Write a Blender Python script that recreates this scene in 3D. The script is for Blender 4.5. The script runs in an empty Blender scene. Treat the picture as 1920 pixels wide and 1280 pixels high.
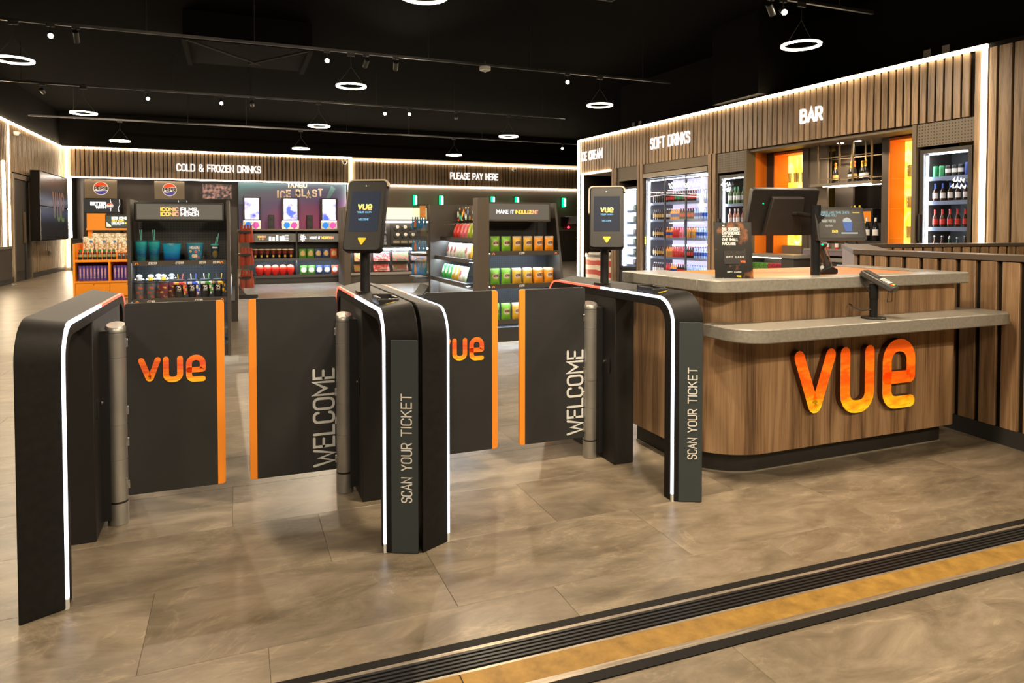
import bpy, math, random
from mathutils import Matrix, Vector
random.seed(7)
sc = bpy.context.scene
R = math.radians
# ---------------------------------------------------------------- camera, world, exposure
cam = bpy.data.cameras.new('camera'); camo = bpy.data.objects.new('camera', cam)
sc.collection.objects.link(camo); sc.camera = camo
cam.sensor_width = 36.0; cam.lens = 24.0; cam.clip_start = 0.05; cam.clip_end = 200
camo.location = (0, 0, 1.3)
camo.rotation_euler = (R(90) - math.atan(36 / 1280.0), 0, R(-22))
cam.shift_y = -(640 - 466) / 1920.0
w = bpy.data.worlds.new('world'); sc.world = w; w.use_nodes = True
w.node_tree.nodes['Background'].inputs[0].default_value = (1.0, 0.86, 0.68, 1)
w.node_tree.nodes['Background'].inputs[1].default_value = 0.05
sc.view_settings.view_transform = 'Standard'; sc.view_settings.look = 'None'
sc.view_settings.gamma = 1.0; sc.view_settings.use_curve_mapping = False
sc.view_settings.exposure = 0.25
sc.cycles.use_denoising = True
sc.cycles.max_bounces = 8; sc.cycles.transparent_max_bounces = 12
sc.cycles.sample_clamp_indirect = 4.0
sc.cycles.use_adaptive_sampling = True
sc.cycles.caustics_reflective = False; sc.cycles.caustics_refractive = False

# strength of the pendants and track spots (used in their builders)
RING_W, SPOT_W, NEAR_F = 85.0, 310.0, 0.85

# ---------------------------------------------------------------- materials
MATS = {}
def nt(name):
    m = bpy.data.materials.new(name); m.use_nodes = True; MATS[name] = m
    t = m.node_tree; return m, t, t.nodes['Principled BSDF']
def c4(c): return (c[0], c[1], c[2], 1.0)
def pm(name, col, rough=0.5, metal=0.0, emit=None, es=0.0, spec=0.5, trans=0.0, alpha=1.0, coat=0.0):
    m, t, b = nt(name)
    b.inputs['Base Color'].default_value = c4(col); b.inputs['Roughness'].default_value = rough
    b.inputs['Metallic'].default_value = metal; b.inputs['Specular IOR Level'].default_value = spec
    b.inputs['Transmission Weight'].default_value = trans; b.inputs['Alpha'].default_value = alpha
    b.inputs['Coat Weight'].default_value = coat
    if emit: b.inputs['Emission Color'].default_value = c4(emit); b.inputs['Emission Strength'].default_value = es
    return m
def em(name, col, s):
    return pm(name, (0.006, 0.006, 0.006), 0.4, emit=col, es=s, spec=0.15)
def N(t, typ, **kw):
    n = t.nodes.new(typ)
    for k, v in kw.items():
        if k.startswith('i_'): n.inputs[k[2:].replace('_', ' ')].default_value = v
        else: setattr(n, k, v)
    return n
def ramp(t, stops):
    r = t.nodes.new('ShaderNodeValToRGB'); e = r.color_ramp.elements
    e[0].position = stops[0][0]; e[0].color = c4(stops[0][1])
    e[1].position = stops[-1][0]; e[1].color = c4(stops[-1][1])
    for p, c in stops[1:-1]:
        x = e.new(p); x.color = c4(c)
    return r
def wood(name, dark, mid, light, scale=(9, 9, 0.55), rough=0.45, var=0.25, nscale=1.6, bump=0.08):
    m, t, b = nt(name); L = t.links
    tc = N(t, 'ShaderNodeTexCoord'); oi = N(t, 'ShaderNodeObjectInfo')
    mul = N(t, 'ShaderNodeVectorMath', operation='MULTIPLY'); mul.inputs[1].default_value = (37, 91, 53)
    comb = N(t, 'ShaderNodeCombineXYZ')
    for i in range(3): L.new(oi.outputs['Random'], comb.inputs[i])
    L.new(comb.outputs[0], mul.inputs[0])
    add = N(t, 'ShaderNodeVectorMath', operation='ADD'); L.new(tc.outputs['Object'], add.inputs[0]); L.new(mul.outputs[0], add.inputs[1])
    mp = N(t, 'ShaderNodeMapping'); mp.inputs['Scale'].default_value = scale; L.new(add.outputs[0], mp.inputs[0])
    n1 = N(t, 'ShaderNodeTexNoise', i_Scale=nscale, i_Detail=6.0, i_Roughness=0.62, i_Distortion=0.6); L.new(mp.outputs[0], n1.inputs[0])
    mp2 = N(t, 'ShaderNodeMapping'); mp2.inputs['Scale'].default_value = (scale[0] * 9, scale[1] * 9, scale[2] * 3); L.new(add.outputs[0], mp2.inputs[0])
    n2 = N(t, 'ShaderNodeTexNoise', i_Scale=nscale * 1.5, i_Detail=3.0); L.new(mp2.outputs[0], n2.inputs[0])
    mx = N(t, 'ShaderNodeMath', operation='MULTIPLY_ADD'); mx.inputs[1].default_value = 0.35
    L.new(n2.outputs[0], mx.inputs[0])
    sb = N(t, 'ShaderNodeMath', operation='SUBTRACT'); sb.inputs[1].default_value = 0.17; L.new(n1.outputs[0], sb.inputs[0]); L.new(sb.outputs[0], mx.inputs[2])
    r = ramp(t, [(0.35, dark), (0.5, mid), (0.65, light)]); L.new(mx.outputs[0], r.inputs[0])
    hs = N(t, 'ShaderNodeHueSaturation'); L.new(r.outputs[0], hs.inputs['Color'])
    ma = N(t, 'ShaderNodeMath', operation='MULTIPLY_ADD'); ma.inputs[1].default_value = var; ma.inputs[2].default_value = 1 - var / 2
    L.new(oi.outputs['Random'], ma.inputs[0]); L.new(ma.outputs[0], hs.inputs['Value'])
    L.new(hs.outputs[0], b.inputs['Base Color']); b.inputs['Roughness'].default_value = rough
    bp = N(t, 'ShaderNodeBump', i_Strength=bump, i_Distance=0.004); L.new(mx.outputs[0], bp.inputs['Height']); L.new(bp.outputs[0], b.inputs['Normal'])
    return m
def noisy(name, c1, c2, scale=8, rough=0.5, detail=6, bump=0.0, metal=0, lo=0.35, hi=0.65, mapscale=(1, 1, 1), emit=0, coord='Object', rvar=0.0, rand=0.0, dist=0.0, nrough=0.5):
    m, t, b = nt(name); L = t.links
    tc = N(t, 'ShaderNodeTexCoord'); mp = N(t, 'ShaderNodeMapping'); mp.inputs['Scale'].default_value = mapscale
    src = tc.outputs[coord]
    if rand:
        oi = N(t, 'ShaderNodeObjectInfo'); ad = N(t, 'ShaderNodeVectorMath', operation='ADD')
        ml = N(t, 'ShaderNodeMath', operation='MULTIPLY'); ml.inputs[1].default_value = 50; L.new(oi.outputs['Random'], ml.inputs[0])
        L.new(src, ad.inputs[0]); L.new(ml.outputs[0], ad.inputs[1]); src = ad.outputs[0]
    L.new(src, mp.inputs[0])
    n = N(t, 'ShaderNodeTexNoise', i_Scale=scale, i_Detail=float(detail), i_Distortion=dist, i_Roughness=nrough); L.new(mp.outputs[0], n.inputs[0])
    r = ramp(t, [(lo, c1), (hi, c2)]); L.new(n.outputs[0], r.inputs[0])
    out = r.outputs[0]
    if rand:
        hs = N(t, 'ShaderNodeHueSaturation'); L.new(out, hs.inputs['Color'])
        ma = N(t, 'ShaderNodeMath', operation='MULTIPLY_ADD'); ma.inputs[1].default_value = rand; ma.inputs[2].default_value = 1 - rand / 2
        L.new(oi.outputs['Random'], ma.inputs[0]); L.new(ma.outputs[0], hs.inputs['Value']); out = hs.outputs[0]
    L.new(out, b.inputs['Base Color']); b.inputs['Roughness'].default_value = rough; b.inputs['Metallic'].default_value = metal
    if emit: L.new(out, b.inputs['Emission Color']); b.inputs['Emission Strength'].default_value = emit
    if rvar:
        mr = N(t, 'ShaderNodeMapRange'); mr.inputs['To Min'].default_value = rough - rvar; mr.inputs['To Max'].default_value = rough + rvar
        L.new(n.outputs[0], mr.inputs[0]); L.new(mr.outputs[0], b.inputs['Roughness'])
    if bump:
        bp = N(t, 'ShaderNodeBump', i_Strength=bump, i_Distance=0.003); L.new(n.outputs[0], bp.inputs['Height']); L.new(bp.outputs[0], b.inputs['Normal'])
    return m
def dots(name, base, hole, sx, sz, rad=0.28, rough=0.5, axes=(0, 2)):
    """perforated sheet: a regular grid of dark holes in object space"""
    m, t, b = nt(name); L = t.links
    tc = N(t, 'ShaderNodeTexCoord'); sp = N(t, 'ShaderNodeSeparateXYZ'); L.new(tc.outputs['Object'], sp.inputs[0])
    outs = []
    for ax, s in zip(axes, (sx, sz)):
        d = N(t, 'ShaderNodeMath', operation='DIVIDE'); d.inputs[1].default_value = s; L.new(sp.outputs[ax], d.inputs[0])
        f = N(t, 'ShaderNodeMath', operation='FRACT'); L.new(d.outputs[0], f.inputs[0])
        u = N(t, 'ShaderNodeMath', operation='SUBTRACT'); u.inputs[1].default_value = 0.5; L.new(f.outputs[0], u.inputs[0])
        p = N(t, 'ShaderNodeMath', operation='POWER'); p.inputs[1].default_value = 2; L.new(u.outputs[0], p.inputs[0]); outs.append(p)
    a = N(t, 'ShaderNodeMath', operation='ADD'); L.new(outs[0].outputs[0], a.inputs[0]); L.new(outs[1].outputs[0], a.inputs[1])
    lt = N(t, 'ShaderNodeMath', operation='LESS_THAN'); lt.inputs[1].default_value = rad * rad; L.new(a.outputs[0], lt.inputs[0])
    mx = N(t, 'ShaderNodeMix', data_type='RGBA'); mx.inputs['A'].default_value = c4(base); mx.inputs['B'].default_value = c4(hole)
    L.new(lt.outputs[0], mx.inputs['Factor']); L.new(mx.outputs['Result'], b.inputs['Base Color']); b.inputs['Roughness'].default_value = rough
    return m
def blob(name, base, spot, cz, rx, rz, rough=0.35, spot2=None, emit=0.0, cx=0.0):
    """printed packet: plain colour with an irregular light badge, object x-z"""
    m, t, b = nt(name); L = t.links
    tc = N(t, 'ShaderNodeTexCoord'); mp = N(t, 'ShaderNodeMapping'); L.new(tc.outputs['Object'], mp.inputs[0])
    mp.inputs['Location'].default_value = (-cx / rx, 0, -cz / rz); mp.inputs['Scale'].default_value = (1 / rx, 0, 1 / rz)
    ns = N(t, 'ShaderNodeTexNoise', i_Scale=2.2, i_Detail=3.0); L.new(mp.outputs[0], ns.inputs[0])
    ln = N(t, 'ShaderNodeVectorMath', operation='LENGTH'); L.new(mp.outputs[0], ln.inputs[0])
    a = N(t, 'ShaderNodeMath', operation='MULTIPLY_ADD'); a.inputs[1].default_value = 0.5; L.new(ns.outputs[0], a.inputs[0]); L.new(ln.outputs['Value'], a.inputs[2])
    r = ramp(t, [(0.0, spot2 or spot), (0.62, spot), (0.8, spot), (1.12, base), (1.3, base)] if False else [(0.0, spot2 or spot), (0.5, spot), (0.62, base), (1.0, base)])
    sc_ = N(t, 'ShaderNodeMath', operation='MULTIPLY'); sc_.inputs[1].default_value = 0.5; L.new(a.outputs[0], sc_.inputs[0]); L.new(sc_.outputs[0], r.inputs[0])
    L.new(r.outputs[0], b.inputs['Base Color']); b.inputs['Roughness'].default_value = rough
    if emit: L.new(r.outputs[0], b.inputs['Emission Color']); b.inputs['Emission Strength'].default_value = emit
    return m
def grad(name, stops, axis=0, rough=0.4, emit=0.0, wave=0.0, coord='Generated', lo=0.0, hi=1.0, spec=0.5):
    m, t, b = nt(name); L = t.links
    tc = N(t, 'ShaderNodeTexCoord'); sp = N(t, 'ShaderNodeSeparateXYZ'); L.new(tc.outputs[coord], sp.inputs[0])
    mr = N(t, 'ShaderNodeMapRange'); mr.inputs['From Min'].default_value = lo; mr.inputs['From Max'].default_value = hi
    L.new(sp.outputs[axis], mr.inputs[0]); out = mr.outputs[0]
    if wave:
        mp = N(t, 'ShaderNodeMapping'); mp.inputs['Rotation'].default_value = (0, R(35), 0); mp.inputs['Scale'].default_value = (3, 1, 14); L.new(tc.outputs[coord], mp.inputs[0])
        ns = N(t, 'ShaderNodeTexNoise', i_Scale=1.0, i_Detail=2.0); L.new(mp.outputs[0], ns.inputs[0])
        ad = N(t, 'ShaderNodeMath', operation='MULTIPLY_ADD'); ad.inputs[1].default_value = wave; L.new(ns.outputs[0], ad.inputs[0])
        s2 = N(t, 'ShaderNodeMath', operation='SUBTRACT'); s2.inputs[1].default_value = wave / 2; L.new(out, s2.inputs[0]); L.new(s2.outputs[0], ad.inputs[2]); out = ad.outputs[0]
    r = ramp(t, stops); L.new(out, r.inputs[0]); L.new(r.outputs[0], b.inputs['Base Color']); b.inputs['Roughness'].default_value = rough; b.inputs['Specular IOR Level'].default_value = spec
    if emit: L.new(r.outputs[0], b.inputs['Emission Color']); b.inputs['Emission Strength'].default_value = emit
    return m
def clear(name, col=(1, 1, 1), opac=0.08, rough=0.03):
    """thin clear sheet: mostly see-through with a glossy reflection"""
    m = bpy.data.materials.new(name); m.use_nodes = True; MATS[name] = m; t = m.node_tree; t.nodes.clear(); L = t.links
    o = N(t, 'ShaderNodeOutputMaterial'); g = N(t, 'ShaderNodeBsdfGlossy', i_Roughness=rough); tr = N(t, 'ShaderNodeBsdfTransparent')
    tr.inputs[0].default_value = c4(col); mx = N(t, 'ShaderNodeMixShader'); mx.inputs[0].default_value = opac
    L.new(tr.outputs[0], mx.inputs[1]); L.new(g.outputs[0], mx.inputs[2]); L.new(mx.outputs[0], o.inputs[0]); return m

WARM = (1.0, 0.80, 0.57); COOL = (0.72, 0.86, 1.0)
wood('oak_slat', (0.15, 0.098, 0.055), (0.27, 0.18, 0.104), (0.37, 0.255, 0.155), scale=(12, 12, 0.7), var=0.3)
wood('walnut', (0.12, 0.066, 0.034), (0.30, 0.178, 0.090), (0.43, 0.275, 0.150), scale=(7, 7, 0.42), rough=0.4, var=0.0, nscale=1.5)
wood('wing_oak', (0.15, 0.086, 0.042), (0.26, 0.155, 0.078), (0.36, 0.23, 0.125), scale=(10, 10, 0.6), rough=0.42, var=0.25)
pm('gap', (0.016, 0.011, 0.007), 0.85, spec=0.1)
def slate_mat():
    m, t, b = nt('slate'); L = t.links
    tc = N(t, 'ShaderNodeTexCoord'); oi = N(t, 'ShaderNodeObjectInfo'); ml = N(t, 'ShaderNodeMath', operation='MULTIPLY'); ml.inputs[1].default_value = 50; L.new(oi.outputs['Random'], ml.inputs[0])
    ad = N(t, 'ShaderNodeVectorMath', operation='ADD'); L.new(tc.outputs['Object'], ad.inputs[0]); L.new(ml.outputs[0], ad.inputs[1])
    mp = N(t, 'ShaderNodeMapping'); mp.inputs['Scale'].default_value = (0.75, 1.7, 1); mp.inputs['Rotation'].default_value = (0, 0, R(12)); L.new(ad.outputs[0], mp.inputs[0])
    n1 = N(t, 'ShaderNodeTexNoise', i_Scale=3.6, i_Detail=15.0, i_Roughness=0.72, i_Distortion=0.5); L.new(mp.outputs[0], n1.inputs[0])
    r = ramp(t, [(0.32, (0.088, 0.069, 0.046)), (0.5, (0.165, 0.134, 0.094)), (0.68, (0.25, 0.205, 0.148))]); L.new(n1.outputs[0], r.inputs[0])
    n2 = N(t, 'ShaderNodeTexNoise', i_Scale=1.5, i_Detail=7.0, i_Roughness=0.6, i_Distortion=1.4); L.new(mp.outputs[0], n2.inputs[0])
    sb = N(t, 'ShaderNodeMath', operation='SUBTRACT'); sb.inputs[1].default_value = 0.53; L.new(n2.outputs[0], sb.inputs[0]); ab = N(t, 'ShaderNodeMath', operation='ABSOLUTE'); L.new(sb.outputs[0], ab.inputs[0])
    v = ramp(t, [(0.0, (1.32, 1.32, 1.28)), (0.006, (1.12, 1.12, 1.1)), (0.016, (1, 1, 1))]); L.new(ab.outputs[0], v.inputs[0])
    mx = N(t, 'ShaderNodeMix', data_type='RGBA', blend_type='MULTIPLY'); mx.inputs['Factor'].default_value = 1; L.new(r.outputs[0], mx.inputs['A']); L.new(v.outputs[0], mx.inputs['B'])
    hs = N(t, 'ShaderNodeHueSaturation'); ma = N(t, 'ShaderNodeMath', operation='MULTIPLY_ADD'); ma.inputs[1].default_value = 0.16; ma.inputs[2].default_value = 0.92; L.new(oi.outputs['Random'], ma.inputs[0]); L.new(ma.outputs[0], hs.inputs['Value']); L.new(mx.outputs['Result'], hs.inputs['Color'])
    L.new(hs.outputs[0], b.inputs['Base Color']); mr = N(t, 'ShaderNodeMapRange'); mr.inputs['To Min'].default_value = 0.30; mr.inputs['To Max'].default_value = 0.46; L.new(n1.outputs[0], mr.inputs[0]); L.new(mr.outputs[0], b.inputs['Roughness'])
    bp = N(t, 'ShaderNodeBump', i_Strength=0.25, i_Distance=0.003); L.new(n1.outputs[0], bp.inputs['Height']); L.new(bp.outputs[0], b.inputs['Normal'])
slate_mat()
pm('grout', (0.14, 0.115, 0.082), 0.7)
pm('ceiling_black', (0.0022, 0.0018, 0.0013), 0.95, spec=0.05)
pm('shell_black', (0.0055, 0.0045, 0.0034), 0.8, spec=0.12)
pm('black_metal', (0.013, 0.0125, 0.0125), 0.42, spec=0.45)
noisy('black_housing', (0.008, 0.0075, 0.007), (0.011, 0.0105, 0.010), scale=40, rough=0.55)
MATS['black_housing'].node_tree.nodes['Principled BSDF'].inputs['Specular IOR Level'].default_value = 0.17
pm('pedestal_black', (0.008, 0.0075, 0.007), 0.5)
pm('graphite', (0.042, 0.053, 0.057), 0.5, spec=0.3)
noisy('gate_face', (0.020, 0.0205, 0.021), (0.025, 0.0255, 0.026), scale=6, rough=0.45)
pm('gate_orange', (0.95, 0.30, 0.025), 0.45)
pm('orange_paint', (0.95, 0.32, 0.012), 0.5)
pm('orange_wall', (0.85, 0.20, 0.008), 0.55)
noisy('steel', (0.40, 0.39, 0.36), (0.47, 0.455, 0.425), scale=3, rough=0.36, metal=0.75, mapscale=(1, 1, 3), detail=2)
pm('bright_steel', (0.62, 0.60, 0.57), 0.25, metal=1.0)
pm('dark_steel', (0.10, 0.10, 0.10), 0.35, metal=0.9)
pm('gantry_metal', (0.22, 0.165, 0.10), 0.4, metal=0.6)
noisy('stone', (0.215, 0.205, 0.178), (0.29, 0.275, 0.242), scale=60, rough=0.32, detail=4, lo=0.3, hi=0.75)
pm('taupe', (0.15, 0.118, 0.082), 0.6)
pm('taupe_dark', (0.075, 0.058, 0.042), 0.6)
pm('taupe_light', (0.27, 0.235, 0.18), 0.6)
pm('charcoal', (0.028, 0.027, 0.026), 0.5)
pm('charcoal_brown', (0.050, 0.042, 0.034), 0.5)
dots('pegboard', (0.030, 0.032, 0.034), (0.004, 0.004, 0.004), 0.028, 0.028, 0.2)
dots('perforated', (0.17, 0.135, 0.095), (0.012, 0.009, 0.006), 0.04, 0.04, 0.22)
em('led_warm', (1.0, 0.78, 0.50), 30.0)
em('led_bar', (1.0, 0.78, 0.50), 12.0)
em('led_inner', (1.0, 0.86, 0.74), 16.0)
em('led_ring', (1.0, 0.87, 0.64), 14.0)
em('led_lens', (1.0, 0.88, 0.66), 60.0)
em('led_cool', (0.80, 0.88, 1.0), 9.0)
em('led_shelf', COOL, 80.0)
em('led_white', (0.80, 0.84, 1.0), 3.2)
em('led_red', (1.0, 0.13, 0.07), 1.6)
em('led_green', (0.0, 0.85, 0.25), 2.2)
em('led_green_core', (0.55, 1.0, 0.75), 3.0)
em('sign_white', (1.0, 0.93, 0.86), 1.5)
em('neon_white', (1.0, 0.94, 0.90), 1.6)
pm('print_white', (0.80, 0.79, 0.76), 0.5)
pm('print_grey', (0.66, 0.68, 0.67), 0.5)
pm('print_black', (0.012, 0.010, 0.010), 0.5)
pm('print_cream', (0.86, 0.70, 0.50), 0.55)
em('lit_white_text', (1.0, 0.97, 0.92), 1.3)
em('lit_yellow_text', (1.0, 0.70, 0.10), 1.0)
em('lit_blue_text', (0.35, 0.75, 1.0), 0.8)
pm('yellow', (0.90, 0.62, 0.02), 0.5)
pm('beige_trim', (0.40, 0.35, 0.27), 0.55)
em('screen_navy', (0.030, 0.042, 0.070), 0.6)
em('screen_dark', (0.045, 0.043, 0.040), 0.7)
em('sign_panel_lit', (0.32, 0.27, 0.20), 0.42)
grad('vue_face', [(0.0, (1.0, 0.70, 0.02)), (0.12, (1.0, 0.48, 0.01)), (0.30, (1.0, 0.22, 0.006)), (0.55, (0.95, 0.10, 0.004)), (0.68, (1.0, 0.24, 0.008)), (0.85, (0.95, 0.11, 0.004))], axis=2, rough=0.35, emit=0.3, wave=0.6)
grad('vue_print', [(0.0, (1.0, 0.60, 0.02)), (0.3, (1.0, 0.25, 0.01)), (0.62, (0.72, 0.075, 0.02)), (0.9, (0.95, 0.20, 0.015))], axis=2, rough=0.5, emit=0.12, wave=0.7)
grad('vue_screen', [(0.0, (0.95, 0.30, 0.10)), (0.5, (0.95, 0.65, 0.10)), (1.0, (0.45, 0.85, 0.30))], axis=2, emit=0.8, wave=0.6)
grad('sunset_text', [(0.0, (1.0, 0.62, 0.05)), (0.55, (1.0, 0.55, 0.16)), (1.0, (0.95, 0.33, 0.25))], axis=0, emit=0.55)
pm('letter_side', (0.10, 0.03, 0.012), 0.5)
clear('acrylic', (0.96, 0.97, 0.97), 0.10)
clear('fridge_glass', (0.97, 0.98, 1.0), 0.06)
clear('lip_glass', (0.97, 0.98, 0.98), 0.07)

# ---------------------------------------------------------------- geometry helpers
class MB:
    def __init__(s): s.v = []; s.f = []; s.m = []
    def add(s, vs, fs, m=0):
        o = len(s.v); s.v += [tuple(v) for v in vs]
        for i, f in enumerate(fs):
            s.f.append(tuple(o + k for k in f)); s.m.append(m[i] if isinstance(m, (list, tuple)) else m)
        return s
    def box(s, x0, x1, y0, y1, z0, z1, m=0):
        if x1 < x0: x0, x1 = x1, x0
        if y1 < y0: y0, y1 = y1, y0
        if z1 < z0: z0, z1 = z1, z0
        return s.add([(x0, y0, z0), (x1, y0, z0), (x1, y1, z0), (x0, y1, z0), (x0, y0, z1), (x1, y0, z1), (x1, y1, z1), (x0, y1, z1)],
                     [(0, 3, 2, 1), (4, 5, 6, 7), (0, 1, 5, 4), (1, 2, 6, 5), (2, 3, 7, 6), (3, 0, 4, 7)], m)
    def cbox(s, cx, cy, z0, wx, wy, h, m=0): return s.box(cx - wx / 2, cx + wx / 2, cy - wy / 2, cy + wy / 2, z0, z0 + h, m)
    def prism(s, poly, a0, a1, axis='z', m=0, mside=None):
        """poly: counter-clockwise 2D outline; axis z: (x,y); axis y: (x,z); axis x: (y,z)"""
        def P(p, a):
            return (p[0], p[1], a) if axis == 'z' else ((p[0], a, p[1]) if axis == 'y' else (a, p[0], p[1]))
        n = len(poly); vs = [P(p, a0) for p in poly] + [P(p, a1) for p in poly]
        lo = tuple(range(n)); hi = tuple(range(n, 2 * n))
        fs = [tuple(reversed(lo)), hi] if axis != 'y' else [lo, tuple(reversed(hi))]
        ms = [m, m]
        for i in range(n):
            j = (i + 1) % n
            fs.append((i, j, n + j, n + i) if axis != 'y' else (j, i, n + i, n + j)); ms.append(m if mside is None else mside)
        return s.add(vs, fs, ms)
    def lathe(s, prof, n=12, c=(0, 0, 0), m=0, cap=True, axis='z'):
        """prof: [(r, z[, mat])] bottom to top"""
        def T(x, y, z):
            if axis == 'z': return (c[0] + x, c[1] + y, c[2] + z)
            if axis == 'y': return (c[0] + x, c[1] + z, c[2] - y)
            return (c[0] + z, c[1] + x, c[2] + y)
        vs = []; fs = []; ms = []
        for p in prof:
            for k in range(n):
                a = 2 * math.pi * k / n; vs.append(T(p[0] * math.cos(a), p[0] * math.sin(a), p[1]))
        for i in range(len(prof) - 1):
            mm = prof[i][2] if len(prof[i]) > 2 else m
            for k in range(n):
                k2 = (k + 1) % n; fs.append((i * n + k, i * n + k2, (i + 1) * n + k2, (i + 1) * n + k)); ms.append(mm)
        if cap:
            fs.append(tuple(reversed(range(n)))); ms.append(prof[0][2] if len(prof[0]) > 2 else m)
            q = (len(prof) - 1) * n; fs.append(tuple(range(q, q + n))); ms.append(prof[-2][2] if len(prof[-2]) > 2 else m)
        return s.add(vs, fs, ms)
    def cyl(s, c, r, h, n=16, m=0, axis='z', r2=None): return s.lathe([(r, 0), (r if r2 is None else r2, h)], n, c, m, True, axis)
    def tube(s, pts, r, n=8, m=0, closed=False):
        pts = [Vector(p) for p in pts]; k = len(pts); vs = []; fs = []
        for i, p in enumerate(pts):
            a = pts[(i - 1) % k] if (closed or i) else p; b = pts[(i + 1) % k] if (closed or i < k - 1) else p
            d = (b - a).normalized(); u = Vector((0, 0, 1)) if abs(d.z) < 0.9 else Vector((1, 0, 0))
            e1 = d.cross(u).normalized(); e2 = d.cross(e1)
            for j in range(n):
                t = 2 * math.pi * j / n; vs.append(p + e1 * (r * math.cos(t)) + e2 * (r * math.sin(t)))
        for i in range(k if closed else k - 1):
            for j in range(n):
                j2 = (j + 1) % n; i2 = (i + 1) % k
                fs.append((i * n + j, i * n + j2, i2 * n + j2, i2 * n + j))
        if not closed: fs += [tuple(range(n)), tuple(reversed(range((k - 1) * n, k * n)))]
        return s.add(vs, fs, m)
    def ribbon(s, pts, sw, y0, y1, m=0, ms=None, closed=False, sides=True):
        """a stroke of width sw along pts (x,z), front at y0, back at y1, round ends"""
        P = [Vector((p[0], p[1])) for p in pts]; P = [q for i, q in enumerate(P) if i == 0 or (q - P[i - 1]).length > 1e-6]
        if closed and (P[0] - P[-1]).length < 1e-6: P.pop()
        n = len(P); h = sw / 2; Lf = []; Rt = []
        for i in range(n):
            a = P[i - 1] if (i or closed) else None; b = P[(i + 1) % n] if (i < n - 1 or closed) else None
            d1 = (P[i] - a).normalized() if a is not None else None; d2 = (b - P[i]).normalized() if b is not None else None
            if d1 is None: d1 = d2
            if d2 is None: d2 = d1
            n1 = Vector((-d1.y, d1.x)); n2 = Vector((-d2.y, d2.x)); nn = (n1 + n2)
            nn = n1 if nn.length < 1e-4 else nn.normalized(); k = h / max(0.45, nn.dot(n1))
            Lf.append(P[i] + nn * k); Rt.append(P[i] - nn * k)
        def emit(loop_quads, caps):
            for q in loop_quads: s.add([(v.x, y0, v.y) for v in q], [tuple(range(len(q)))], m)
        if closed:
            for i in range(n):
                j = (i + 1) % n; emit([[Rt[i], Rt[j], Lf[j], Lf[i]]], 0)
            loops = [Rt, Lf[::-1]]
        else:
            d0 = (P[1] - P[0]).normalized(); d9 = (P[-1] - P[-2]).normalized(); N_ = 5
            def capv(c, d):
                b0 = math.atan2(d.y, d.x); return [c + Vector((math.cos(b0 - math.pi / 2 + math.pi * k / N_), math.sin(b0 - math.pi / 2 + math.pi * k / N_))) * h for k in range(1, N_)]
            c9 = capv(P[-1], d9); c0 = capv(P[0], -d0)
            for i in range(n - 1): emit([[Rt[i], Rt[i + 1], Lf[i + 1], Lf[i]]], 0)
            emit([[Rt[-1]] + c9 + [Lf[-1]], [Lf[0]] + c0 + [Rt[0]]], 0)
            loops = [Rt + c9 + Lf[::-1] + c0]
        if sides:
            for lp in loops:
                k = len(lp); vs = [(v.x, y0, v.y) for v in lp] + [(v.x, y1, v.y) for v in lp]
                s.add(vs, [((i + 1) % k, i, k + i, k + (i + 1) % k) for i in range(k)], m if ms is None else ms)
        return s
    def xf(s, M, start=0):
        for i in range(start, len(s.v)): s.v[i] = tuple(M @ Vector(s.v[i]))
        return s
    def fn(s, f, start=0):
        for i in range(start, len(s.v)): s.v[i] = f(*s.v[i])
        return s
def fillet(pts, r, closed=False, n=5):
    out = []; k = len(pts); P = [Vector((p[0], p[1])) for p in pts]
    for i in range(k):
        rr = r[i] if isinstance(r, (list, tuple)) else r
        if (not closed and i in (0, k - 1)) or rr <= 0: out.append(P[i]); continue
        a = P[i - 1]; b = P[(i + 1) % k]; d1 = a - P[i]; d2 = b - P[i]; l1 = d1.length; l2 = d2.length
        d1.normalize(); d2.normalize(); cs = max(-1, min(1, d1.dot(d2))); ang = math.acos(cs)
        t = rr / math.tan(ang / 2) if ang > 0.01 else 0
        lim1 = l1 * (0.5 if (closed or i > 1) else 1.0); lim2 = l2 * (0.5 if (closed or i < k - 2) else 1.0)
        t = min(t, lim1, lim2); p0 = P[i] + d1 * t; p2 = P[i] + d2 * t
        re = t * math.tan(ang / 2); bis = (d1 + d2)
        if bis.length < 1e-5 or t < 1e-5: out.append(P[i]); continue
        cen = P[i] + bis.normalized() * math.sqrt(re * re + t * t); a0 = (p0 - cen); a2 = (p2 - cen)
        ang0 = math.atan2(a0.y, a0.x); dA = math.atan2(a2.y, a2.x) - ang0
        while dA > math.pi: dA -= 2 * math.pi
        while dA < -math.pi: dA += 2 * math.pi
        for q in range(n + 1): out.append(cen + Vector((math.cos(ang0 + dA * q / n), math.sin(ang0 + dA * q / n))) * re)
    return [(v.x, v.y) for v in out]
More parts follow.
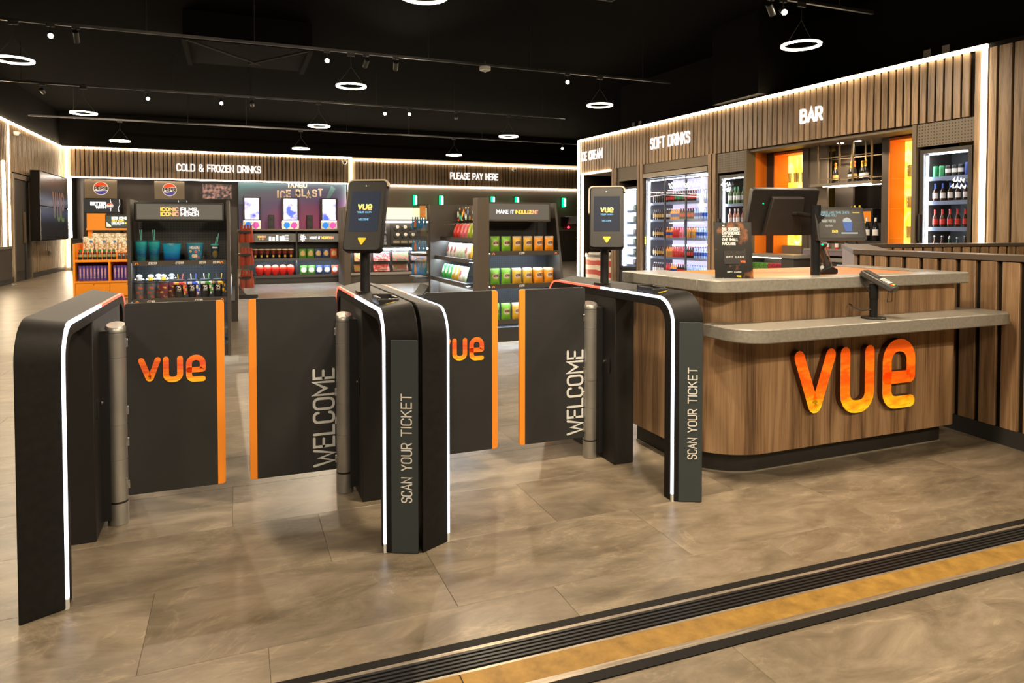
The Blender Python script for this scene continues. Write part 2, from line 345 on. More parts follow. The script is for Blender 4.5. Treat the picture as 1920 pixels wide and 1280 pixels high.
# a rounded single-stroke alphabet: width, strokes ('r' rounded corners, 's' sharp, 'o' closed and rounded)
GL = {
 'A': (.62, 's0,0 .31,1 .62,0|s.12,.32 .5,.32'), 'B': (.56, 'p.0,0 0,1 .5,1 .5,.53 0,.53|r0,.53 .56,.53 .56,0 0,0'), 'C': (.54, 'r.54,.78 .54,1 0,1 0,0 .54,0 .54,.22'),
 'D': (.58, 'd0,0 0,1 .58,1 .58,0'), 'E': (.48, 's.48,1 0,1 0,0 .48,0|s0,.52 .42,.52'), 'F': (.46, 's.46,1 0,1 0,0|s0,.5 .4,.5'),
 'G': (.56, 'r.56,.8 .56,1 0,1 0,0 .56,0 .56,.45 .32,.45'), 'H': (.58, 's0,0 0,1|s.58,0 .58,1|s0,.5 .58,.5'), 'I': (.0, 's0,0 0,1'),
 'J': (.4, 'r0,.2 0,0 .4,0 .4,1'), 'K': (.54, 's0,0 0,1|s.5,1 .02,.46|s.2,.62 .54,0'), 'L': (.46, 's0,1 0,0 .46,0'),
 'M': (.72, 's0,0 0,1 .36,.38 .72,1 .72,0'), 'N': (.58, 's0,0 0,1 .58,0 .58,1'), 'O': (.58, 'o0,0 .58,0 .58,1 0,1'),
 'P': (.54, 'p0,0 0,1 .54,1 .54,.44 0,.44'), 'Q': (.58, 'o0,0 .58,0 .58,1 0,1|s.38,.2 .62,-.06'), 'R': (.55, 'p0,0 0,1 .53,1 .53,.46 0,.46|s.28,.46 .55,0'),
 'S': (.52, 'r.52,.8 .52,1 0,1 0,.52 .52,.52 .52,0 0,0 0,.2'), 'T': (.56, 's0,1 .56,1|s.28,1 .28,0'), 'U': (.56, 'r0,1 0,0 .56,0 .56,1'),
 'V': (.6, 's0,1 .3,0 .6,1'), 'W': (.86, 's0,1 .21,0 .43,.72 .65,0 .86,1'), 'X': (.56, 's0,0 .56,1|s0,1 .56,0'), 'Y': (.58, 's0,1 .29,.48 .58,1|s.29,.48 .29,0'),
 'Z': (.52, 's0,1 .52,1 0,0 .52,0'), '&': (.66, 'r.66,0 .1,.72 .1,1 .45,1 .45,.7 0,.4 0,0 .45,0 .66,.42'), ' ': (.3, ''), '.': (.0, 's0,0 0,.02'), ',': (.06, 's.06,.06 0,-.14'),
 "'": (.0, 's0,1 0,.82'), '>': (.3, 's0,.8 .3,.5 0,.2'), '0': (.54, 'o0,0 .54,0 .54,1 0,1'), '1': (.24, 's0,.82 .24,1 .24,0'), '2': (.52, 'r0,.78 0,1 .52,1 .52,.58 0,0 .52,0'),
 '3': (.5, 'r0,1 .5,1 .5,.52 .16,.52|r.16,.52 .52,.52 .52,0 0,0'), '4': (.54, 's.4,0 .4,1 0,.3 .54,.3'), '5': (.5, 'r.5,1 0,1 0,.56 .52,.56 .52,0 0,0'), '6': (.54, 'r.46,1 0,.7 0,0 .54,0 .54,.54 0,.54'),
 '7': (.5, 's0,1 .5,1 .14,0'), '8': (.54, 'o.03,.53 .51,.53 .51,1 .03,1|o0,0 .54,0 .54,.53 0,.53'), '9': (.54, 'r.54,.46 0,.46 0,1 .54,1 .54,.3 .1,0'), '£': (.54, 'r.54,.8 .54,1 .14,1 .14,0|s0,0 .54,0|s0,.48 .4,.48')}
def text_strokes(txt, h, track=0.22):
    x = 0.0; out = []
    for ch in txt:
        gw, st = GL[ch]
        for k in [q for q in st.split('|') if q]:
            kind = k[0]; pts = [tuple(float(a) for a in p.split(',')) for p in k[1:].split()]
            pts = [((p[0] + x) * h, p[1] * h) for p in pts]
            if kind == 'r': out.append((fillet(pts, 0.2 * h), False))
            elif kind == 'p': out.append((fillet(pts, [0, 0, .2 * h, .2 * h, 0]), False))
            elif kind == 'o': out.append((fillet(pts, 0.24 * h, True), True))
            elif kind == 'd': out.append((fillet(pts, [0, 0, .24 * h, .24 * h], True), True))
            else: out.append((pts, False))
        x += gw + track
    return out, (x - track) * h
def put_text(mb, txt, h, sw, x, z, y0, y1, m=0, align='c', rot=False, track=0.22, squeeze=1.0, width=None):
    """stroke lettering on an x-z plane facing -y; rot: reads upwards"""
    st, wd = text_strokes(txt, h, track)
    if width: squeeze = width / wd
    wd *= squeeze; off = -wd / 2 if align == 'c' else (0 if align == 'l' else -wd)
    for pts, cl in st:
        q = [(p[0] * squeeze + off, p[1]) for p in pts]
        q = [(x - p[1], z + p[0]) for p in q] if rot else [(x + p[0], z + p[1]) for p in q]
        mb.ribbon(q, sw, y0, y1, m, closed=cl, sides=abs(y1 - y0) > 1e-6)
    return wd
def vue_letter(mb, k, w, h, sw, x, z, y0, y1, m=0, ms=1):
    i = sw / 2
    if k == 'v': pts = [(x + i, z + h - i), (x + w / 2, z + i * 1.15), (x + w - i, z + h - i)]; pts = fillet(pts, sw * 0.18)
    elif k == 'u': pts = fillet([(x + i, z + h - i), (x + i, z + i), (x + w - i, z + i), (x + w - i, z + h - i)], w * 0.3)
    else: pts = fillet([(x + i, z + h * .45), (x + w - i, z + h * .45), (x + w - i, z + h - i), (x + i, z + h - i), (x + i, z + i), (x + w - i, z + i)], [0, sw * .1, w * .34, w * .34, w * .26, 0])
    mb.ribbon(pts, sw, y0, y1, m, ms=ms, sides=abs(y1 - y0) > 1e-6)
def rrect(x0, x1, z0, z1, r, n=4): return fillet([(x0, z0), (x1, z0), (x1, z1), (x0, z1)], r, True, n)

COL = sc.collection
def mat(m): return MATS[m] if isinstance(m, str) else m
def build(name, mb, mats, parent=None, bevel=0.0, smooth=True, seg=2, sharp=35):
    me = bpy.data.meshes.new(name); me.from_pydata(mb.v, [], mb.f)
    mats = mats if isinstance(mats, (list, tuple)) else [mats]
    for m in mats: me.materials.append(mat(m))
    me.polygons.foreach_set('material_index', mb.m); me.update()
    if smooth:
        me.polygons.foreach_set('use_smooth', [True] * len(me.polygons)); me.set_sharp_from_angle(angle=R(sharp))
    o = bpy.data.objects.new(name, me); COL.objects.link(o)
    if parent is not None: o.parent = parent
    if bevel:
        b = o.modifiers.new('bevel', 'BEVEL'); b.width = bevel; b.segments = seg; b.limit_method = 'ANGLE'; b.angle_limit = R(40)
    return o
def FR(x, y, z, rz): return Matrix.Translation((x, y, z)) @ Matrix.Rotation(R(rz), 4, 'Z')
WORLD = Matrix.Identity(4)
BAR = FR(8.089, 15.472, 0, -87.59)     # x along the bar wall towards the camera, y into the wall
LEFT = FR(-5.1, 0, 0, 90)              # x = world Y, y into the left wall
def tag(o, label, cat, group=None, kind=None):
    o['label'] = label
    if cat: o['category'] = cat
    if group: o['group'] = group
    if kind: o['kind'] = kind
    return o
def place(o, F=WORLD, loc=(0, 0, 0), rz=0, rx=0, scale=None):
    M = F @ Matrix.Translation(loc) @ Matrix.Rotation(R(rz), 4, 'Z') @ Matrix.Rotation(R(rx), 4, 'X')
    if scale: M = M @ Matrix.Diagonal((scale[0], scale[1], scale[2], 1))
    o.matrix_world = M; return o
def thing(name, label, cat, F=WORLD, loc=(0, 0, 0), rz=0, group=None, rx=0):
    o = bpy.data.objects.new(name, None); o.empty_display_size = 0.1; COL.objects.link(o)
    tag(o, label, cat, group); return place(o, F, loc, rz, rx)
def solo(name, mb, mats, label, cat, F=WORLD, loc=(0, 0, 0), rz=0, group=None, rx=0, bevel=0.0, kind=None):
    o = build(name, mb, mats, None, bevel); tag(o, label, cat, group, kind); return place(o, F, loc, rz, rx)
def struct(name, mb, mats, bevel=0.0, F=WORLD, loc=(0, 0, 0)):
    o = build(name, mb, mats, None, bevel); o['kind'] = 'structure'; return place(o, F, loc)
def dup(o, F=WORLD, loc=(0, 0, 0), rz=0, label=None, group=None, rx=0, scale=None):
    def cp(a, par):
        c = a.copy(); COL.objects.link(c)
        if par is not None: c.parent = par
        for ch in kids.get(a.name, []): cp(ch, c)
        return c
    kids = {}
    def walk(a):
        kids[a.name] = list(a.children)
        for ch in kids[a.name]: walk(ch)
    walk(o); c = cp(o, None)
    if label: c['label'] = label
    if group: c['group'] = group
    return place(c, F, loc, rz, rx, scale)
class Kind:
    """one built thing that is moved to its first spot and copied to the others"""
    def __init__(s, o): s.o = o; s.used = False
    def at(s, F, loc, rz=0, label=None, group=None, rx=0, scale=None):
        if not s.used:
            s.used = True
            if label: s.o['label'] = label
            if group: s.o['group'] = group
            return place(s.o, F, loc, rz, rx, scale)
        return dup(s.o, F, loc, rz, label, group, rx, scale)
ORD = ['first', 'second', 'third', 'fourth', 'fifth', 'sixth', 'seventh', 'eighth', 'ninth', 'tenth', 'eleventh', 'twelfth']
def lamp(name, typ, energy, col, parent, loc, rot=(0, 0, 0), size=0.1, spot=60, blend=0.4, spread=None):
    l = bpy.data.lights.new(name, typ); l.energy = energy; l.color = col
    if typ == 'AREA':
        l.shape = 'DISK'; l.size = size
        if spread: l.spread = R(spread)
    elif typ == 'SPOT': l.spot_size = R(spot); l.spot_blend = blend; l.shadow_soft_size = size
    else: l.shadow_soft_size = size
    o = bpy.data.objects.new(name, l); COL.objects.link(o); o.parent = parent; o.location = loc; o.rotation_euler = rot
    return o

# ================================================================ room shell
# floor: a bed with separate slate tiles near the camera, one surface further away
fl = MB(); fl.box(-9, 14.5, -7, 30, -0.10, -0.006)
floor = struct('floor', fl, 'grout')
TW, TD, G = 0.98, 0.49, 0.0009
tile_me = {}
def tile_mesh(wd):
    k = round(wd, 3)
    if k not in tile_me:
        me = bpy.data.meshes.new('tile'); b = MB(); c = 0.0012
        x0, x1, y0, y1 = G / 2, wd - G / 2, G / 2, TD - G / 2
        b.add([(x0, y0, -.006), (x1, y0, -.006), (x1, y1, -.006), (x0, y1, -.006), (x0, y0, -c), (x1, y0, -c), (x1, y1, -c), (x0, y1, -c),
               (x0 + c, y0 + c, 0), (x1 - c, y0 + c, 0), (x1 - c, y1 - c, 0), (x0 + c, y1 - c, 0)],
              [(8, 9, 10, 11)] + [(i, (i + 1) % 4, 4 + (i + 1) % 4, 4 + i) for i in range(4)] + [(4 + i, 4 + (i + 1) % 4, 8 + (i + 1) % 4, 8 + i) for i in range(4)])
        me.from_pydata(b.v, [], b.f); me.materials.append(MATS['slate']); tile_me[k] = me
    return tile_me[k]
rows = [2.22 + TD * k for k in range(-9, 13)]
for ri, y in enumerate(rows):
    off = (ri * 0.37 * TW) % TW; n = 0
    xlo, xhi = (-2.9, 5.6) if y > 1 else (-1.5, 4.2)
    if y < -0.6: continue
    x = xlo - off
    while x < xhi:
        o = bpy.data.objects.new('tile', tile_mesh(TW)); COL.objects.link(o); o.parent = floor; o.location = (x, y, 0); x += TW
Y0 = rows[4]; Y9 = rows[-1] + TD
fm = MB()
fm.add([(-9, -7, -0.0025), (14.5, -7, -0.0025), (14.5, 30, -0.0025), (-9, 30, -0.0025)], [(0, 1, 2, 3)])
# tile joints of the far floor come from the material
m, t, b = nt('slate_far'); L = t.links
tc = N(t, 'ShaderNodeTexCoord'); br = N(t, 'ShaderNodeTexBrick', i_Scale=1.0); br.offset = 0.37
br.inputs['Brick Width'].default_value = TW; br.inputs['Row Height'].default_value = TD; br.inputs['Mortar Size'].default_value = 0.003
br.inputs['Color1'].default_value = (0.175, 0.143, 0.10, 1); br.inputs['Color2'].default_value = (0.15, 0.122, 0.086, 1); br.inputs['Mortar'].default_value = (0.12, 0.098, 0.07, 1)
L.new(tc.outputs['Object'], br.inputs[0])
ns = N(t, 'ShaderNodeTexNoise', i_Scale=2.6, i_Detail=8.0, i_Distortion=1.2); L.new(tc.outputs['Object'], ns.inputs[0])
rp = ramp(t, [(0.25, (0.6, 0.6, 0.6)), (0.75, (1.35, 1.33, 1.3))]); L.new(ns.outputs[0], rp.inputs[0])
mx = N(t, 'ShaderNodeMix', data_type='RGBA', blend_type='MULTIPLY'); mx.inputs['Factor'].default_value = 1.0
L.new(br.outputs[0], mx.inputs['A']); L.new(rp.outputs[0], mx.inputs['B']); L.new(mx.outputs['Result'], b.inputs['Base Color'])
b.inputs['Roughness'].default_value = 0.34
build('tile_surface', fm, 'slate_far', floor)

# threshold track across the entrance
noisy('brass', (0.16, 0.085, 0.012), (0.33, 0.19, 0.035), scale=14, rough=0.55, detail=10, nrough=0.7, metal=0.1, lo=0.3, hi=0.7)
pm('rubber', (0.010, 0.009, 0.008), 0.6, spec=0.15); noisy('worn_aluminium', (0.30, 0.25, 0.19), (0.50, 0.44, 0.36), scale=30, rough=0.4, metal=0.7, mapscale=(0.2, 4, 1))
TH = FR(1.45, 1.995, 0, -1.55)
tr = thing('floor_track', 'black ribbed door track with a worn brass strip let into the floor', 'floor track', TH)
def strip(name, y0, y1, h, mt, parent=tr, x0=-4.2, x1=5.2): return build(name, MB().box(x0, x1, y0, y1, -0.004, h), mt, parent)
strip('border_strip', -0.038, 0.0, 0.004, 'rubber'); strip('aluminium_edge', -0.052, -0.038, 0.0055, 'worn_aluminium')
ch = strip('channel', -0.142, -0.052, 0.002, 'rubber')
for k in range(5): build('rib', MB().box(-4.2, 5.2, -0.068 - k * 0.017, -0.059 - k * 0.017, 0.002, 0.0085), 'black_metal', ch)
strip('aluminium_edge', -0.152, -0.142, 0.0055, 'worn_aluminium')
for x0, x1 in ((-4.2, -0.86), (-0.855, 5.2)): strip('brass_strip', -0.252, -0.152, 0.005, 'brass', x0=x0, x1=x1)
strip('aluminium_edge', -0.275, -0.252, 0.0055, 'worn_aluminium'); strip('border_strip', -0.312, -0.275, 0.004, 'rubber')

struct('ceiling', MB().box(-9, 14.5, -7, 30, 5.0, 5.2), 'ceiling_black')
# upper, black parts of the walls and the unseen sides of the hall
struct('wall_end', MB().box(-9, 14.5, 29.9, 30.1, 0, 5.0), 'shell_black')
struct('wall_rear', MB().box(-9, 14.5, -7.1, -6.9, 0, 5.0), 'shell_black')
struct('wall_side', MB().box(-9.1, -8.9, -7, 16, 0, 5.0), 'shell_black')
struct('wall_corner', MB().box(-9, -5.35, 15.9, 16.1, 0, 5.0), 'shell_black')
struct('wall_east', MB().box(14.4, 14.6, -7, 30, 0, 5.0), 'shell_black')

# ---------------------------------------------------------------- left wall (frame LEFT: x = world Y)
wl = struct('wall_left', MB().box(16, 26.8, 0.03, 0.3, 0, 5.0), 'shell_black', F=LEFT)
build('cladding', MB().box(16, 26.0, 0.0, 0.03, 0.0, 3.86), 'gap', wl)
sl = MB(); x = 16.05
while x < 25.9:
    if not (20.1 < x < 21.68): sl.box(x, x + 0.068, -0.03, 0.0, 0.14, 3.86)
    else: sl.box(x, x + 0.068, -0.03, 0.0, 2.72, 3.86)
    x += 0.12
s_ = build('slat_cladding', sl, 'oak_slat', wl); s_['kind'] = 'stuff'
build('light_strip', MB().box(16, 25.9, -0.05, -0.005, 3.88, 3.92), 'led_warm', wl)
build('baseboard_left', MB().box(16, 20.1, -0.035, 0.0, 0, 0.14).box(21.68, 25.9, -0.035, 0.0, 0, 0.14), 'charcoal', wl)
build('light_strip', MB().box(19.38, 19.5, -0.05, -0.03, 0.9, 2.92), 'led_warm', wl)
build('light_strip', MB().box(19.84, 19.86, -0.05, -0.03, 0.15, 3.86), 'led_warm', wl)
dr = MB().box(20.18, 21.6, -0.02, 0.02, 0, 2.58)
door = struct('door_1', dr, 'charcoal_brown', F=LEFT)
build('door_frame', MB().box(20.1, 20.19, -0.06, 0.02, 0, 2.68).box(21.58, 21.68, -0.06, 0.02, 0, 2.68).box(20.19, 21.58, -0.06, 0.02, 2.56, 2.68), 'taupe', door)
build('kick_plate', MB().box(20.25, 21.0, -0.03, -0.02, 0.02, 0.25), 'dark_steel', door)
build('door_handle', MB().box(20.98, 21.04, -0.08, -0.03, 0.95, 1.75), 'gantry_metal', door)
build('door_leaf_edge', MB().box(21.1, 21.3, -0.05, -0.02, 0, 2.56), 'charcoal', door)
grad('video_wall_glow', [(0.0, (0.010, 0.009, 0.008)), (0.25, (0.014, 0.016, 0.024)), (0.42, (0.07, 0.085, 0.15)), (0.5, (0.02, 0.022, 0.036)), (0.6, (0.09, 0.11, 0.17)), (0.72, (0.012, 0.010, 0.009)), (1.0, (0.05, 0.035, 0.022))], axis=2, rough=0.25, emit=0.28, coord='Object', lo=0.0, hi=1.85)
tv = thing('video_screen', 'tall dark four-panel video screen on the slatted wall beside the door', 'screen', LEFT, (21.18, -0.37, 1.0))
build('cabinet', MB().box(0, 3.2, 0.02, 0.22, 0, 1.85), 'shell_black', tv); build('wall_mount', MB().box(0.8, 2.4, 0.22, 0.345, 0.5, 1.4), 'black_metal', tv)
for i in range(2):
    for j in range(2): build('panel', MB().box(0.02 + i * 1.58, 1.58 + i * 1.58, -0.0, 0.02, 0.02 + j * 0.91, 0.91 + j * 0.91), 'video_wall_glow', tv)
vb = MB()
for k, x in zip('vue', (1.25, 1.75, 2.2)): vue_letter(vb, k, 0.42, 0.85, 0.12, x, 0.52, -0.004, -0.004)
grad('vue_dim', [(0.0, (0.10, 0.18, 0.05)), (0.5, (0.20, 0.12, 0.16)), (1.0, (0.25, 0.11, 0.05))], axis=2, emit=0.35)
build('screen_logo', vb, ['vue_dim', 'vue_dim'], tv)
solo('wall_socket', MB().box(0, 0.16, -0.03, 0, 0, 0.16).box(0.03, 0.13, -0.05, -0.03, 0.04, 0.12), 'taupe_light', 'small grey socket plate low on the slats under the video screen', 'socket', LEFT, (23.5, -0.03, 0.52), bevel=0.005)
solo('door_intercom', MB().box(0, 0.1, -0.04, 0, 0, 0.28).box(0.02, 0.08, -0.045, -0.04, 0.05, 0.2), ['bright_steel'], 'slim steel keypad on the door frame next to the video screen', 'keypad', LEFT, (21.72, -0.03, 1.28), bevel=0.005)
sw = thing('security_camera', 'small white dome camera on the slats near the ceiling strip', 'camera', LEFT, (20.3, -0.1, 3.68))
build('dome', MB().lathe([(0.0, -.07), (0.05, -.06), (0.08, -.02), (0.085, 0.03)], 14, (0, 0, 0)), 'print_white', sw); build('lens', MB().lathe([(0.0, 0), (0.04, 0.01), (0.04, 0.03)], 12, (0, -0.08, -0.02), axis='y'), 'black_metal', sw)
kc = thing('ticket_desk', 'dark wall-mounted desk end at the left picture edge below a light strip', 'desk', LEFT, (18.3, -0.04, 0))
build('body', MB().box(0, 1.35, -0.08, 0, 0.12, 0.84), 'charcoal_brown', kc); build('top', MB().box(-0.02, 1.38, -0.1, 0, 0.84, 0.9), 'taupe', kc); build('plinth', MB().box(0, 1.33, -0.06, 0, 0, 0.12), 'charcoal', kc)

# ---------------------------------------------------------------- back wall with lit header and alcove
wb = struct('wall_back', MB().box(-5.3, 13.6, 25.5, 25.7, 2.98, 5.0).box(3.9, 13.6, 25.5, 25.7, 0, 2.98).box(-5.3, -4.9, 25.5, 25.7, 0, 2.98), 'taupe')
build('upper_band', MB().box(-5.3, 13.6, 25.40, 25.5, 3.95, 5.0), 'shell_black', wb)
me = None; x = -4.8
def slat_row(parent, x0, x1, y, z0, z1, wd, pitch, mt, th=0.025, skip=()):
    b = MB().box(0, wd, -th, 0, z0, z1); first = None; x = x0
    while x + wd <= x1 + 1e-6:
        if not any(a <= x + wd / 2 <= c for a, c in skip):
            if first is None: first = build('slat', b, mt, parent); first.location = (x, y, 0); o = first
            else:
                o = bpy.data.objects.new('slat', first.data); COL.objects.link(o); o.parent = parent; o.location = (x, y, 0)
        x += pitch
build('backing', MB().box(-4.85, 3.82, 25.47, 25.5, 3.0, 3.88).box(4.1, 13.3, 25.47, 25.5, 3.0, 3.80), 'gap', wb)
slat_row(wb, -4.83, 3.82, 25.47, 3.0, 3.87, 0.098, 0.125, 'oak_slat')
slat_row(wb, 4.12, 8.4, 25.47, 3.0, 3.79, 0.098, 0.125, 'oak_slat')
slat_row(wb, 8.4, 13.25, 25.47, 3.0, 3.79, 0.098, 0.125, 'oak_slat')
build('light_strip', MB().box(-5.05, 3.9, 25.42, 25.46, 3.885, 3.93), 'led_warm', wb)
build('light_strip', MB().box(3.905, 3.95, 25.42, 25.46, 0.1, 3.93), 'led_warm', wb)
build('light_strip', MB().box(4.02, 13.3, 25.42, 25.46, 3.815, 3.86), 'led_warm', wb)
build('light_strip', MB().box(-4.99, -4.945, 25.40, 25.46, 0.1, 3.88), 'led_warm', wb)
build('inner_light_strip', MB().box(-4.9, 3.84, 25.44, 25.48, 2.95, 2.985), 'led_inner', wb)
build('inner_light_strip', MB().box(-4.9, -4.85, 25.44, 25.48, 1.04, 2.95), 'led_inner', wb)
build('inner_light_strip', MB().box(3.79, 3.84, 25.44, 25.48, 1.3, 2.95), 'led_inner', wb)
build('inner_light_strip', MB().box(4.1, 13.3, 25.44, 25.48, 2.92, 2.96), 'led_inner', wb)
build('alcove', MB().box(-4.9, 3.9, 26.5, 26.6, 0, 3.0).box(-4.98, -4.9, 25.7, 26.6, 0, 3.0).box(3.82, 3.9, 25.7, 26.6, 0, 3.0).box(-4.9, 3.9, 25.7, 26.6, 3.0, 3.1), 'taupe_dark', wb)
tm = MB().cyl((-4.6, 26.1, 0), 0.22, 3.0, 20); build('column', tm, 'charcoal_brown', wb)
def lit_sign(txt, h, sw, wd, F, loc, label):
    b = MB(); put_text(b, txt, h, sw, 0, 0, -0.012, 0.0, width=wd)
    return solo('sign_lettering', b, 'sign_white', label, 'sign', F, loc)
lit_sign('COLD & FROZEN DRINKS', 0.215, 0.036, 2.62, WORLD, (-0.5, 25.43, 3.27), 'white lit letters reading cold and frozen drinks on the far slats')
lit_sign('PLEASE PAY HERE', 0.23, 0.038, 1.95, WORLD, (8.69, 25.43, 3.26), 'white lit letters reading please pay here on the far slats')
for i, (x, z, l) in enumerate([(3.68, 3.74, 'beside the upright light strip'), (10.35, 3.68, 'over the pay point lamps')]):
    sw = thing('security_camera', 'small white dome camera on the far slats ' + l, 'camera', WORLD, (x, 25.38, z), group='dome cameras on the far wall')
    build('dome', MB().lathe([(0.0, -.08), (0.06, -.06), (0.1, 0.0), (0.1, 0.05)], 14), 'print_white', sw); build('lens', MB().lathe([(0.0, 0), (0.05, 0.01), (0.05, 0.04)], 12, (0, -0.1, -0.02), axis='y'), 'black_metal', sw)

# drink dispensers with round signs in the alcove
em('logo_red', (0.95, 0.075, 0.015), 0.85); em('logo_cream', (0.95, 0.72, 0.50), 0.85); em('logo_blue', (0.085, 0.07, 0.28), 0.85)
pm('panel_bronze', (0.19, 0.145, 0.09), 0.45)
def wave_disc(parent, cx, cz, r, y):
    d = MB().cyl((cx, y, cz), r, 0.012, 40, axis='y'); build('logo_disc', d, 'logo_cream', parent)
    ri = r * 0.92
    def seg(up):
        a0, a1 = (R(22), R(158)) if up else (R(205), R(335)); n = 16; pts = []
        for k in range(n + 1):
            a = a0 + (a1 - a0) * k / n; pts.append((cx + ri * math.cos(a), cz + ri * math.sin(a)))
        e0, e1 = pts[-1], pts[0]
        for k in range(1, 10):
            u = k / 10; x = e0[0] + (e1[0] - e0[0]) * u; z = e0[1] + (e1[1] - e0[1]) * u + 0.055 * r * math.sin(2 * math.pi * u) * (-1 if up else 1) * (1 if up else 1)
            pts.append((x, z))
        return pts
    build('logo_top', MB().prism(seg(True), y - 0.006, y, 'y'), 'logo_red', parent); build('logo_base', MB().prism(seg(False), y - 0.006, y, 'y'), 'logo_blue', parent)
def dispenser(x0, label):
    t = thing('drink_dispenser', label, 'drink dispenser', WORLD, (x0, 25.5, 1.0))
    build('sign_board', MB().box(0, 0.9, 0.0, 0.12, 1.31, 1.91), 'panel_bronze', t)
    wave_disc(t, 0.45, 1.63, 0.215, -0.012)
    b = MB(); put_text(b, 'PEPSI', 0.095, 0.029, 0.45, 1.583, -0.016, -0.012, width=0.35); build('logo_text', b, 'print_black', t)
    build('body', MB().box(-0.05, 0.97, 0.05, 0.7, 0.0, 1.3), 'black_metal', t)
    s = build('screen', MB().box(-0.04, 0.97, -0.0, 0.05, 0.86, 1.28), 'screen_dark', t)
    b = MB(); put_text(b, 'BETTER', 0.085, 0.03, 0.37, 1.09, -0.006, -0.002, width=0.42); put_text(b, 'WITH', 0.085, 0.03, 0.44, 0.985, -0.006, -0.002, width=0.28); build('screen_text', b, 'lit_white_text', s)
    wave_disc(s, 0.7, 1.07, 0.095, -0.006)
    b = MB(); b.ribbon([(0.71, 1.27), (0.73, 1.15), (0.72, 0.9)], 0.014, -0.012, -0.006); b.ribbon(fillet([(0.97, 1.27), (0.98, 1.1), (0.93, 1.0), (0.95, 0.88)], 0.1), 0.014, -0.012, -0.006); build('screen_light_curve', b, 'lit_white_text', s)
    return t
dispenser(-4.49, 'drink dispenser with round red, white and blue sign above the orange display')
dispenser(-2.5, 'drink dispenser with round red, white and blue sign above the cup display')
noisy('film_still', (0.004, 0.006, 0.012), (0.55, 0.28, 0.24), scale=9, rough=0.4, detail=4, lo=0.42, hi=0.72, emit=0.55)
mo = thing('wall_monitor', 'wide monitor with a dark film still to one side of the purple poster', 'screen', WORLD, (-1.06, 25.46, 2.33))
build('bezel', MB().box(0, 0.94, 0, 0.06, 0, 0.53), 'black_metal', mo); build('screen', MB().box(0.02, 0.92, -0.006, 0.0, 0.02, 0.51), 'film_still', mo)
build('mount', MB().box(0.3, 0.6, 0.06, 1.04, 0.2, 0.3), 'black_metal', mo)
ct = thing('dispenser_counter', 'dark counter under the drink dispensers in the lit alcove', 'counter', WORLD, (-4.85, 25.3, 0))
build('body', MB().box(0, 4.8, 0.05, 1.1, 0, 0.95), 'charcoal_brown', ct); build('worktop', MB().box(-0.0, 4.85, 0, 1.15, 0.95, 1.0), 'charcoal', ct)

# frozen drinks: purple poster, counter, three machines, two cup towers
m, t, b = nt('purple_poster'); L = t.links
tc = N(t, 'ShaderNodeTexCoord'); sp = N(t, 'ShaderNodeSeparateXYZ'); L.new(tc.outputs['Generated'], sp.inputs[0])
mp = N(t, 'ShaderNodeMapping'); mp.inputs['Location'].default_value = (-0.62, 0, -0.15); L.new(tc.outputs['Generated'], mp.inputs[0])
ln = N(t, 'ShaderNodeVectorMath', operation='LENGTH'); L.new(mp.outputs[0], ln.inputs[0])
ns = N(t, 'ShaderNodeTexVoronoi', i_Scale=5.0); L.new(tc.outputs['Generated'], ns.inputs[0])
ad = N(t, 'ShaderNodeMath', operation='MULTIPLY_ADD'); ad.inputs[1].default_value = 0.12; L.new(ns.outputs['Distance'], ad.inputs[0]); L.new(ln.outputs['Value'], ad.inputs[2])
rp = ramp(t, [(0.0, (0.30, 0.045, 0.10)), (0.3, (0.19, 0.035, 0.095)), (0.6, (0.075, 0.045, 0.11)), (0.85, (0.045, 0.06, 0.085)), (1.0, (0.04, 0.10, 0.11))]); L.new(ad.outputs[0], rp.inputs[0])
L.new(rp.outputs[0], b.inputs['Base Color']); b.inputs['Roughness'].default_value = 0.4; L.new(rp.outputs[0], b.inputs['Emission Color']); b.inputs['Emission Strength'].default_value = 0.45
ps = thing('wall_poster', 'purple and teal frozen drink poster filling the alcove behind the machines', 'poster', WORLD, (0.09, 25.62, 1.28))
build('sheet', MB().box(0, 3.68, 0, 0.03, 0, 1.66), 'purple_poster', ps)
b = MB()
for k, (ch, x, z) in enumerate(zip('ICEBLAST', (1.3, 1.4, 1.6, 1.93, 2.13, 2.28, 2.50, 2.70), (1.16, 1.14, 1.18, 1.20, 1.23, 1.17, 1.21, 1.24))): b = MB(); put_text(b, ch, 0.23, 0.055, x, z, -0.012, 0, align='l', width=None if ch == 'I' else 0.12); build('poster_letter', b, 'print_cream', ps)
b = MB()
for ch, x in zip('TANGO', (1.62, 1.74, 1.90, 2.04, 2.18)): put_text(b, ch, 0.16, 0.045, x, 1.53, -0.012, 0, align='l', width=0.095)
build('poster_brand', b, 'print_cream', ps)
b = MB().prism([(2.95, 1.12), (3.05, 1.1), (3.3, 1.5), (3.15, 1.62)], -0.01, 0, 'y'); build('poster_shard', b, pm('poster_teal', (0.12, 0.24, 0.24), 0.5), ps)
fc = thing('frozen_drink_counter', 'taupe counter carrying the frozen drink machines under the purple poster', 'counter', WORLD, (0.0, 24.35, 0))
build('body', MB().box(0.05, 3.75, 0.06, 1.2, 0, 1.22), 'taupe_dark', fc); build('worktop', MB().box(0, 3.8, 0, 1.2, 1.22, 1.3), 'taupe', fc)
noisy('machine_screen', (0.05, 0.11, 0.75), (1.0, 0.86, 1.0), scale=3.2, rough=0.3, detail=4, lo=0.36, hi=0.55, emit=1.1, rand=0.1)
em('nozzle_blue', (0.03, 0.28, 0.85), 1.0); em('nozzle_pink', (0.85, 0.10, 0.40), 1.0)
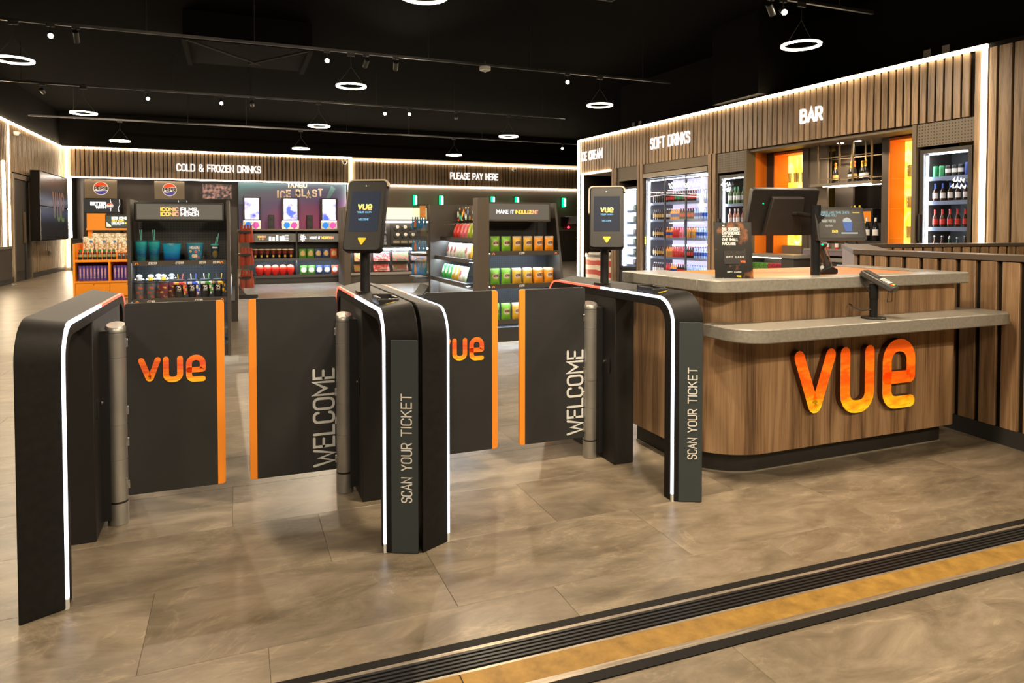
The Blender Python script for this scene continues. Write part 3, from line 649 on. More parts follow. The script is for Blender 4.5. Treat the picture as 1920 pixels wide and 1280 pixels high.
def machine(x, label):
    t = thing('frozen_drink_machine', label, 'drink machine', WORLD, (x, 24.7, 1.3), group='frozen drink machines in front of the purple poster')
    build('body', MB().box(-0.27, 0.27, 0.06, 0.6, 0.0, 1.08), 'dark_steel', t, bevel=0.01)
    build('screen_frame', MB().box(-0.29, 0.29, 0.0, 0.07, 0.32, 1.1), 'black_metal', t)
    build('screen', MB().box(-0.225, 0.225, -0.008, 0.0, 0.34, 1.06), 'machine_screen', t)
    build('drip_bay', MB().box(-0.28, 0.28, 0.03, 0.06, 0.02, 0.3), 'led_inner' if False else 'bright_steel', t)
    for sx, mt in ((-0.12, 'nozzle_blue'), (0.12, 'nozzle_pink')):
        build('dispense_lever', MB().cyl((sx, -0.02, 0.15), 0.1, 0.05, 18, axis='y').box(sx - 0.02, sx + 0.02, -0.02, 0.0, 0.0, 0.1), mt, t)
    build('bay_light', MB().box(-0.25, 0.25, -0.0, 0.03, 0.27, 0.3), 'led_cool', t)
for x, l in ((0.5, 'frozen drink machine with bright blue screen over the hanging red bags'), (1.745, 'middle frozen drink machine with blue and pink levers under its bright screen'), (3.04, 'frozen drink machine with bright screen beside the tall grey partition')): machine(x, l)
for x, l in ((1.12, 'black cup dispenser tower between the first and middle frozen drink machines'), (2.39, 'black cup dispenser tower between the middle and last frozen drink machines')):
    t = thing('cup_dispenser', l, 'dispenser', WORLD, (x, 24.8, 1.3))
    build('housing', MB().box(-0.1, 0.1, 0, 0.25, 0, 0.5), 'black_metal', t, bevel=0.01); build('window', MB().box(-0.06, 0.06, -0.008, 0, 0.12, 0.3), 'charcoal', t); build('badge', MB().box(-0.06, 0.06, -0.008, 0, 0.40, 0.47), 'graphite', t)

# pay wall: green lamps, terminal on a shelf
for i, x in enumerate((6.32, 7.35, 9.46, 10.49, 12.59)):
    t = thing('pay_point_lamp', ['upright green lamp over the lit pick and mix sign', 'upright green lamp over the crisps end panel', 'short-looking green lamp over the word make', 'short-looking green lamp over the word indulgent', 'upright green lamp over the card terminal shelf'][i], 'lamp', WORLD, (x, 25.5, 2.22))
    build('backplate', MB().box(-0.12, 0.12, -0.03, 0, 0, 0.4), 'charcoal_brown', t); build('green_tube', MB().cyl((-0.02, -0.09, 0.0), 0.075, 0.38, 16), 'led_green', t); build('bright_core', MB().box(-0.035, 0.035, -0.19, -0.16, 0.03, 0.35), 'led_green_core', t)
psf = thing('pay_shelf', 'dark brown pay shelf beside the glowing corner strip', 'shelf', WORLD, (11.6, 24.9, 0))
build('worktop', MB().box(0, 1.9, 0, 0.6, 1.24, 1.3), 'taupe', psf); build('front', MB().box(0, 1.9, 0.05, 0.6, 0, 1.24), 'charcoal_brown', psf)
t = thing('pay_terminal', 'dark self-service pay terminal with pale blue back and red scanner glow', 'terminal', WORLD, (12.55, 25.1, 1.3))
build('stand', MB().box(-0.06, 0.06, 0.1, 0.2, 0, 0.3), 'black_metal', t); build('screen_back', MB().box(0.02, 0.52, 0.1, 0.16, 0.22, 0.54), pm('pale_blue', (0.30, 0.40, 0.44), 0.5), t, bevel=0.01)
build('hood', MB().prism([(-0.26, 0.1), (-0.02, 0.1), (0.1, 0.5), (-0.26, 0.5)], -0.02, 0.1, 'y'), 'black_metal', t); em('scan_red', (1.0, 0.02, 0.05), 5.0); build('scanner_glow', MB().lathe([(0.0, 0.04), (0.05, 0.06), (0.06, 0.1), (0.0, 0.14)], 12, (0.06, -0.06, 0)), 'scan_red', t)

# ================================================================ shop displays
def bag_mb(wd, h, d, crimp=0.05, m_body=0, m_top=0):
    """filled packet standing on its base, front towards -y, origin at base centre"""
    b = MB(); nx, nz = 6, 8
    def bulge(u, v): return d / 2 * (1 - abs(u) ** 2.6) * (1 - abs(v) ** 3.0) ** 0.8 + 0.002
    for sgn in (-1, 1):
        vs = []; fs = []; ms = []
        for j in range(nz + 1):
            for i in range(nx + 1):
                u = -1 + 2 * i / nx; v = -1 + 2 * j / nz
                x = u * wd / 2 * (1 - 0.05 * (1 - abs(v))); z = h * (v + 1) / 2
                vs.append((x, sgn * bulge(u, v * 0.98), z))
        for j in range(nz):
            for i in range(nx):
                a = j * (nx + 1) + i; q = (a, a + 1, a + nx + 2, a + nx + 1)
                fs.append(q if sgn < 0 else q[::-1]); ms.append(m_top if j >= nz - 1 else m_body)
        b.add(vs, fs, ms)
    return b
def shelf_price(parent, x0, x1, y, z0, z1, prices, emb=True, mt='charcoal_brown'):
    s = build('price_strip', MB().box(x0, x1, y - 0.012, y, z0, z1), mt, parent)
    h = (z1 - z0) * 0.42
    for x, p in prices: b = MB(); put_text(b, p, h, h * 0.2, x, (z0 + z1) / 2 - h / 2, y - 0.0135, y - 0.012); build('price_print', b, 'print_white', s)
    if emb:
        for x in (x0 + 0.04, x1 - 0.04):
            b = MB(); b.ribbon(fillet([(x - 0.012, z0 + 0.012), (x - 0.008, z0 + 0.03), (x + 0.008, z0 + 0.03), (x + 0.012, z0 + 0.012)], 0.01), 0.007, y - 0.0135, y - 0.012, sides=False); build('emblem_print', b, 'gate_orange', s)
    return s

# ---------------------------------------------------------------- merchandise gondola (left), front at Y 7.62
g = thing('merchandise_display', 'charcoal gondola with iconic films sign and two shelves of cups', 'display stand', WORLD, (-0.99, 7.6, 0))
build('end_panel', MB().box(0, 0.03, 0, 0.62, 0, 1.6), 'charcoal_brown', g); build('end_panel', MB().box(0.90, 0.93, 0, 0.62, 0, 1.6), 'charcoal_brown', g)
build('back_panel', MB().box(0.03, 0.90, 0.46, 0.49, 0.1, 1.58), 'pegboard', g)
build('plinth', MB().box(0.03, 0.90, 0.03, 0.6, 0, 0.12), 'charcoal', g)
sg = build('sign_frame', MB().prism([(0.06, 1.38), (0.885, 1.38), (0.885, 1.575), (0.06, 1.575)], 0.03, 0.1, 'y'), 'black_metal', g, bevel=0.012)
build('sign_face', MB().box(0.085, 0.86, 0.024, 0.03, 1.402, 1.553), 'sign_panel_lit', sg)
b = MB(); put_text(b, 'ICONIC', 0.033, 0.0085, 0.452, 1.484, 0.019, 0.022, align='r', width=0.155); put_text(b, 'ICONIC', 0.033, 0.0085, 0.452, 1.437, 0.019, 0.022, align='r', width=0.155); build('sign_print', b, 'sunset_text', sg)
b = MB(); put_text(b, 'FILMS,', 0.033, 0.0085, 0.478, 1.484, 0.019, 0.022, align='l', width=0.155); put_text(b, 'MERCH', 0.033, 0.0085, 0.478, 1.437, 0.019, 0.022, align='l', width=0.158); build('sign_print', b, 'lit_white_text', sg)
for z, pr in ((0.985, [(0.22, '£10.99'), (0.46, '£12.99'), (0.67, '£8.99'), (0.8, '£8.99')]), (0.605, [(0.2, '£7.99'), (0.63, '£15.99')]), (0.28, [])):
    sh = build('shelf', MB().box(0.035, 0.895, 0.02, 0.46, z - 0.02, z), 'charcoal_brown', g)
    shelf_price(g, 0.04, 0.89, 0.015, z - 0.045, z + 0.004, pr)
    build('shelf_light', MB().box(0.05, 0.88, 0.04, 0.06, z - 0.026, z - 0.02), 'led_shelf', sh)
    build('glass_lip', MB().box(0.04, 0.89, 0.006, 0.009, z, z + 0.075), 'lip_glass', g)
# the far bay of the same block, seen edge-on
g2 = thing('side_shelf_bay', 'charcoal shelf bay behind the cup display, seen edge-on', 'display stand', WORLD, (-0.95, 8.24, 0))
build('core', MB().box(0.1, 0.55, 0, 2.2, 0, 1.58), 'charcoal_brown', g2)
build('end_panel', MB().box(0.1, 0.965, 2.2, 2.3, 0, 1.62), 'charcoal_brown', g2)
for z in (0.5, 0.8, 1.1): build('shelf', MB().box(0.55, 0.93 - (z - 0.5) * 0.12, 0.05, 2.2, z - 0.03, z), 'charcoal', g2)
pouch_white = blob('pouch_white', (0.75, 0.78, 0.82), (0.12, 0.35, 0.75), 0.1, 0.06, 0.06)
kb = Kind(solo('snack_bag', bag_mb(0.17, 0.22, 0.07), 'pouch_white', '', 'snack bag'))
for i, y in enumerate((8.6, 9.0, 9.4, 9.8, 10.2)): kb.at(WORLD, (-0.09, y, 0.5), 90, ORD[i] + ' white and blue snack bag behind the cup display counting from the front', 'snack bags on the edge-on bay')

# tall lidded tumblers, popcorn tubs
def cup_mb(r0, r1, h, lid=True, n=20, dome=0.0):
    p = [(r0 * .94, 0, 0), (r0, 0.004, 0), (r1, h, 0)]
    if lid: p += [(r1 * 1.06, h, 1), (r1 * 1.06, h + 0.012, 1), (r1 * 0.9, h + 0.016 + dome, 1), (r1 * .5, h + 0.018 + dome, 1)]
    else: p += [(r1 * 1.03, h, 1), (r1 * 1.03, h + 0.006, 1), (r1 * .97, h + 0.006, 0), (r0 * .95, 0.01, 0)]
    return MB().lathe(p, n)
grad('teal_foil', [(0.0, (0.05, 0.26, 0.27)), (0.35, (0.012, 0.11, 0.28)), (0.7, (0.015, 0.28, 0.36)), (1.0, (0.05, 0.48, 0.44))], axis=2, rough=0.22, wave=0.4)
pm('teal', (0.05, 0.32, 0.30), 0.3); pm('teal_pale', (0.16, 0.50, 0.47), 0.3); pm('deep_blue_lid', (0.03, 0.12, 0.15), 0.35)
grad('tub_blue', [(0.0, (0.006, 0.04, 0.30)), (0.3, (0.005, 0.17, 0.45)), (1.0, (0.018, 0.32, 0.48))], axis=2, rough=0.35)
pm('tub_print', (0.03, 0.18, 0.33), 0.45)
def curved_text(b, txt, h, sw, r, z, m=0, width=None, a0=-90, track=0.2):
    i0 = len(b.v); put_text(b, txt, h, sw, 0, z, 0, 0, m=m, width=width, track=track)
    def f(x, y, zz):
        rr = r(zz) if callable(r) else r; a = R(a0) + x / rr; return (rr * math.cos(a), rr * math.sin(a), zz)
    b.fn(f, i0)
def tumbler(x, y, label, straws=2, r0=0.042, r1=0.058, h=0.19, lab=None):
    t = thing('tumbler', label, 'cup', WORLD, (x, y, 0.986))
    build('cup', cup_mb(r0, r1, h, True), ['teal_foil', 'deep_blue_lid'], t)
    for k in range(straws): build('straw', MB().tube([(0.008 * k - 0.004, 0.0, h + 0.01), (-0.012 + 0.017 * k, -0.0, h + 0.12)], 0.0045, 8), 'teal_pale', t)
    return t
tumbler(-0.883, 7.74, 'teal foil tumbler with two spread straws at the panel end')
tumbler(-0.768, 7.74, 'teal foil tumbler with two crossed straws next to the plain blue tub')
t = thing('popcorn_tub', 'plain glossy blue tub with a scooped rim', 'tub', WORLD, (-0.608, 7.74, 0.986))
b = cup_mb(0.072, 0.088, 0.165, False, 28)
b.fn(lambda x, y, z: (x, y, z - (0.022 * math.exp(-(x / 0.05) ** 2) if (z > 0.15 and y < 0) else 0)))
build('tub', b, ['tub_blue', 'tub_blue'], t); b = MB(); curved_text(b, 'I I', 0.002, 0.002, 0.079, 0.06, width=0.05); build('print_line', b, 'teal_pale', t)
t = thing('popcorn_tub', 'blue printed film tub with white title and flower pattern', 'tub', WORLD, (-0.393, 7.74, 0.986))
build('tub', cup_mb(0.062, 0.083, 0.168, False, 28), ['tub_print', 'teal'], t)
b = MB(); curved_text(b, 'MOANA', 0.026, 0.0055, lambda z: 0.0635 + 0.021 * z / 0.168, 0.117, width=0.095); build('print_title', b, 'print_white', t)
def flower(b, a, z, r, m):
    rr = 0.0635 + 0.021 * z / 0.168
    for k in range(6):
        q = R(60 * k); c = (r * math.cos(q), z + r * math.sin(q)); i0 = len(b.v); b.add([(c[0] + 0.6 * r * math.cos(R(45 * j)), 0, c[1] + 0.6 * r * math.sin(R(45 * j))) for j in range(8)], [tuple(range(8))], m)
        b.fn(lambda x, y, zz: (rr * math.cos(R(a) + x / rr), rr * math.sin(R(a) + x / rr), zz), i0)
b = MB(); flower(b, -122, 0.092, 0.009, 0); flower(b, -82, 0.088, 0.009, 1); flower(b, -58, 0.1, 0.006, 0); flower(b, -100, 0.045, 0.013, 2); flower(b, -84, 0.045, 0.012, 2); flower(b, -60, 0.03, 0.008, 1)
build('print_flowers', b, [pm('flower_yellow', (0.75, 0.45, 0.05), 0.5), pm('flower_red', (0.75, 0.12, 0.05), 0.5), 'print_cream'], t)
t = thing('tumbler', 'small dark printed film tumbler with two tall teal straws', 'cup', WORLD, (-0.205, 7.72, 0.986))
blob('tumbler_print', (0.012, 0.035, 0.055), (0.20, 0.13, 0.03), 0.06, 0.03, 0.04)
build('cup', cup_mb(0.032, 0.04, 0.148, True), ['tumbler_print', 'teal'], t)
for k in range(2): build('straw', MB().tube([(0.004 + 0.014 * k, 0, 0.155), (0.016 + 0.02 * k, 0, 0.235 + 0.04 * k)], 0.0045, 8), 'teal_pale', t)
b = MB(); curved_text(b, 'MOANA', 0.014, 0.0035, 0.0395, 0.12, width=0.055); build('print_title', b, 'print_white', t)
# lower shelf: four cartoon cups (plain prints) and four scarf cups
noisy('party_print', (0.09, 0.12, 0.14), (0.55, 0.10, 0.04), scale=30, rough=0.35, detail=1, lo=0.55, hi=0.62)
noisy('party_print_plum', (0.16, 0.03, 0.045), (0.65, 0.42, 0.05), scale=30, rough=0.35, detail=1, lo=0.6, hi=0.66)
pm('topper_white', (0.75, 0.75, 0.74), 0.35); pm('topper_grey', (0.35, 0.36, 0.36), 0.3); pm('topper_yellow', (0.75, 0.42, 0.03), 0.4)
for i, (x, y, mt, lab) in enumerate([(-0.90, 7.70, 'party_print', 'grey and red party cup with white topper at the panel end'), (-0.80, 7.70, 'party_print', 'grey and red party cup with yellow-faced white topper, second along'),
        (-0.738, 7.80, 'party_print', 'grey party cup with white topper standing behind its row'), (-0.685, 7.70, 'party_print_plum', 'plum party cup with large white topper beside the red scarf cup'), (-0.62, 7.82, 'party_print_plum', 'plum party cup with grey topper half hidden behind the red scarf')]):
    t = thing('topper_cup', lab, 'cup', WORLD, (x, y, 0.606)); build('cup', cup_mb(0.036, 0.046, 0.155, True, 18), [mt, 'charcoal'], t)
    tp = MB().lathe([(0.0, 0.0), (0.024, 0.008), (0.028, 0.022), (0.018, 0.034), (0.026, 0.042), (0.03, 0.054), (0.022, 0.068), (0.0, 0.075)], 12, (0, 0, 0.17)); build('topper', tp, 'topper_white' if i != 4 else 'topper_grey', t)
    for ax in (-0.034, 0.036): build('topper_arm', MB().lathe([(0, 0), (0.013, 0.011), (0.0, 0.025)], 8, (ax, -0.01, 0.182)), 'topper_white', t)
    build('topper_front', MB().lathe([(0.0, 0), (0.022, 0.012), (0.018, 0.035), (0.0, 0.045)], 10, (0.004, -0.024, 0.175)), 'topper_yellow' if i in (1, 3) else 'topper_grey', t)
SC = [((0.62, 0.05, 0.05), (0.60, 0.30, 0.04), 'red and gold', 0), ((0.05, 0.10, 0.55), (0.62, 0.55, 0.44), 'blue and cream', 1), ((0.06, 0.24, 0.03), (0.60, 0.55, 0.46), 'green and cream', 2), ((0.70, 0.36, 0.03), (0.05, 0.045, 0.04), 'gold and black', 3)]
pm('cup_black', (0.018, 0.016, 0.014), 0.4)
for c1, c2, nm, i in SC:
    x = -0.545 + i * 0.122
    t = thing('scarf_cup', 'black cup wrapped in a ' + nm + ' striped scarf', 'cup', WORLD, (x, 7.72, 0.606))
    build('cup', cup_mb(0.036, 0.047, 0.17, True, 20), ['cup_black', 'graphite'], t)
    ma = pm('scarf_a%d' % i, c1, 0.85); mb_ = pm('scarf_b%d' % i, c2, 0.85); s_ = MB(); n = 16
    for k in range(n):
        a0, a1 = 2 * math.pi * k / n, 2 * math.pi * (k + 1) / n; r = 0.052
        vs = []
        for a in (a0, a1):
            for rr, z in ((r - 0.004, 0.132), (r + 0.003, 0.138), (r + 0.004, 0.155), (r - 0.003, 0.162)): vs.append((rr * math.cos(a), rr * math.sin(a), z))
        s_.add(vs, [(0, 4, 5, 1), (1, 5, 6, 2), (2, 6, 7, 3)], k // 2 % 2)
    sc_ = build('scarf', s_, [ma, mb_], t); tl = MB()
    for k, (dx, z0, z1) in enumerate(((0.034, 0.155, 0.125), (0.038, 0.125, 0.09), (0.042, 0.09, 0.055), (0.046, 0.055, 0.03))):
        tl.box(dx, dx + 0.018, -0.052, -0.042, z1, z0, k % 2); tl.box(dx + 0.016, dx + 0.032, -0.042, -0.03, z1 + 0.012, z0 + 0.008, (k + 1) % 2)
    build('scarf_tail', tl, [ma, mb_], t, bevel=0.003)
    for dx in (-0.008, 0.03): build('straw', MB().tube([(dx, 0.0, 0.18), (dx + 0.006 * (1 if dx > 0 else -1), 0, 0.24)], 0.0042, 8), ma if dx > 0 else mb_, t)
    b = MB(); curved_text(b, '25', 0.034, 0.006, lambda z: 0.0367 + 0.011 * z / 0.17, 0.086, width=0.034)
    for zz in (0.077, 0.068): curved_text(b, 'IIIIIII', 0.005, 0.002, lambda z: 0.0367 + 0.011 * z / 0.17, zz, width=0.036)
    build('print_number', b, 'print_white', t)

# ---------------------------------------------------------------- acrylic hanging displays on the gondola ends
def hang_display(F, loc, mirror, label):
    t = thing('hanging_display', label, 'display stand', F, loc); s = -1 if mirror else 1
    out = fillet([(0, 0.36), (s * 0.17, 0.36), (s * 0.23, 0.42), (s * 0.23, 1.66), (0, 1.66)], [0, .06, .06, .04, 0]); out = out if s > 0 else out[::-1]
    build('acrylic_side', MB().prism(out, 0.0, 0.006, 'y'), 'acrylic', t)
    build('base_bracket', MB().prism((fillet([(0, 0.30), (s * 0.26, 0.30), (s * 0.26, 0.36), (s * 0.10, 0.36), (0, 0.5)], [0, .03, .02, .06, 0]))[::s], 0.02, 0.5, 'y'), 'charcoal', t)
    for z in (0.62, 0.95, 1.28): build('bar', MB().box(0, s * 0.17, 0.05, 0.5, z - 0.03, z), 'charcoal', t)
    return t
hang_display(WORLD, (0.025, 10.5, 0), False, 'clear acrylic hanging display of red bags behind the cup display')
pm('red_foil', (0.62, 0.09, 0.04), 0.25); pm('red_ribbon', (0.75, 0.03, 0.03), 0.4)
def hang_bag(w_, h, mt, name): return Kind(solo(name, MB().lathe([(w_ * .55, 0), (w_ * .62, h * .08), (w_ * .5, h * .5), (w_ * .22, h * .9), (w_ * .3, h)], 8).fn(lambda x, y, z: (x, y * 0.5, z)), mt, '', 'sweet bag'))
kr = hang_bag(0.062, 0.26, 'red_foil', 'hanging_bag')
for r, z in enumerate((1.36, 1.03, 0.70)):
    for i in range(4):
        kr.at(WORLD, (0.075 + 0.042 * i, 10.62 + 0.03 * (i % 2), z - 0.25), 0, 'slim red foil bag hanging on the %s bar of the acrylic display' % ('top', 'middle', 'lowest')[r], 'red foil bags on the %s bar' % ('top', 'middle', 'lowest')[r], scale=(1, 1, 1 - 0.04 * (i % 2)))
solo('ribbon_tail', MB().tube([(0, 0, 0.9), (0.02, -0.02, 0.7), (0.0, 0, 0.55), (0.03, 0, 0.4), (0.035, 0, 0.28)], 0.006, 6), 'red_ribbon', 'thin red ribbon trailing down the acrylic display', 'ribbon', WORLD, (0.06, 10.56, 0.02))

# ---------------------------------------------------------------- low shelf run (make it moreish)
s = thing('snack_shelf_unit', 'low charcoal shelf run with lit snack signs in front of the frozen drinks', 'shelf unit', WORLD, (0.3, 17.2, 0))
build('plinth', MB().box(0, 2.2, 0.06, 0.6, 0, 0.16), 'charcoal', s); build('back_panel', MB().box(0, 2.2, 0.5, 0.55, 0.16, 1.3), 'pegboard', s)
build('end_panel', MB().box(-0.03, 0.0, 0.0, 0.6, 0, 1.3), 'charcoal_brown', s); build('end_panel', MB().box(2.2, 2.23, 0, 0.6, 0, 1.3), 'charcoal_brown', s); build('top', MB().box(-0.03, 2.23, 0, 0.6, 1.27, 1.31), 'taupe', s); build('upright', MB().box(1.04, 1.07, 0.12, 0.5, 0.16, 1.27), 'charcoal', s)
for z in (0.60, 0.195):
    sh = build('shelf', MB().box(0, 2.2, 0.02, 0.5, z - 0.03, z), 'charcoal_brown', s); build('price_strip', MB().box(0, 2.2, 0.005, 0.02, z - 0.05, z + 0.01), 'dark_steel', s); build('shelf_light', MB().box(0.02, 2.18, 0.06, 0.09, z - 0.036, z - 0.03), 'led_shelf', sh)
for x0, x1 in ((0.02, 1.03), (1.09, 2.19)):
    sg = build('lit_sign', MB().box(x0, x1, 0.02, 0.1, 1.0, 1.2), 'sign_panel_lit', s)
    b = MB()
    if x0 > 1:
        put_text(b, 'MAKE IT', 0.055, 0.014, 1.60, 1.07, 0.012, 0.018, align='r', width=0.24); c = MB(); put_text(c, 'MOREISH', 0.055, 0.014, 1.64, 1.07, 0.012, 0.018, align='l', width=0.27); build('sign_print', c, 'sunset_text', sg)
        for k in range(16): b.lathe([(0, 0), (0.018, 0.0), (0.0, 0.002)], 6, (1.2 + 0.07 * math.cos(k * 2.4) * math.sqrt(k / 16.), 0.012, 1.1 + 0.085 * math.sin(k * 2.4) * math.sqrt(k / 16.)), axis='y')
    else:
        for k, (x, h) in enumerate(((0.42, 0.1), (0.5, 0.09), (0.58, 0.13), (0.66, 0.11), (0.72, 0.12))): b.box(x, x + 0.055, 0.012, 0.018, 1.03, 1.03 + h)
        for zz in (1.15, 1.11, 1.07, 1.03): put_text(b, 'IIIII', 0.02, 0.009, 0.83, zz, 0.012, 0.018, width=0.07)
        c = MB(); put_text(c, 'IIIIIIII', 0.035, 0.014, 0.26, 1.11, 0.012, 0.018, width=0.16); put_text(c, 'IIII', 0.025, 0.012, 0.26, 1.06, 0.012, 0.018, width=0.1); build('sign_print', c, 'sunset_text', sg)
    build('sign_print', b, 'lit_white_text', sg)
grad('cup_red_black', [(0.0, (0.010, 0.008, 0.008)), (0.45, (0.02, 0.01, 0.01)), (0.6, (0.22, 0.02, 0.015)), (1.0, (0.05, 0.01, 0.012))], axis=2, rough=0.35)
kc_ = Kind(solo('drink_cup', MB().lathe([(0.045, 0, 0), (0.062, 0.2, 0), (0.068, 0.2, 1), (0.068, 0.215, 1), (0.05, 0.225, 1)], 14).box(-0.02, 0.02, -0.056, -0.045, 0.03, 0.08, 2), ['cup_red_black', 'print_cream', 'flower_yellow'], '', 'cup'))
for i in range(7): kc_.at(WORLD, (0.42 + 0.135 * i, 17.42, 0.605), 0, ORD[i] + ' black film cup with cream rim counting from the red bag display', 'film cups on the low shelf run')
grad('helmet_red', [(0.0, (0.55, 0.012, 0.01)), (0.75, (0.60, 0.03, 0.015)), (1.0, (0.85, 0.30, 0.14))], axis=2, rough=0.25)
kh = Kind(solo('helmet_cup', MB().lathe([(0.055, 0, 0), (0.075, 0.03, 0), (0.092, 0.1, 0), (0.098, 0.15, 0), (0.088, 0.2, 0), (0.06, 0.235, 0), (0.02, 0.25, 0)], 18), ['helmet_red'], '', 'cup'))
for i in range(5): kh.at(WORLD, (0.515 + 0.175 * i, 17.38, 0.2), 0, ORD[i] + ' red egg-shaped lidded cup counting from the red bag display', 'red rounded cups on the bottom shelf')
BG = [('green', (0.06, 0.25, 0.02)), ('green', (0.06, 0.25, 0.02)), ('blue', (0.02, 0.05, 0.17)), ('blue', (0.02, 0.05, 0.17)), ('red', (0.60, 0.07, 0.02))]
popk = {}
for nm, col in dict(BG).items():
    for sfx, sp_ in (('', (0.55, 0.38, 0.16)), ('_white', (0.85, 0.80, 0.72))):
        blob('popcorn_%s%s' % (nm, sfx), col, sp_, 0.11, 0.07, 0.075); popk[nm + sfx] = Kind(solo('popcorn_bag', bag_mb(0.165, 0.22, 0.06), 'popcorn_%s%s' % (nm, sfx), '', 'popcorn bag'))
for r, (z, sfx, dx) in enumerate(((0.605, '', 0.0), (0.2, '_white', 0.02))):
    for i, (nm, col) in enumerate(BG):
        same = sum(1 for q in BG if q[0] == nm) > 1
        popk[nm + sfx].at(WORLD, (1.5 + dx + 0.186 * i, 17.36, z), 0, '%s%s popcorn bag on the %s shelf under the moreish sign' % (('first ' if i % 2 == 0 else 'second ') if same else '', nm, 'upper' if r == 0 else 'bottom'), 'popcorn bags under the moreish sign')
# tall partition beside it
t = thing('partition_panel', 'tall grey-brown partition with a narrow slot beside the frozen drink machines', 'partition', WORLD, (2.57, 15.95, 0))
build('panel', MB().box(-0.27, -0.13, 0, 1.0, 0, 1.82), 'taupe_dark', t); build('slot', MB().box(-0.274, -0.27, 0.35, 0.6, 1.45, 1.75), 'charcoal', t)

# ---------------------------------------------------------------- pick and mix
p = thing('pick_and_mix_stand', 'charcoal sweet stand with glowing cream sign and clear bins', 'sweet stand', WORLD, (2.5, 16.3, 0))
build('body', MB().box(0, 1.9, 0.25, 0.75, 0.0, 1.85), 'charcoal', p); build('lower_front', MB().box(0, 1.9, 0.05, 0.25, 0, 0.24), 'charcoal_brown', p); build('front_rail', MB().box(0, 1.9, 0.0, 0.08, 0.22, 0.28), 'bright_steel', p)
em('sweet_sign', (1.0, 0.80, 0.42), 1.6); build('lit_sign', MB().box(0.72, 1.88, 0.18, 0.25, 1.55, 1.83), 'sweet_sign', p); build('sign_ledge', MB().box(0.7, 1.9, 0.12, 0.25, 1.47, 1.5), 'led_inner', p)
build('middle_shelf', MB().box(0, 1.9, 0.05, 0.25, 0.86, 0.90), 'dark_steel', p); build('shelf_light', MB().box(0.02, 1.88, 0.06, 0.12, 0.82, 0.85), 'led_shelf', p)
SW = [((0.45, 0.38, 0.05), (0.55, 0.12, 0.14), 'mixed yellow'), ((0.60, 0.05, 0.06), (0.85, 0.35, 0.30), 'bright red'), ((0.10, 0.18, 0.06), (0.45, 0.10, 0.12), 'green and red'), ((0.5, 0.2, 0.05), (0.2, 0.25, 0.4), 'orange')]
for i, (c1, c2, nm) in enumerate(SW):
    x = 0.08 + 0.46 * i; mt = noisy('sweets%d' % i, c1, c2, scale=22, rough=0.35, detail=2, lo=0.42, hi=0.58, bump=0.6)
    for z0, z1, l in ((0.53, 0.82, 'upper'), (0.29, 0.52, 'lower')):
        bn = thing('sweet_bin', '%s clear bin of %s sweets on the lit stand' % (l, nm), 'sweet bin', WORLD, (2.5 + x, 16.3, 0))
        build('tub', MB().prism([(0.04, z0), (0.24, z0), (0.24, z1), (0.12, z1)], 0, 0.40, 'x'), 'acrylic', bn)
        o = build('sweets', MB().prism([(0.06, z0 + 0.01), (0.22, z0 + 0.01), (0.22, z1 - 0.06), (0.12, z1 - 0.06 if l == 'upper' else z0 + 0.1)], 0.012, 0.388, 'x'), mt, bn); o['kind'] = 'stuff'
        build('lid_handle', MB().box(0.1, 0.3, 0.025 if l == 'upper' else 0.07, 0.05 if l == 'upper' else 0.1, z0 + 0.03, z0 + 0.06), 'bright_steel', bn)
noisy('wrapped_sweets', (0.03, 0.035, 0.05), (0.25, 0.27, 0.32), scale=30, rough=0.3, detail=2)
for i, z in enumerate((1.2, 0.93)):
    solo('wrapped_sweet_pile', MB().prism([(-0.02, 0), (0.2, 0), (0.2, 0.22), (0.05, 0.22)], 0, 0.3, 'x'), 'wrapped_sweets', ('upper' if i == 0 else 'lower') + ' box of dark wrapped sweets behind the first ticket screen', 'sweets', WORLD, (3.05, 16.35, z))
t = thing('scoop_board', 'black board of round white scoop holders under the glowing sign', 'holder', WORLD, (3.48, 16.42, 0.93))
build('board', MB().prism([(0.0, 0), (0.1, 0), (0.1, 0.52), (0.06, 0.52)], 0, 0.62, 'x'), 'black_metal', t)
for i in range(3):
    for j in range(2):
        h_ = build('scoop', MB().cyl((0.12 + 0.19 * i, -0.05 + 0.03 * j, 0.22 + 0.18 * j), 0.055, 0.05, 16, axis='y'), 'charcoal', t); build('scoop_lid', MB().cyl((0.15 + 0.19 * i, -0.07 + 0.03 * j, 0.25 + 0.18 * j), 0.042, 0.02, 16, axis='y'), 'print_white', h_)
for i in range(3): build('tray', MB().box(0.04 + 0.19 * i, 0.2 + 0.19 * i, -0.04, 0.0, 0.03, 0.1), 'taupe_light', t, bevel=0.01)

# ---------------------------------------------------------------- snack gondola (right)
g = thing('chocolate_display', 'charcoal gondola with make it indulgent sign and chocolate pouches', 'display stand', WORLD, (2.53, 7.3, 0))
build('end_panel', MB().box(0, 0.14, 0.0, 0.16, 0, 1.66), 'taupe_dark', g)
side = [(0.0, 0.0), (0.62, 0.0), (0.62, 1.62), (0.22, 1.62), (0.05, 0.85), (0.0, 0.6)]
build('end_panel', MB().prism(side, 1.06, 1.09, 'x'), 'charcoal_brown', g)
build('back_panel', MB().box(0.14, 1.06, 0.44, 0.48, 0.05, 1.6), 'pegboard', g); build('plinth', MB().box(0.02, 1.06, 0.06, 0.6, 0, 0.16), 'charcoal', g)
sg = build('sign_box', MB().box(0.14, 0.90, 0.03, 0.2, 1.415, 1.595), 'sign_panel_lit', g); build('sign_soffit', MB().box(0.14, 0.92, 0.03, 0.3, 1.395, 1.415).box(0.14, 0.92, 0.03, 0.44, 1.595, 1.615).box(0.90, 0.92, 0.03, 0.44, 1.415, 1.595), 'charcoal_brown', g)
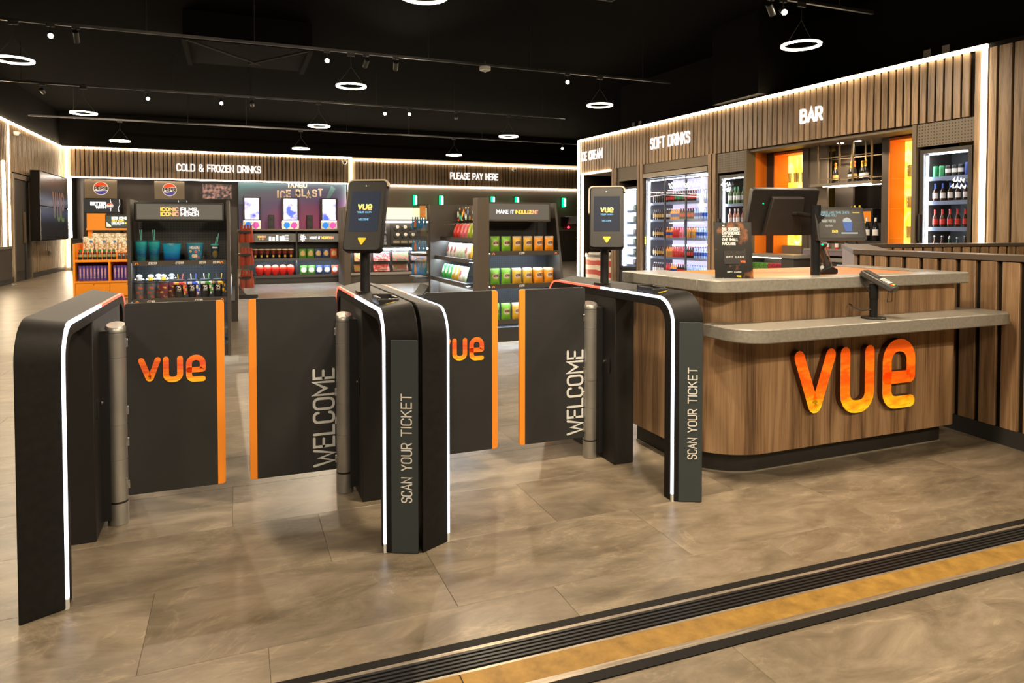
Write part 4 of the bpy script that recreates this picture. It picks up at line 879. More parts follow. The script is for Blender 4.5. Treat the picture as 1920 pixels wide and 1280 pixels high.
b = MB(); put_text(b, 'MAKE IT', 0.037, 0.0092, 0.452, 1.485, 0.024, 0.028, align='r', width=0.21); build('sign_print', b, 'lit_white_text', sg); b = MB(); put_text(b, 'INDULGENT', 0.037, 0.0092, 0.478, 1.485, 0.024, 0.028, align='l', width=0.28); build('sign_print', b, 'sunset_text', sg)
for z, pr in ((1.045, [(0.55, '£3.99')]), (0.665, [(0.55, '£3.99')]), (0.25, [])):
    sh = build('shelf', MB().box(0.15, 1.04, 0.03, 0.44, z - 0.02, z), 'charcoal_brown', g); shelf_price(g, 0.16, 1.03, 0.03, z - 0.045, z + 0.006, pr); build('shelf_light', MB().box(0.16, 1.03, 0.06, 0.085, z - 0.027, z - 0.02), 'led_shelf', sh)
PC = [('green', (0.16, 0.42, 0.03)), ('green', (0.16, 0.42, 0.03)), ('golden', (0.62, 0.36, 0.03)), ('golden', (0.62, 0.36, 0.03)), ('orange', (0.78, 0.27, 0.01)), ('orange', (0.78, 0.27, 0.01))]
pk = {}
for nm, col in dict(PC).items():
    blob('pouch_' + nm, col, (0.62, 0.50, 0.38), 0.095, 0.045, 0.038, spot2=(0.70, 0.62, 0.52))
    t = thing('chocolate_pouch', '', 'chocolate pouch'); build('pouch', bag_mb(0.118, 0.175, 0.06, m_top=1), ['pouch_' + nm, pm('pouch_top_' + nm, (0.45, 0.36, 0.26) if nm != 'green' else (0.16, 0.36, 0.05), 0.35)], t)
    b = MB(); put_text(b, 'AERO', 0.026, 0.0055, 0, 0.088, -0.0325, -0.031, width=0.062); build('print_name', b, pm('aero_' + nm, (0.09, 0.02, 0.012), 0.5), t); pk[nm] = Kind(t)
for r, (z, back) in enumerate(((1.046, 1), (0.666, 3), (0.251, 3))):
    for i, (nm, col) in enumerate(PC):
        for k in range(back):
            if r == 2 and i > 3: continue
            lab = '%s %s pouch from the thick end panel, %s shelf%s' % ('nearer' if i % 2 == 0 else 'further', nm, ('top', 'middle', 'bottom')[r], '' if k == 0 else ', %s in its file' % ('second', 'third')[k - 1])
            pk[nm].at(WORLD, (2.77 + 0.138 * i + 0.03 * k, 7.385 + 0.085 * k, z), 4, lab, 'chocolate pouches on the %s shelf' % ('top', 'middle', 'bottom')[r])
# the side bay of that block, facing the lane (frame: x along +Y reversed, y towards +X)
SIDE = FR(2.56, 9.36, 0, -90)       # x runs towards the camera, y into the bay
g = thing('crisps_bay', 'charcoal shelf bay of bagged snacks with balloon picture header', 'display stand', SIDE)
build('back_panel', MB().box(0.0, 1.50, 0.52, 0.56, 0, 1.62), 'charcoal_brown', g)
build('end_panel', MB().box(-0.1, 0.0, -0.02, 0.95, 0, 1.65), 'charcoal_brown', g); build('kick_panel', MB().box(0, 0.75, 0.1, 0.52, 0, 0.55).box(0.76, 1.50, 0.1, 0.52, 0, 0.55), 'taupe_dark', g)
noisy('balloons', (0.05, 0.03, 0.05), (0.9, 0.55, 0.08), scale=7, rough=0.4, detail=1.5, lo=0.35, hi=0.6, emit=0.3)
m, t, b_ = nt('balloon_picture'); L = t.links
tc = N(t, 'ShaderNodeTexCoord'); mp = N(t, 'ShaderNodeMapping'); mp.inputs['Scale'].default_value = (11, 1, 8); L.new(tc.outputs['Object'], mp.inputs[0])
vo = N(t, 'ShaderNodeTexVoronoi', i_Scale=1.3); L.new(mp.outputs[0], vo.inputs[0]); hs = ramp(t, [(0.0, (0.7, 0.03, 0.02)), (0.3, (1.0, 0.28, 0.02)), (0.5, (1.0, 0.62, 0.05)), (0.68, (0.95, 0.9, 0.6)), (0.8, (0.05, 0.45, 0.08)), (1.0, (0.2, 0.05, 0.35))]); sx_ = N(t, 'ShaderNodeSeparateColor'); L.new(vo.outputs['Color'], sx_.inputs[0]); L.new(sx_.outputs[0], hs.inputs[0])
rp = ramp(t, [(0.25, (1, 1, 1)), (0.55, (0.02, 0.015, 0.01))]); L.new(vo.outputs['Distance'], rp.inputs[0]); mx = N(t, 'ShaderNodeMix', data_type='RGBA', blend_type='MULTIPLY'); mx.inputs['Factor'].default_value = 1
L.new(hs.outputs[0], mx.inputs['A']); L.new(rp.outputs[0], mx.inputs['B']); L.new(mx.outputs['Result'], b_.inputs['Emission Color']); b_.inputs['Emission Strength'].default_value = 0.95; L.new(mx.outputs['Result'], b_.inputs['Base Color'])
build('picture_header', MB().box(0.16, 1.50, 0.33, 0.36, 1.42, 1.60), 'balloon_picture', g); build('header_box', MB().box(0.14, 1.50, 0.36, 0.52, 1.38, 1.62), 'charcoal', g)
SH = [(1.19, 0.14), (0.93, 0.06), (0.64, 0.0)]
for z, y in SH:
    sh = build('shelf', MB().box(0.0, 1.50, y, 0.52, z - 0.03, z), 'dark_steel', g); build('price_strip', MB().box(0.0, 1.50, y - 0.014, y, z - 0.045, z + 0.008), 'dark_steel', g); build('shelf_light', MB().box(0.02, 1.48, y + 0.04, y + 0.07, z - 0.037, z - 0.03), 'led_shelf', sh)
CR = [('red', (0.62, 0.03, 0.02), None), ('pink', (0.68, 0.13, 0.16), None), ('lime', (0.32, 0.42, 0.02), None), ('amber', (0.60, 0.20, 0.02), None), ('white', (0.75, 0.72, 0.68), (0.5, 0.1, 0.12)), ('pale green', (0.55, 0.68, 0.48), (0.85, 0.85, 0.8)), ('green', (0.03, 0.38, 0.06), (0.75, 0.85, 0.7)), ('gold', (0.62, 0.40, 0.05), (0.85, 0.80, 0.7))]
ck = {}
for nm, col, sp_ in CR:
    blob('snack_' + nm, col, sp_ or tuple(min(1, c * 1.5 + 0.08) for c in col), 0.1, 0.05, 0.05); ck[nm] = Kind(solo('snack_bag', bag_mb(0.15, 0.19, 0.06), 'snack_' + nm, '', 'snack bag'))
ROWS = [['red', 'red', 'pink', 'pink', 'lime', 'lime', 'amber'], ['white', 'white', 'white', 'pale green', 'pale green', 'white', 'gold'], ['green', 'green', 'green', 'gold', 'gold', 'white', 'pale green']]
for r, ((z, y), row) in enumerate(zip(SH, ROWS)):
    for i, nm in enumerate(row):
        ck[nm].at(SIDE, (0.32 + 0.158 * i - 0.05 * r, y + 0.10, z), 0, '%s snack bag from the far panel, lane-side bay %s shelf, %s' % (ORD[i], ('top', 'middle', 'lowest')[r], nm), 'snack bags in the lane-side bay', rx=-14)
        if nm != 'red' or r: pass
build('hang_bar', MB().box(0.2, 1.5, 0.1, 0.12, 1.37, 1.378), 'bright_steel', g)
hang_display(WORLD, (2.55, 9.46, 0), True, 'clear acrylic hanging display of blue bags beside the sweet stand')
pm('blue_foil', (0.02, 0.19, 0.42), 0.2); pm('orange_foil', (0.55, 0.17, 0.04), 0.25); em('amber_header', (1.0, 0.32, 0.06), 0.7)
kbf = hang_bag(0.036, 0.17, 'blue_foil', 'hanging_bag'); kof = hang_bag(0.036, 0.13, 'orange_foil', 'hanging_bag')
for r, z in enumerate((1.43, 1.10, 0.77)):
    for i in range(6):
        kbf.at(WORLD, (2.53 - 0.035 * i, 9.6 + 0.03 * (i % 2), z - 0.12), 0, 'slim blue foil bag on the %s bar beside the sweet stand' % ('top', 'middle', 'lowest')[r], 'blue foil bags on the %s bar' % ('top', 'middle', 'lowest')[r])
    for i in range(1): kof.at(WORLD, (2.37 - 0.06 * i, 9.56, z - 0.10), 0, 'orange foil bag among the blue bags on the %s bar' % ('top', 'middle', 'lowest')[r], 'orange foil bags on the %s bar' % ('top', 'middle', 'lowest')[r])
solo('header_card', MB().box(-0.09, 0.0, 0, 0.01, 0, 0.17), 'amber_header', 'small glowing amber header card above the blue bags', 'card', WORLD, (2.545, 9.62, 1.47))

# ---------------------------------------------------------------- orange children's combo unit
u = thing('orange_display', 'bright orange stepped display with popcorn bags and purple boxes', 'display stand', WORLD, (-2.8, 14.7, 0))
build('end_panel', MB().box(0, 0.035, 0.0, 0.75, 0, 1.03), 'orange_paint', u); build('end_panel', MB().box(1.26, 1.295, 0, 0.75, 0, 1.03), 'orange_paint', u)
for z0, z1, y0 in ((0.30, 0.335, 0.0), (0.69, 0.735, 0.0), (0.0, 0.05, 0.04)): build('shelf', MB().box(0.035, 1.26, y0, 0.75, z0, z1), 'orange_paint', u)
build('divider', MB().box(0.57, 0.605, 0.0, 0.72, 0.335, 0.69), 'orange_paint', u); build('back_panel', MB().box(0.035, 1.26, 0.72, 0.75, 0, 1.0), 'orange_paint', u)
for x0, x1 in ((0.04, 0.585), (0.59, 1.255)):
    d_ = build('door', MB().box(x0, x1, 0.01, 0.03, 0.05, 0.295), 'orange_paint', u, bevel=0.003); build('lock', MB().cyl((x0 + 0.29, 0.004, 0.27), 0.008, 0.01, 10, axis='y'), 'black_metal', d_)
build('riser', MB().box(0.035, 1.26, 0.36, 0.72, 0.735, 0.86), 'orange_paint', u)
for x0 in (0.13, 1.1): build('post', MB().box(x0, x0 + 0.07, 0.66, 0.74, 0.95, 1.3), 'orange_paint', u)
build('rail', MB().box(0.12, 1.26, 0.6, 0.75, 1.285, 1.325), 'orange_paint', u); build('header_block', MB().box(0.13, 0.44, 0.6, 0.75, 1.325, 1.61), 'orange_paint', u)
sc2 = build('screen', MB().box(0.44, 0.93, 0.6, 0.66, 1.33, 1.59), 'black_metal', u); build('screen_face', MB().box(0.46, 0.91, 0.592, 0.6, 1.352, 1.568), em('menu_green', (0.12, 0.15, 0.10), 0.6), sc2)
b = MB(); put_text(b, 'KIDS COMBO', 0.042, 0.013, 0.555, 1.50, 0.586, 0.59, align='l', width=0.29); put_text(b, 'IIIIIIIIII', 0.028, 0.014, 0.555, 1.41, 0.586, 0.59, align='l', width=0.20); put_text(b, 'IIIIIIIIII', 0.012, 0.006, 0.555, 1.385, 0.586, 0.59, align='l', width=0.14); build('screen_text', b, 'lit_white_text', sc2)
b = MB(); put_text(b, 'ONLY £4.99', 0.034, 0.011, 0.555, 1.455, 0.586, 0.59, align='l', width=0.20); b.cyl((0.79, 0.588, 1.425), 0.02, 0.003, 14, axis='y'); build('screen_text', b, 'lit_yellow_text', sc2)
b = MB().prism([(0.462, 1.354), (0.545, 1.354), (0.53, 1.39), (0.49, 1.42), (0.462, 1.45)], 0.586, 0.59, 'y'); build('screen_shape', b, em('menu_cream', (1.0, 0.9, 0.6), 1.0), sc2)
noisy('popcorn', (0.48, 0.32, 0.12), (1.0, 0.95, 0.80), scale=26, rough=0.25, detail=3, bump=0.8, lo=0.40, hi=0.56)
kp = Kind(thing('popcorn_bag', '', 'popcorn bag')); build('bag', bag_mb(0.19, 0.30, 0.12), 'popcorn', kp.o); build('sticker', MB().cyl((0.06, -0.052, 0.21), 0.028, 0.003, 14, axis='y'), pm('sticker_blue', (0.10, 0.22, 0.42), 0.4), kp.o)
for i in range(6): kp.at(WORLD, (-2.62 + 0.195 * i, 15.12 + 0.05 * (i % 2), 0.86), (-7, 5, -3, 8, -5, 4)[i], ORD[i] + ' clear popcorn bag from the door-side end of the orange display', 'popcorn bags on the orange display')
for i in range(6): kp.at(WORLD, (-2.5 + 0.195 * i, 15.33, 0.93), (6, -5, 4, -8, 5, -3)[i], ORD[i] + ' clear popcorn bag from the door side, back row of the orange display', 'back row of popcorn bags')
pm('juice', (0.10, 0.012, 0.012), 0.2); pm('cap_green', (0.015, 0.22, 0.05), 0.4); pm('juice_label', (0.30, 0.32, 0.14), 0.5); pm('label_dark', (0.02, 0.025, 0.03), 0.45)
kj = Kind(solo('juice_bottle', MB().lathe([(0.03, 0, 0), (0.034, 0.01, 3), (0.034, 0.05, 2), (0.034, 0.1, 0), (0.03, 0.13, 0), (0.02, 0.15, 1), (0.024, 0.152, 1), (0.024, 0.19, 1), (0.01, 0.192, 1)], 12), ['juice', 'cap_green', 'juice_label', 'label_dark'], '', 'bottle'))
for i in range(8): kj.at(WORLD, (-2.70 + 0.078 * i, 14.82, 0.735), 0, ORD[i] + ' dark juice bottle with green cap from the door-side end', 'juice bottles on the orange display')
blob('sultana_box', (0.03, 0.035, 0.045), (0.35, 0.34, 0.33), 0.09, 0.02, 0.03)
kx = Kind(solo('snack_box', MB().box(-0.03, 0.03, -0.02, 0.02, 0, 0.125), 'sultana_box', '', 'box', bevel=0.002))
for i in range(6): kx.at(WORLD, (-2.055 + 0.068 * i, 14.8, 0.735), 0, ORD[i] + ' small dark snack box after the juice bottles', 'dark snack boxes on the orange display')
solo('display_tray', MB().box(0, 0.66, 0, 0.004, 0, 0.055).box(0, 0.004, 0, 0.12, 0, 0.055).box(0.656, 0.66, 0, 0.12, 0, 0.055).box(0, 0.66, 0, 0.12, 0, 0.004), 'acrylic', 'clear tray holding the row of juice bottles', 'tray', WORLD, (-2.755, 14.745, 0.735))
blob('purple_box', (0.075, 0.035, 0.24), (0.55, 0.20, 0.38), 0.17, 0.012, 0.09); pm('purple_side', (0.05, 0.022, 0.17), 0.4)
kq = Kind(thing('purple_box', '', 'box')); build('carton', MB().box(-0.026, 0.026, -0.09, 0.09, 0, 0.285), 'purple_box', kq.o, bevel=0.002)
b = MB(); put_text(b, 'IIIIIIIIIII', 0.018, 0.006, 0.009, 0.14, -0.0925, -0.0905, rot=True, width=0.17); build('print_name', b, 'print_cream', kq.o)
for i in range(9): kq.at(WORLD, (-2.715 + 0.058 * i, 14.86, 0.336), 12, ORD[i] + ' tall purple sweet carton in the door-side compartment', 'purple cartons in the orange display')
for i in range(8): kq.at(WORLD, (-2.15 + 0.058 * i, 14.86, 0.336), 12, ORD[i] + ' tall purple sweet carton in the compartment past the divider', 'purple cartons in the orange display')

# ================================================================ bar wall (frame BAR: x along the wall, y into it)
wr = struct('wall_right', MB().box(0.0, 10.6, 1.25, 1.35, 0, 5.0).box(-0.06, 0.04, 0.0, 1.3, 0, 3.5), 'shell_black', F=BAR)
build('bulkhead', MB().box(0, 10.6, 0.06, 1.25, 2.72, 3.5), 'taupe_dark', wr)
build('top_cover', MB().box(-0.06, 10.6, 0.0, 1.3, 3.5, 3.56), 'shell_black', wr)
build('backing', MB().box(0.04, 9.75, 0.03, 0.06, 2.70, 3.5), 'gap', wr)
slat_row(wr, 0.07, 9.74, 0.03, 2.71, 3.5, 0.084, 0.112, 'oak_slat', th=0.03)
for x0, x1 in ((1.52, 1.60), (1.63, 1.70), (2.55, 2.63), (2.66, 2.74), (4.86, 4.94), (4.98, 5.06)):
    build('post', MB().box(x0, x1, -0.01, 0.2, 0, 2.72), 'oak_slat', wr)
build('post_infill', MB().box(1.52, 1.80, 0.02, 0.7, 0, 2.72).box(2.53, 2.77, 0.02, 0.7, 0, 2.72).box(4.84, 5.1, 0.02, 0.7, 0, 2.72), 'taupe_dark', wr)
build('fridge_header', MB().box(1.80, 2.53, 0.02, 0.06, 2.40, 2.71), 'taupe', wr); build('fridge_header', MB().box(2.77, 4.84, 0.02, 0.06, 2.52, 2.71), 'taupe', wr)
build('vent_panel', MB().box(5.10, 5.83, 0.02, 0.05, 2.34, 2.70), 'perforated', wr); build('vent_panel', MB().box(8.99, 9.74, 0.02, 0.05, 2.40, 2.70), 'perforated', wr)
build('jamb', MB().box(5.80, 5.86, 0.0, 0.2, 0, 2.70).box(8.93, 8.99, 0.0, 0.9, 0, 2.70), 'taupe', wr)
build('light_strip', MB().box(0.0, 9.90, -0.05, 0.0, 3.505, 3.55), 'led_bar', wr); build('light_strip', MB().box(0.0, 0.035, -0.05, 0.0, 0.05, 3.5), 'led_bar', wr); build('light_strip', MB().box(9.845, 9.89, -0.05, 0.0, 0.05, 3.5), 'led_bar', wr)
build('inner_light_strip', MB().box(0.15, 0.19, -0.03, 0.02, 0.05, 2.70), 'led_bar', wr); build('inner_light_strip', MB().box(0.14, 1.46, -0.03, 0.02, 2.67, 2.705), 'led_bar', wr)
for x0, x1 in ((9.75, 9.83), (9.92, 10.0), (10.03, 10.17), (10.2, 10.34)): build('slat', MB().box(x0, x1, -0.012, 0.03, 0, 3.5), 'oak_slat', wr)
build('near_return', MB().box(10.35, 10.42, 0.0, 1.3, 0, 3.52).box(9.75, 10.4, 0.03, 0.06, 0, 3.5), 'gap', wr)
for k in range(10): build('slat', MB().box(10.42, 10.45, 0.02 + k * 0.125, 0.115 + k * 0.125, 0, 3.5), 'oak_slat', wr)
lit_sign('ICE CREAM', 0.20, 0.032, 0.95, BAR, (0.64, -0.01, 3.02), 'white lit letters reading ice cream high on the bar wall')
lit_sign('SOFT DRINKS', 0.21, 0.034, 1.27, BAR, (3.69, -0.01, 3.01), 'white lit letters reading soft drinks over the long fridge')
lit_sign('BAR', 0.19, 0.04, 0.40, BAR, (7.26, -0.01, 3.00), 'white lit letters reading bar over the orange alcove')

# ice cream freezer in the lit niche
build('niche', MB().box(0.2, 1.52, 0.9, 0.95, 0, 2.7).box(1.46, 1.52, 0.03, 0.95, 0, 2.7).box(0.2, 1.5, 0.05, 0.9, 2.66, 2.7), 'taupe', wr)
fz = thing('ice_cream_freezer', 'red and white chest freezer with curved glass lid in the lit niche', 'freezer', BAR, (0.26, 0.05, 0))
m, t, b_ = nt('swirl_red'); L = t.links
tc = N(t, 'ShaderNodeTexCoord'); wv = N(t, 'ShaderNodeTexWave', i_Scale=1.3, i_Distortion=2.0); wv.wave_type = 'RINGS'; L.new(tc.outputs['Object'], wv.inputs[0]); rp = ramp(t, [(0.45, (0.45, 0.03, 0.015)), (0.55, (0.72, 0.62, 0.52))]); L.new(wv.outputs[0], rp.inputs[0]); L.new(rp.outputs[0], b_.inputs['Base Color']); b_.inputs['Roughness'].default_value = 0.4
build('body', MB().box(0, 1.15, 0, 0.7, 0.08, 0.62), 'swirl_red', fz); build('rim', MB().box(-0.01, 1.16, -0.01, 0.71, 0.62, 0.68), 'bright_steel', fz)
build('glass_lid', MB().prism(fillet([(0.0, 0.68), (0.7, 0.68), (0.7, 0.98), (0.45, 0.98)], [0, 0, .02, .25]), 0.02, 1.13, 'x'), 'acrylic', fz); build('lid_frame', MB().box(-0.005, 0.03, 0.0, 0.7, 0.68, 0.71).box(1.12, 1.155, 0, 0.7, 0.68, 0.71).box(0.0, 1.15, 0.6, 0.7, 0.96, 1.0), 'bright_steel', fz)
build('back_board', MB().box(0.1, 1.1, 0.7, 0.73, 0.7, 1.2), 'swirl_red', fz)
build('ice_cream_tub', MB().box(0.05, 0.55, 0.05, 0.6, 0.6, 0.72).box(0.6, 1.1, 0.05, 0.6, 0.6, 0.72), 'print_white', fz)

# fridges -------------------------------------------------------
em('fridge_back', (0.72, 0.80, 1.0), 0.8); em('glowing_back_lilac', (0.80, 0.74, 0.95), 1.0); em('fridge_tube', (0.85, 0.92, 1.0), 42.0)  # lilac lining emits, standing in for light on the fridge's inner back
pm('shelf_white', (0.6, 0.6, 0.62), 0.4)
def fridge(x0, x1, z0, z1, depth, label, mt='black_metal', back='charcoal', shelves=(), handle=True, doors=1, frame=0.045, tube=True):
    t = thing('drinks_fridge', label, 'fridge', BAR, (x0, 0.04, 0)); wd = x1 - x0
    build('cabinet', MB().box(0, 0.03, 0.03, depth, 0.0, z1).box(wd - 0.03, wd, 0.03, depth, 0, z1).box(0, wd, 0.03, depth, z1 - 0.03, z1).box(0, wd, depth - 0.03, depth, 0, z1).box(0, wd, 0.03, depth, 0, z0), mt, t)
    build('lining', MB().box(0.03, wd - 0.03, depth - 0.04, depth - 0.03, z0, z1 - 0.03), back, t)
    for z in shelves:
        s_ = build('shelf', MB().box(0.035, wd - 0.035, 0.1, depth - 0.04, z - 0.02, z), 'shelf_white', t)
        build('price_strip', MB().box(0.035, wd - 0.035, 0.088, 0.1, z - 0.04, z + 0.012), pm('strip_blue', (0.20, 0.26, 0.42), 0.35) if 'strip_blue' not in MATS else 'strip_blue', s_)
        if doors > 1: build('shelf_light', MB().box(0.05, wd - 0.05, 0.105, 0.12, z - 0.03, z - 0.02), 'fridge_tube', s_)  # strips added under the shelves to brighten the wide fridge
    if tube:
        for x in ([0.06] + ([wd - 0.05] if doors > 1 else [])): build('light_tube', MB().box(x - 0.012, x + 0.012, 0.06, 0.075, z0 + 0.05, z1 - 0.08), 'fridge_tube', t)
        build('light_tube', MB().box(0.08, wd - 0.06, 0.06, 0.075, z1 - 0.075, z1 - 0.06), 'fridge_tube', t)
    dw = wd / doors
    for k in range(doors):
        d = build('door', MB().box(k * dw, k * dw + frame, 0, 0.03, z0, z1 - 0.005).box((k + 1) * dw - frame, (k + 1) * dw, 0, 0.03, z0, z1 - 0.005).box(k * dw + frame, (k + 1) * dw - frame, 0, 0.03, z0, z0 + frame).box(k * dw + frame, (k + 1) * dw - frame, 0, 0.03, z1 - frame - 0.005, z1 - 0.005), mt, t)
        build('door_glass', MB().box(k * dw + frame, (k + 1) * dw - frame, 0.012, 0.016, z0 + frame, z1 - frame), 'fridge_glass', d)
        if handle: build('door_handle', MB().box(k * dw + 0.01, k * dw + 0.035, -0.04, 0.0, 1.15, 1.5), 'dark_steel', d)
    return t
# bottle kinds: mats 0 liquid 1 cap 2 label
def bottle_mb(h, r, neck=0.38, nr=0.36, lab=(0.25, 0.55), cap=0.06, n=10):
    return MB().lathe([(r * .9, 0, 0), (r, h * .03, 0), (r, h * lab[0], 2), (r * 1.01, h * lab[1], 0), (r, h * (1 - neck), 0), (r * nr, h * (1 - neck * .5), 0), (r * nr, h * (1 - cap), 1), (r * nr * 1.25, h * (1 - cap), 1), (r * nr * 1.25, h, 1)], n)
def beer_mb(h, r, n=12): return MB().lathe([(r * .92, 0, 0), (r, h * .02, 0), (r, h * .18, 2), (r * 1.01, h * .48, 0), (r, h * .55, 0), (r * .45, h * .72, 3), (r * .40, h * .94, 1), (r * .48, h * .945, 1), (r * .46, h, 1)], n)
def can_mb(h, r, n=14): return MB().lathe([(r * .82, 0, 1), (r, h * .05, 0), (r, h * .35, 2), (r * 1.005, h * .7, 0), (r, h * .93, 0), (r * .84, h, 1), (r * .8, h * .985, 1)], n)
COLS = {}
def C(k, col, **kw):
    if k not in MATS: pm(k, col, **kw)
    return k
C('cola', (0.035, 0.012, 0.008), rough=0.15); C('dark_glass', (0.012, 0.012, 0.012), rough=0.12); C('red_drink', (0.60, 0.04, 0.05), rough=0.2); C('pink_drink', (0.85, 0.25, 0.33), rough=0.2); C('orange_drink', (0.80, 0.30, 0.05), rough=0.2); C('water_blue', (0.40, 0.55, 0.85), rough=0.15)
C('lab_white', (0.82, 0.80, 0.80), rough=0.4); C('lab_red', (0.62, 0.04, 0.03), rough=0.4); C('lab_gold', (0.55, 0.36, 0.10), rough=0.35); C('lab_blue', (0.03, 0.08, 0.40), rough=0.4); C('lab_green', (0.03, 0.25, 0.09), rough=0.4); C('lab_black', (0.015, 0.015, 0.015), rough=0.4); C('cap_white', (0.8, 0.8, 0.8), rough=0.4); C('cap_pink', (0.7, 0.05, 0.2), rough=0.4); C('lab_orange', (0.75, 0.30, 0.03), rough=0.4)
C('green_glass', (0.012, 0.06, 0.02), rough=0.1); C('amber_glass', (0.05, 0.02, 0.006), rough=0.1); C('wine_green', (0.10, 0.16, 0.05), rough=0.12); C('rose_wine', (0.55, 0.25, 0.18), rough=0.12); C('gold_foil', (0.80, 0.52, 0.10), rough=0.25, metal=0.7); C('orange_foil2', (0.75, 0.18, 0.03), rough=0.3, metal=0.3); C('can_silver', (0.6, 0.6, 0.62), rough=0.25, metal=0.8)
KB = {}
def bk(key, mb, mats, name='drink_bottle', cat='bottle'): KB[key] = Kind(solo(name, mb, mats, '', cat))
pet = bottle_mb(0.23, 0.033)
for key, mats in dict(cola=['cola', 'lab_black', 'lab_black'], cola_red=['cola', 'lab_red', 'lab_red'], cola_gold=['cola', 'lab_black', 'lab_gold'], cola_white=['cola', 'cap_white', 'lab_white'], green_lab=['cola', 'lab_black', 'lab_green'], orange=['orange_drink', 'cap_white', 'lab_blue'], red=['red_drink', 'cap_pink', 'lab_red'], pink=['pink_drink', 'cap_pink', 'pink_drink'], purple=['cola', 'cap_pink', 'lab_red'], amber=['orange_drink', 'lab_black', 'lab_gold'], water=['water_blue', 'lab_blue', 'lab_blue'], water2=['water_blue', 'lab_blue', 'lab_white']).items(): bk(key, pet, mats)
NICE = dict(cola='cola bottle with black label', cola_red='cola bottle with red label', cola_gold='cola bottle with gold label', cola_white='cola bottle with white label', green_lab='dark bottle with green label', orange='orange drink with blue label', red='red drink with red label', pink='pink drink bottle', purple='dark red drink with pink cap', amber='amber drink with gold label', water='water bottle with blue label', water2='water bottle with white label')
fridge(2.80, 4.82, 0.28, 2.41, 0.75, 'wide white-lit three-door soft drinks fridge under the lit letters', mt='dark_steel', back='glowing_back_lilac', shelves=(1.86, 1.50, 1.12, 0.72, 0.36), doors=3, frame=0.018)
build('fridge_canopy', MB().box(2.77, 4.84, -0.02, 0.06, 2.41, 2.50), 'taupe_light', wr)
LAY = [['cola'] * 6 + ['cola_red'] * 4 + ['green_lab'] * 4 + ['cola_red'] * 5 + ['water2'] * 6,
       ['cola_gold'] * 6 + ['cola_white'] * 2 + ['orange'] * 4 + ['purple'] * 6 + ['water'] * 7,
       ['cola_gold'] * 6 + ['orange'] * 3 + ['red'] * 3 + ['pink'] * 3 + ['amber'] * 4 + ['water'] * 6,
       ['cola_gold'] * 5 + ['amber'] * 4 + ['red'] * 5 + ['purple'] * 4 + ['water'] * 7,
       ['cola_white'] * 5 + ['red'] * 3 + ['orange'] * 3 + ['purple'] * 4 + ['water2'] * 4 + ['water'] * 6]
SN = ('top', 'second', 'middle', 'fourth', 'lowest')
for r, (z, row) in enumerate(zip((1.86, 1.50, 1.12, 0.72, 0.36), LAY)):
    for i, k in enumerate(row):
        KB[k].at(BAR, (2.93 + i * 0.0745, 0.19, z), 0, '%s on the %s shelf of the three-door fridge' % (NICE[k], SN[r]), '%s row, %s shelf' % (NICE[k], SN[r]))
for r, z in enumerate((1.86, 1.50, 1.12, 0.72)):
    for i in range(0, 25):
        k = LAY[r][i]; KB[k].at(BAR, (2.96 + i * 0.0745, 0.30, z), 0, '%s, %s shelf of the three-door fridge, back row' % (NICE[k], SN[r]), '%s second row, %s shelf' % (NICE[k], SN[r]))
b = MB()
random.seed(3)
for (x0, x1, z) in ((3.64, 4.10, 2.20), (4.12, 4.72, 2.18)):
    n = 26; pts = [(x0 + (x1 - x0) * i / n + 0.028 * math.sin(i * 2.1), z + 0.055 * math.sin(i * 1.35) + 0.02 * math.cos(i * 2.9)) for i in range(n + 1)]; b.ribbon(pts, 0.015, -0.02, -0.01)
b.ribbon([(3.62, 2.10), (4.3, 2.085), (4.75, 2.09)], 0.012, -0.02, -0.01); b.ribbon([(2.9, 2.0), (3.45, 2.02), (4.6, 1.93)], 0.008, -0.02, -0.01)
solo('neon_script', b, 'neon_white', 'white neon script scrawled across the wide fridge doors', 'neon sign', BAR, (0, 0.03, 0))
solo('door_tag', MB().box(0, 0.02, -0.015, 0, 0, 0.11).box(0, 0.02, -0.015, 0, 0.13, 0.16), 'yellow', 'small yellow tag on the edge of the three-door fridge', 'tag', BAR, (2.80, 0.035, 0.98))

# narrow snack fridge next to the freezer
t = fridge(1.82, 2.50, 0.42, 2.26, 0.7, 'narrow black fridge of fruit packs with bright blue-white light', shelves=(1.72, 1.46, 1.18, 0.95, 0.72, 0.5), back=em('glowing_back_bright', (0.62, 0.82, 1.0), 1.8))
build('glowing_side_lining', MB().box(0.031, 0.036, 0.1, 0.66, 0.42, 2.2), 'glowing_back_bright', t); build('grille', MB().box(0.03, 0.65, -0.01, 0.03, 0.05, 0.38), 'black_metal', t)  # inner back and side wall made to glow as if lit
for k in range(5): build('grille_bar', MB().box(0.05, 0.63, -0.018, -0.01, 0.09 + k * 0.055, 0.11 + k * 0.055), 'charcoal', t)
build('power_light', MB().box(0.34, 0.38, -0.02, -0.01, 0.32, 0.36), 'led_red', t)
noisy('fruit_pack', (0.015, 0.03, 0.02), (0.10, 0.17, 0.06), scale=30, rough=0.4, detail=2); noisy('berry_pack', (0.04, 0.012, 0.02), (0.16, 0.06, 0.08), scale=30, rough=0.4, detail=2)
KB['fruit'] = Kind(solo('fruit_pack', MB().box(-0.07, 0.07, 0, 0.3, 0, 0.14), 'fruit_pack', '', 'fruit pack', bevel=0.02)); KB['berry'] = Kind(solo('fruit_pack', MB().box(-0.07, 0.07, 0, 0.3, 0, 0.12), 'berry_pack', '', 'fruit pack', bevel=0.02))
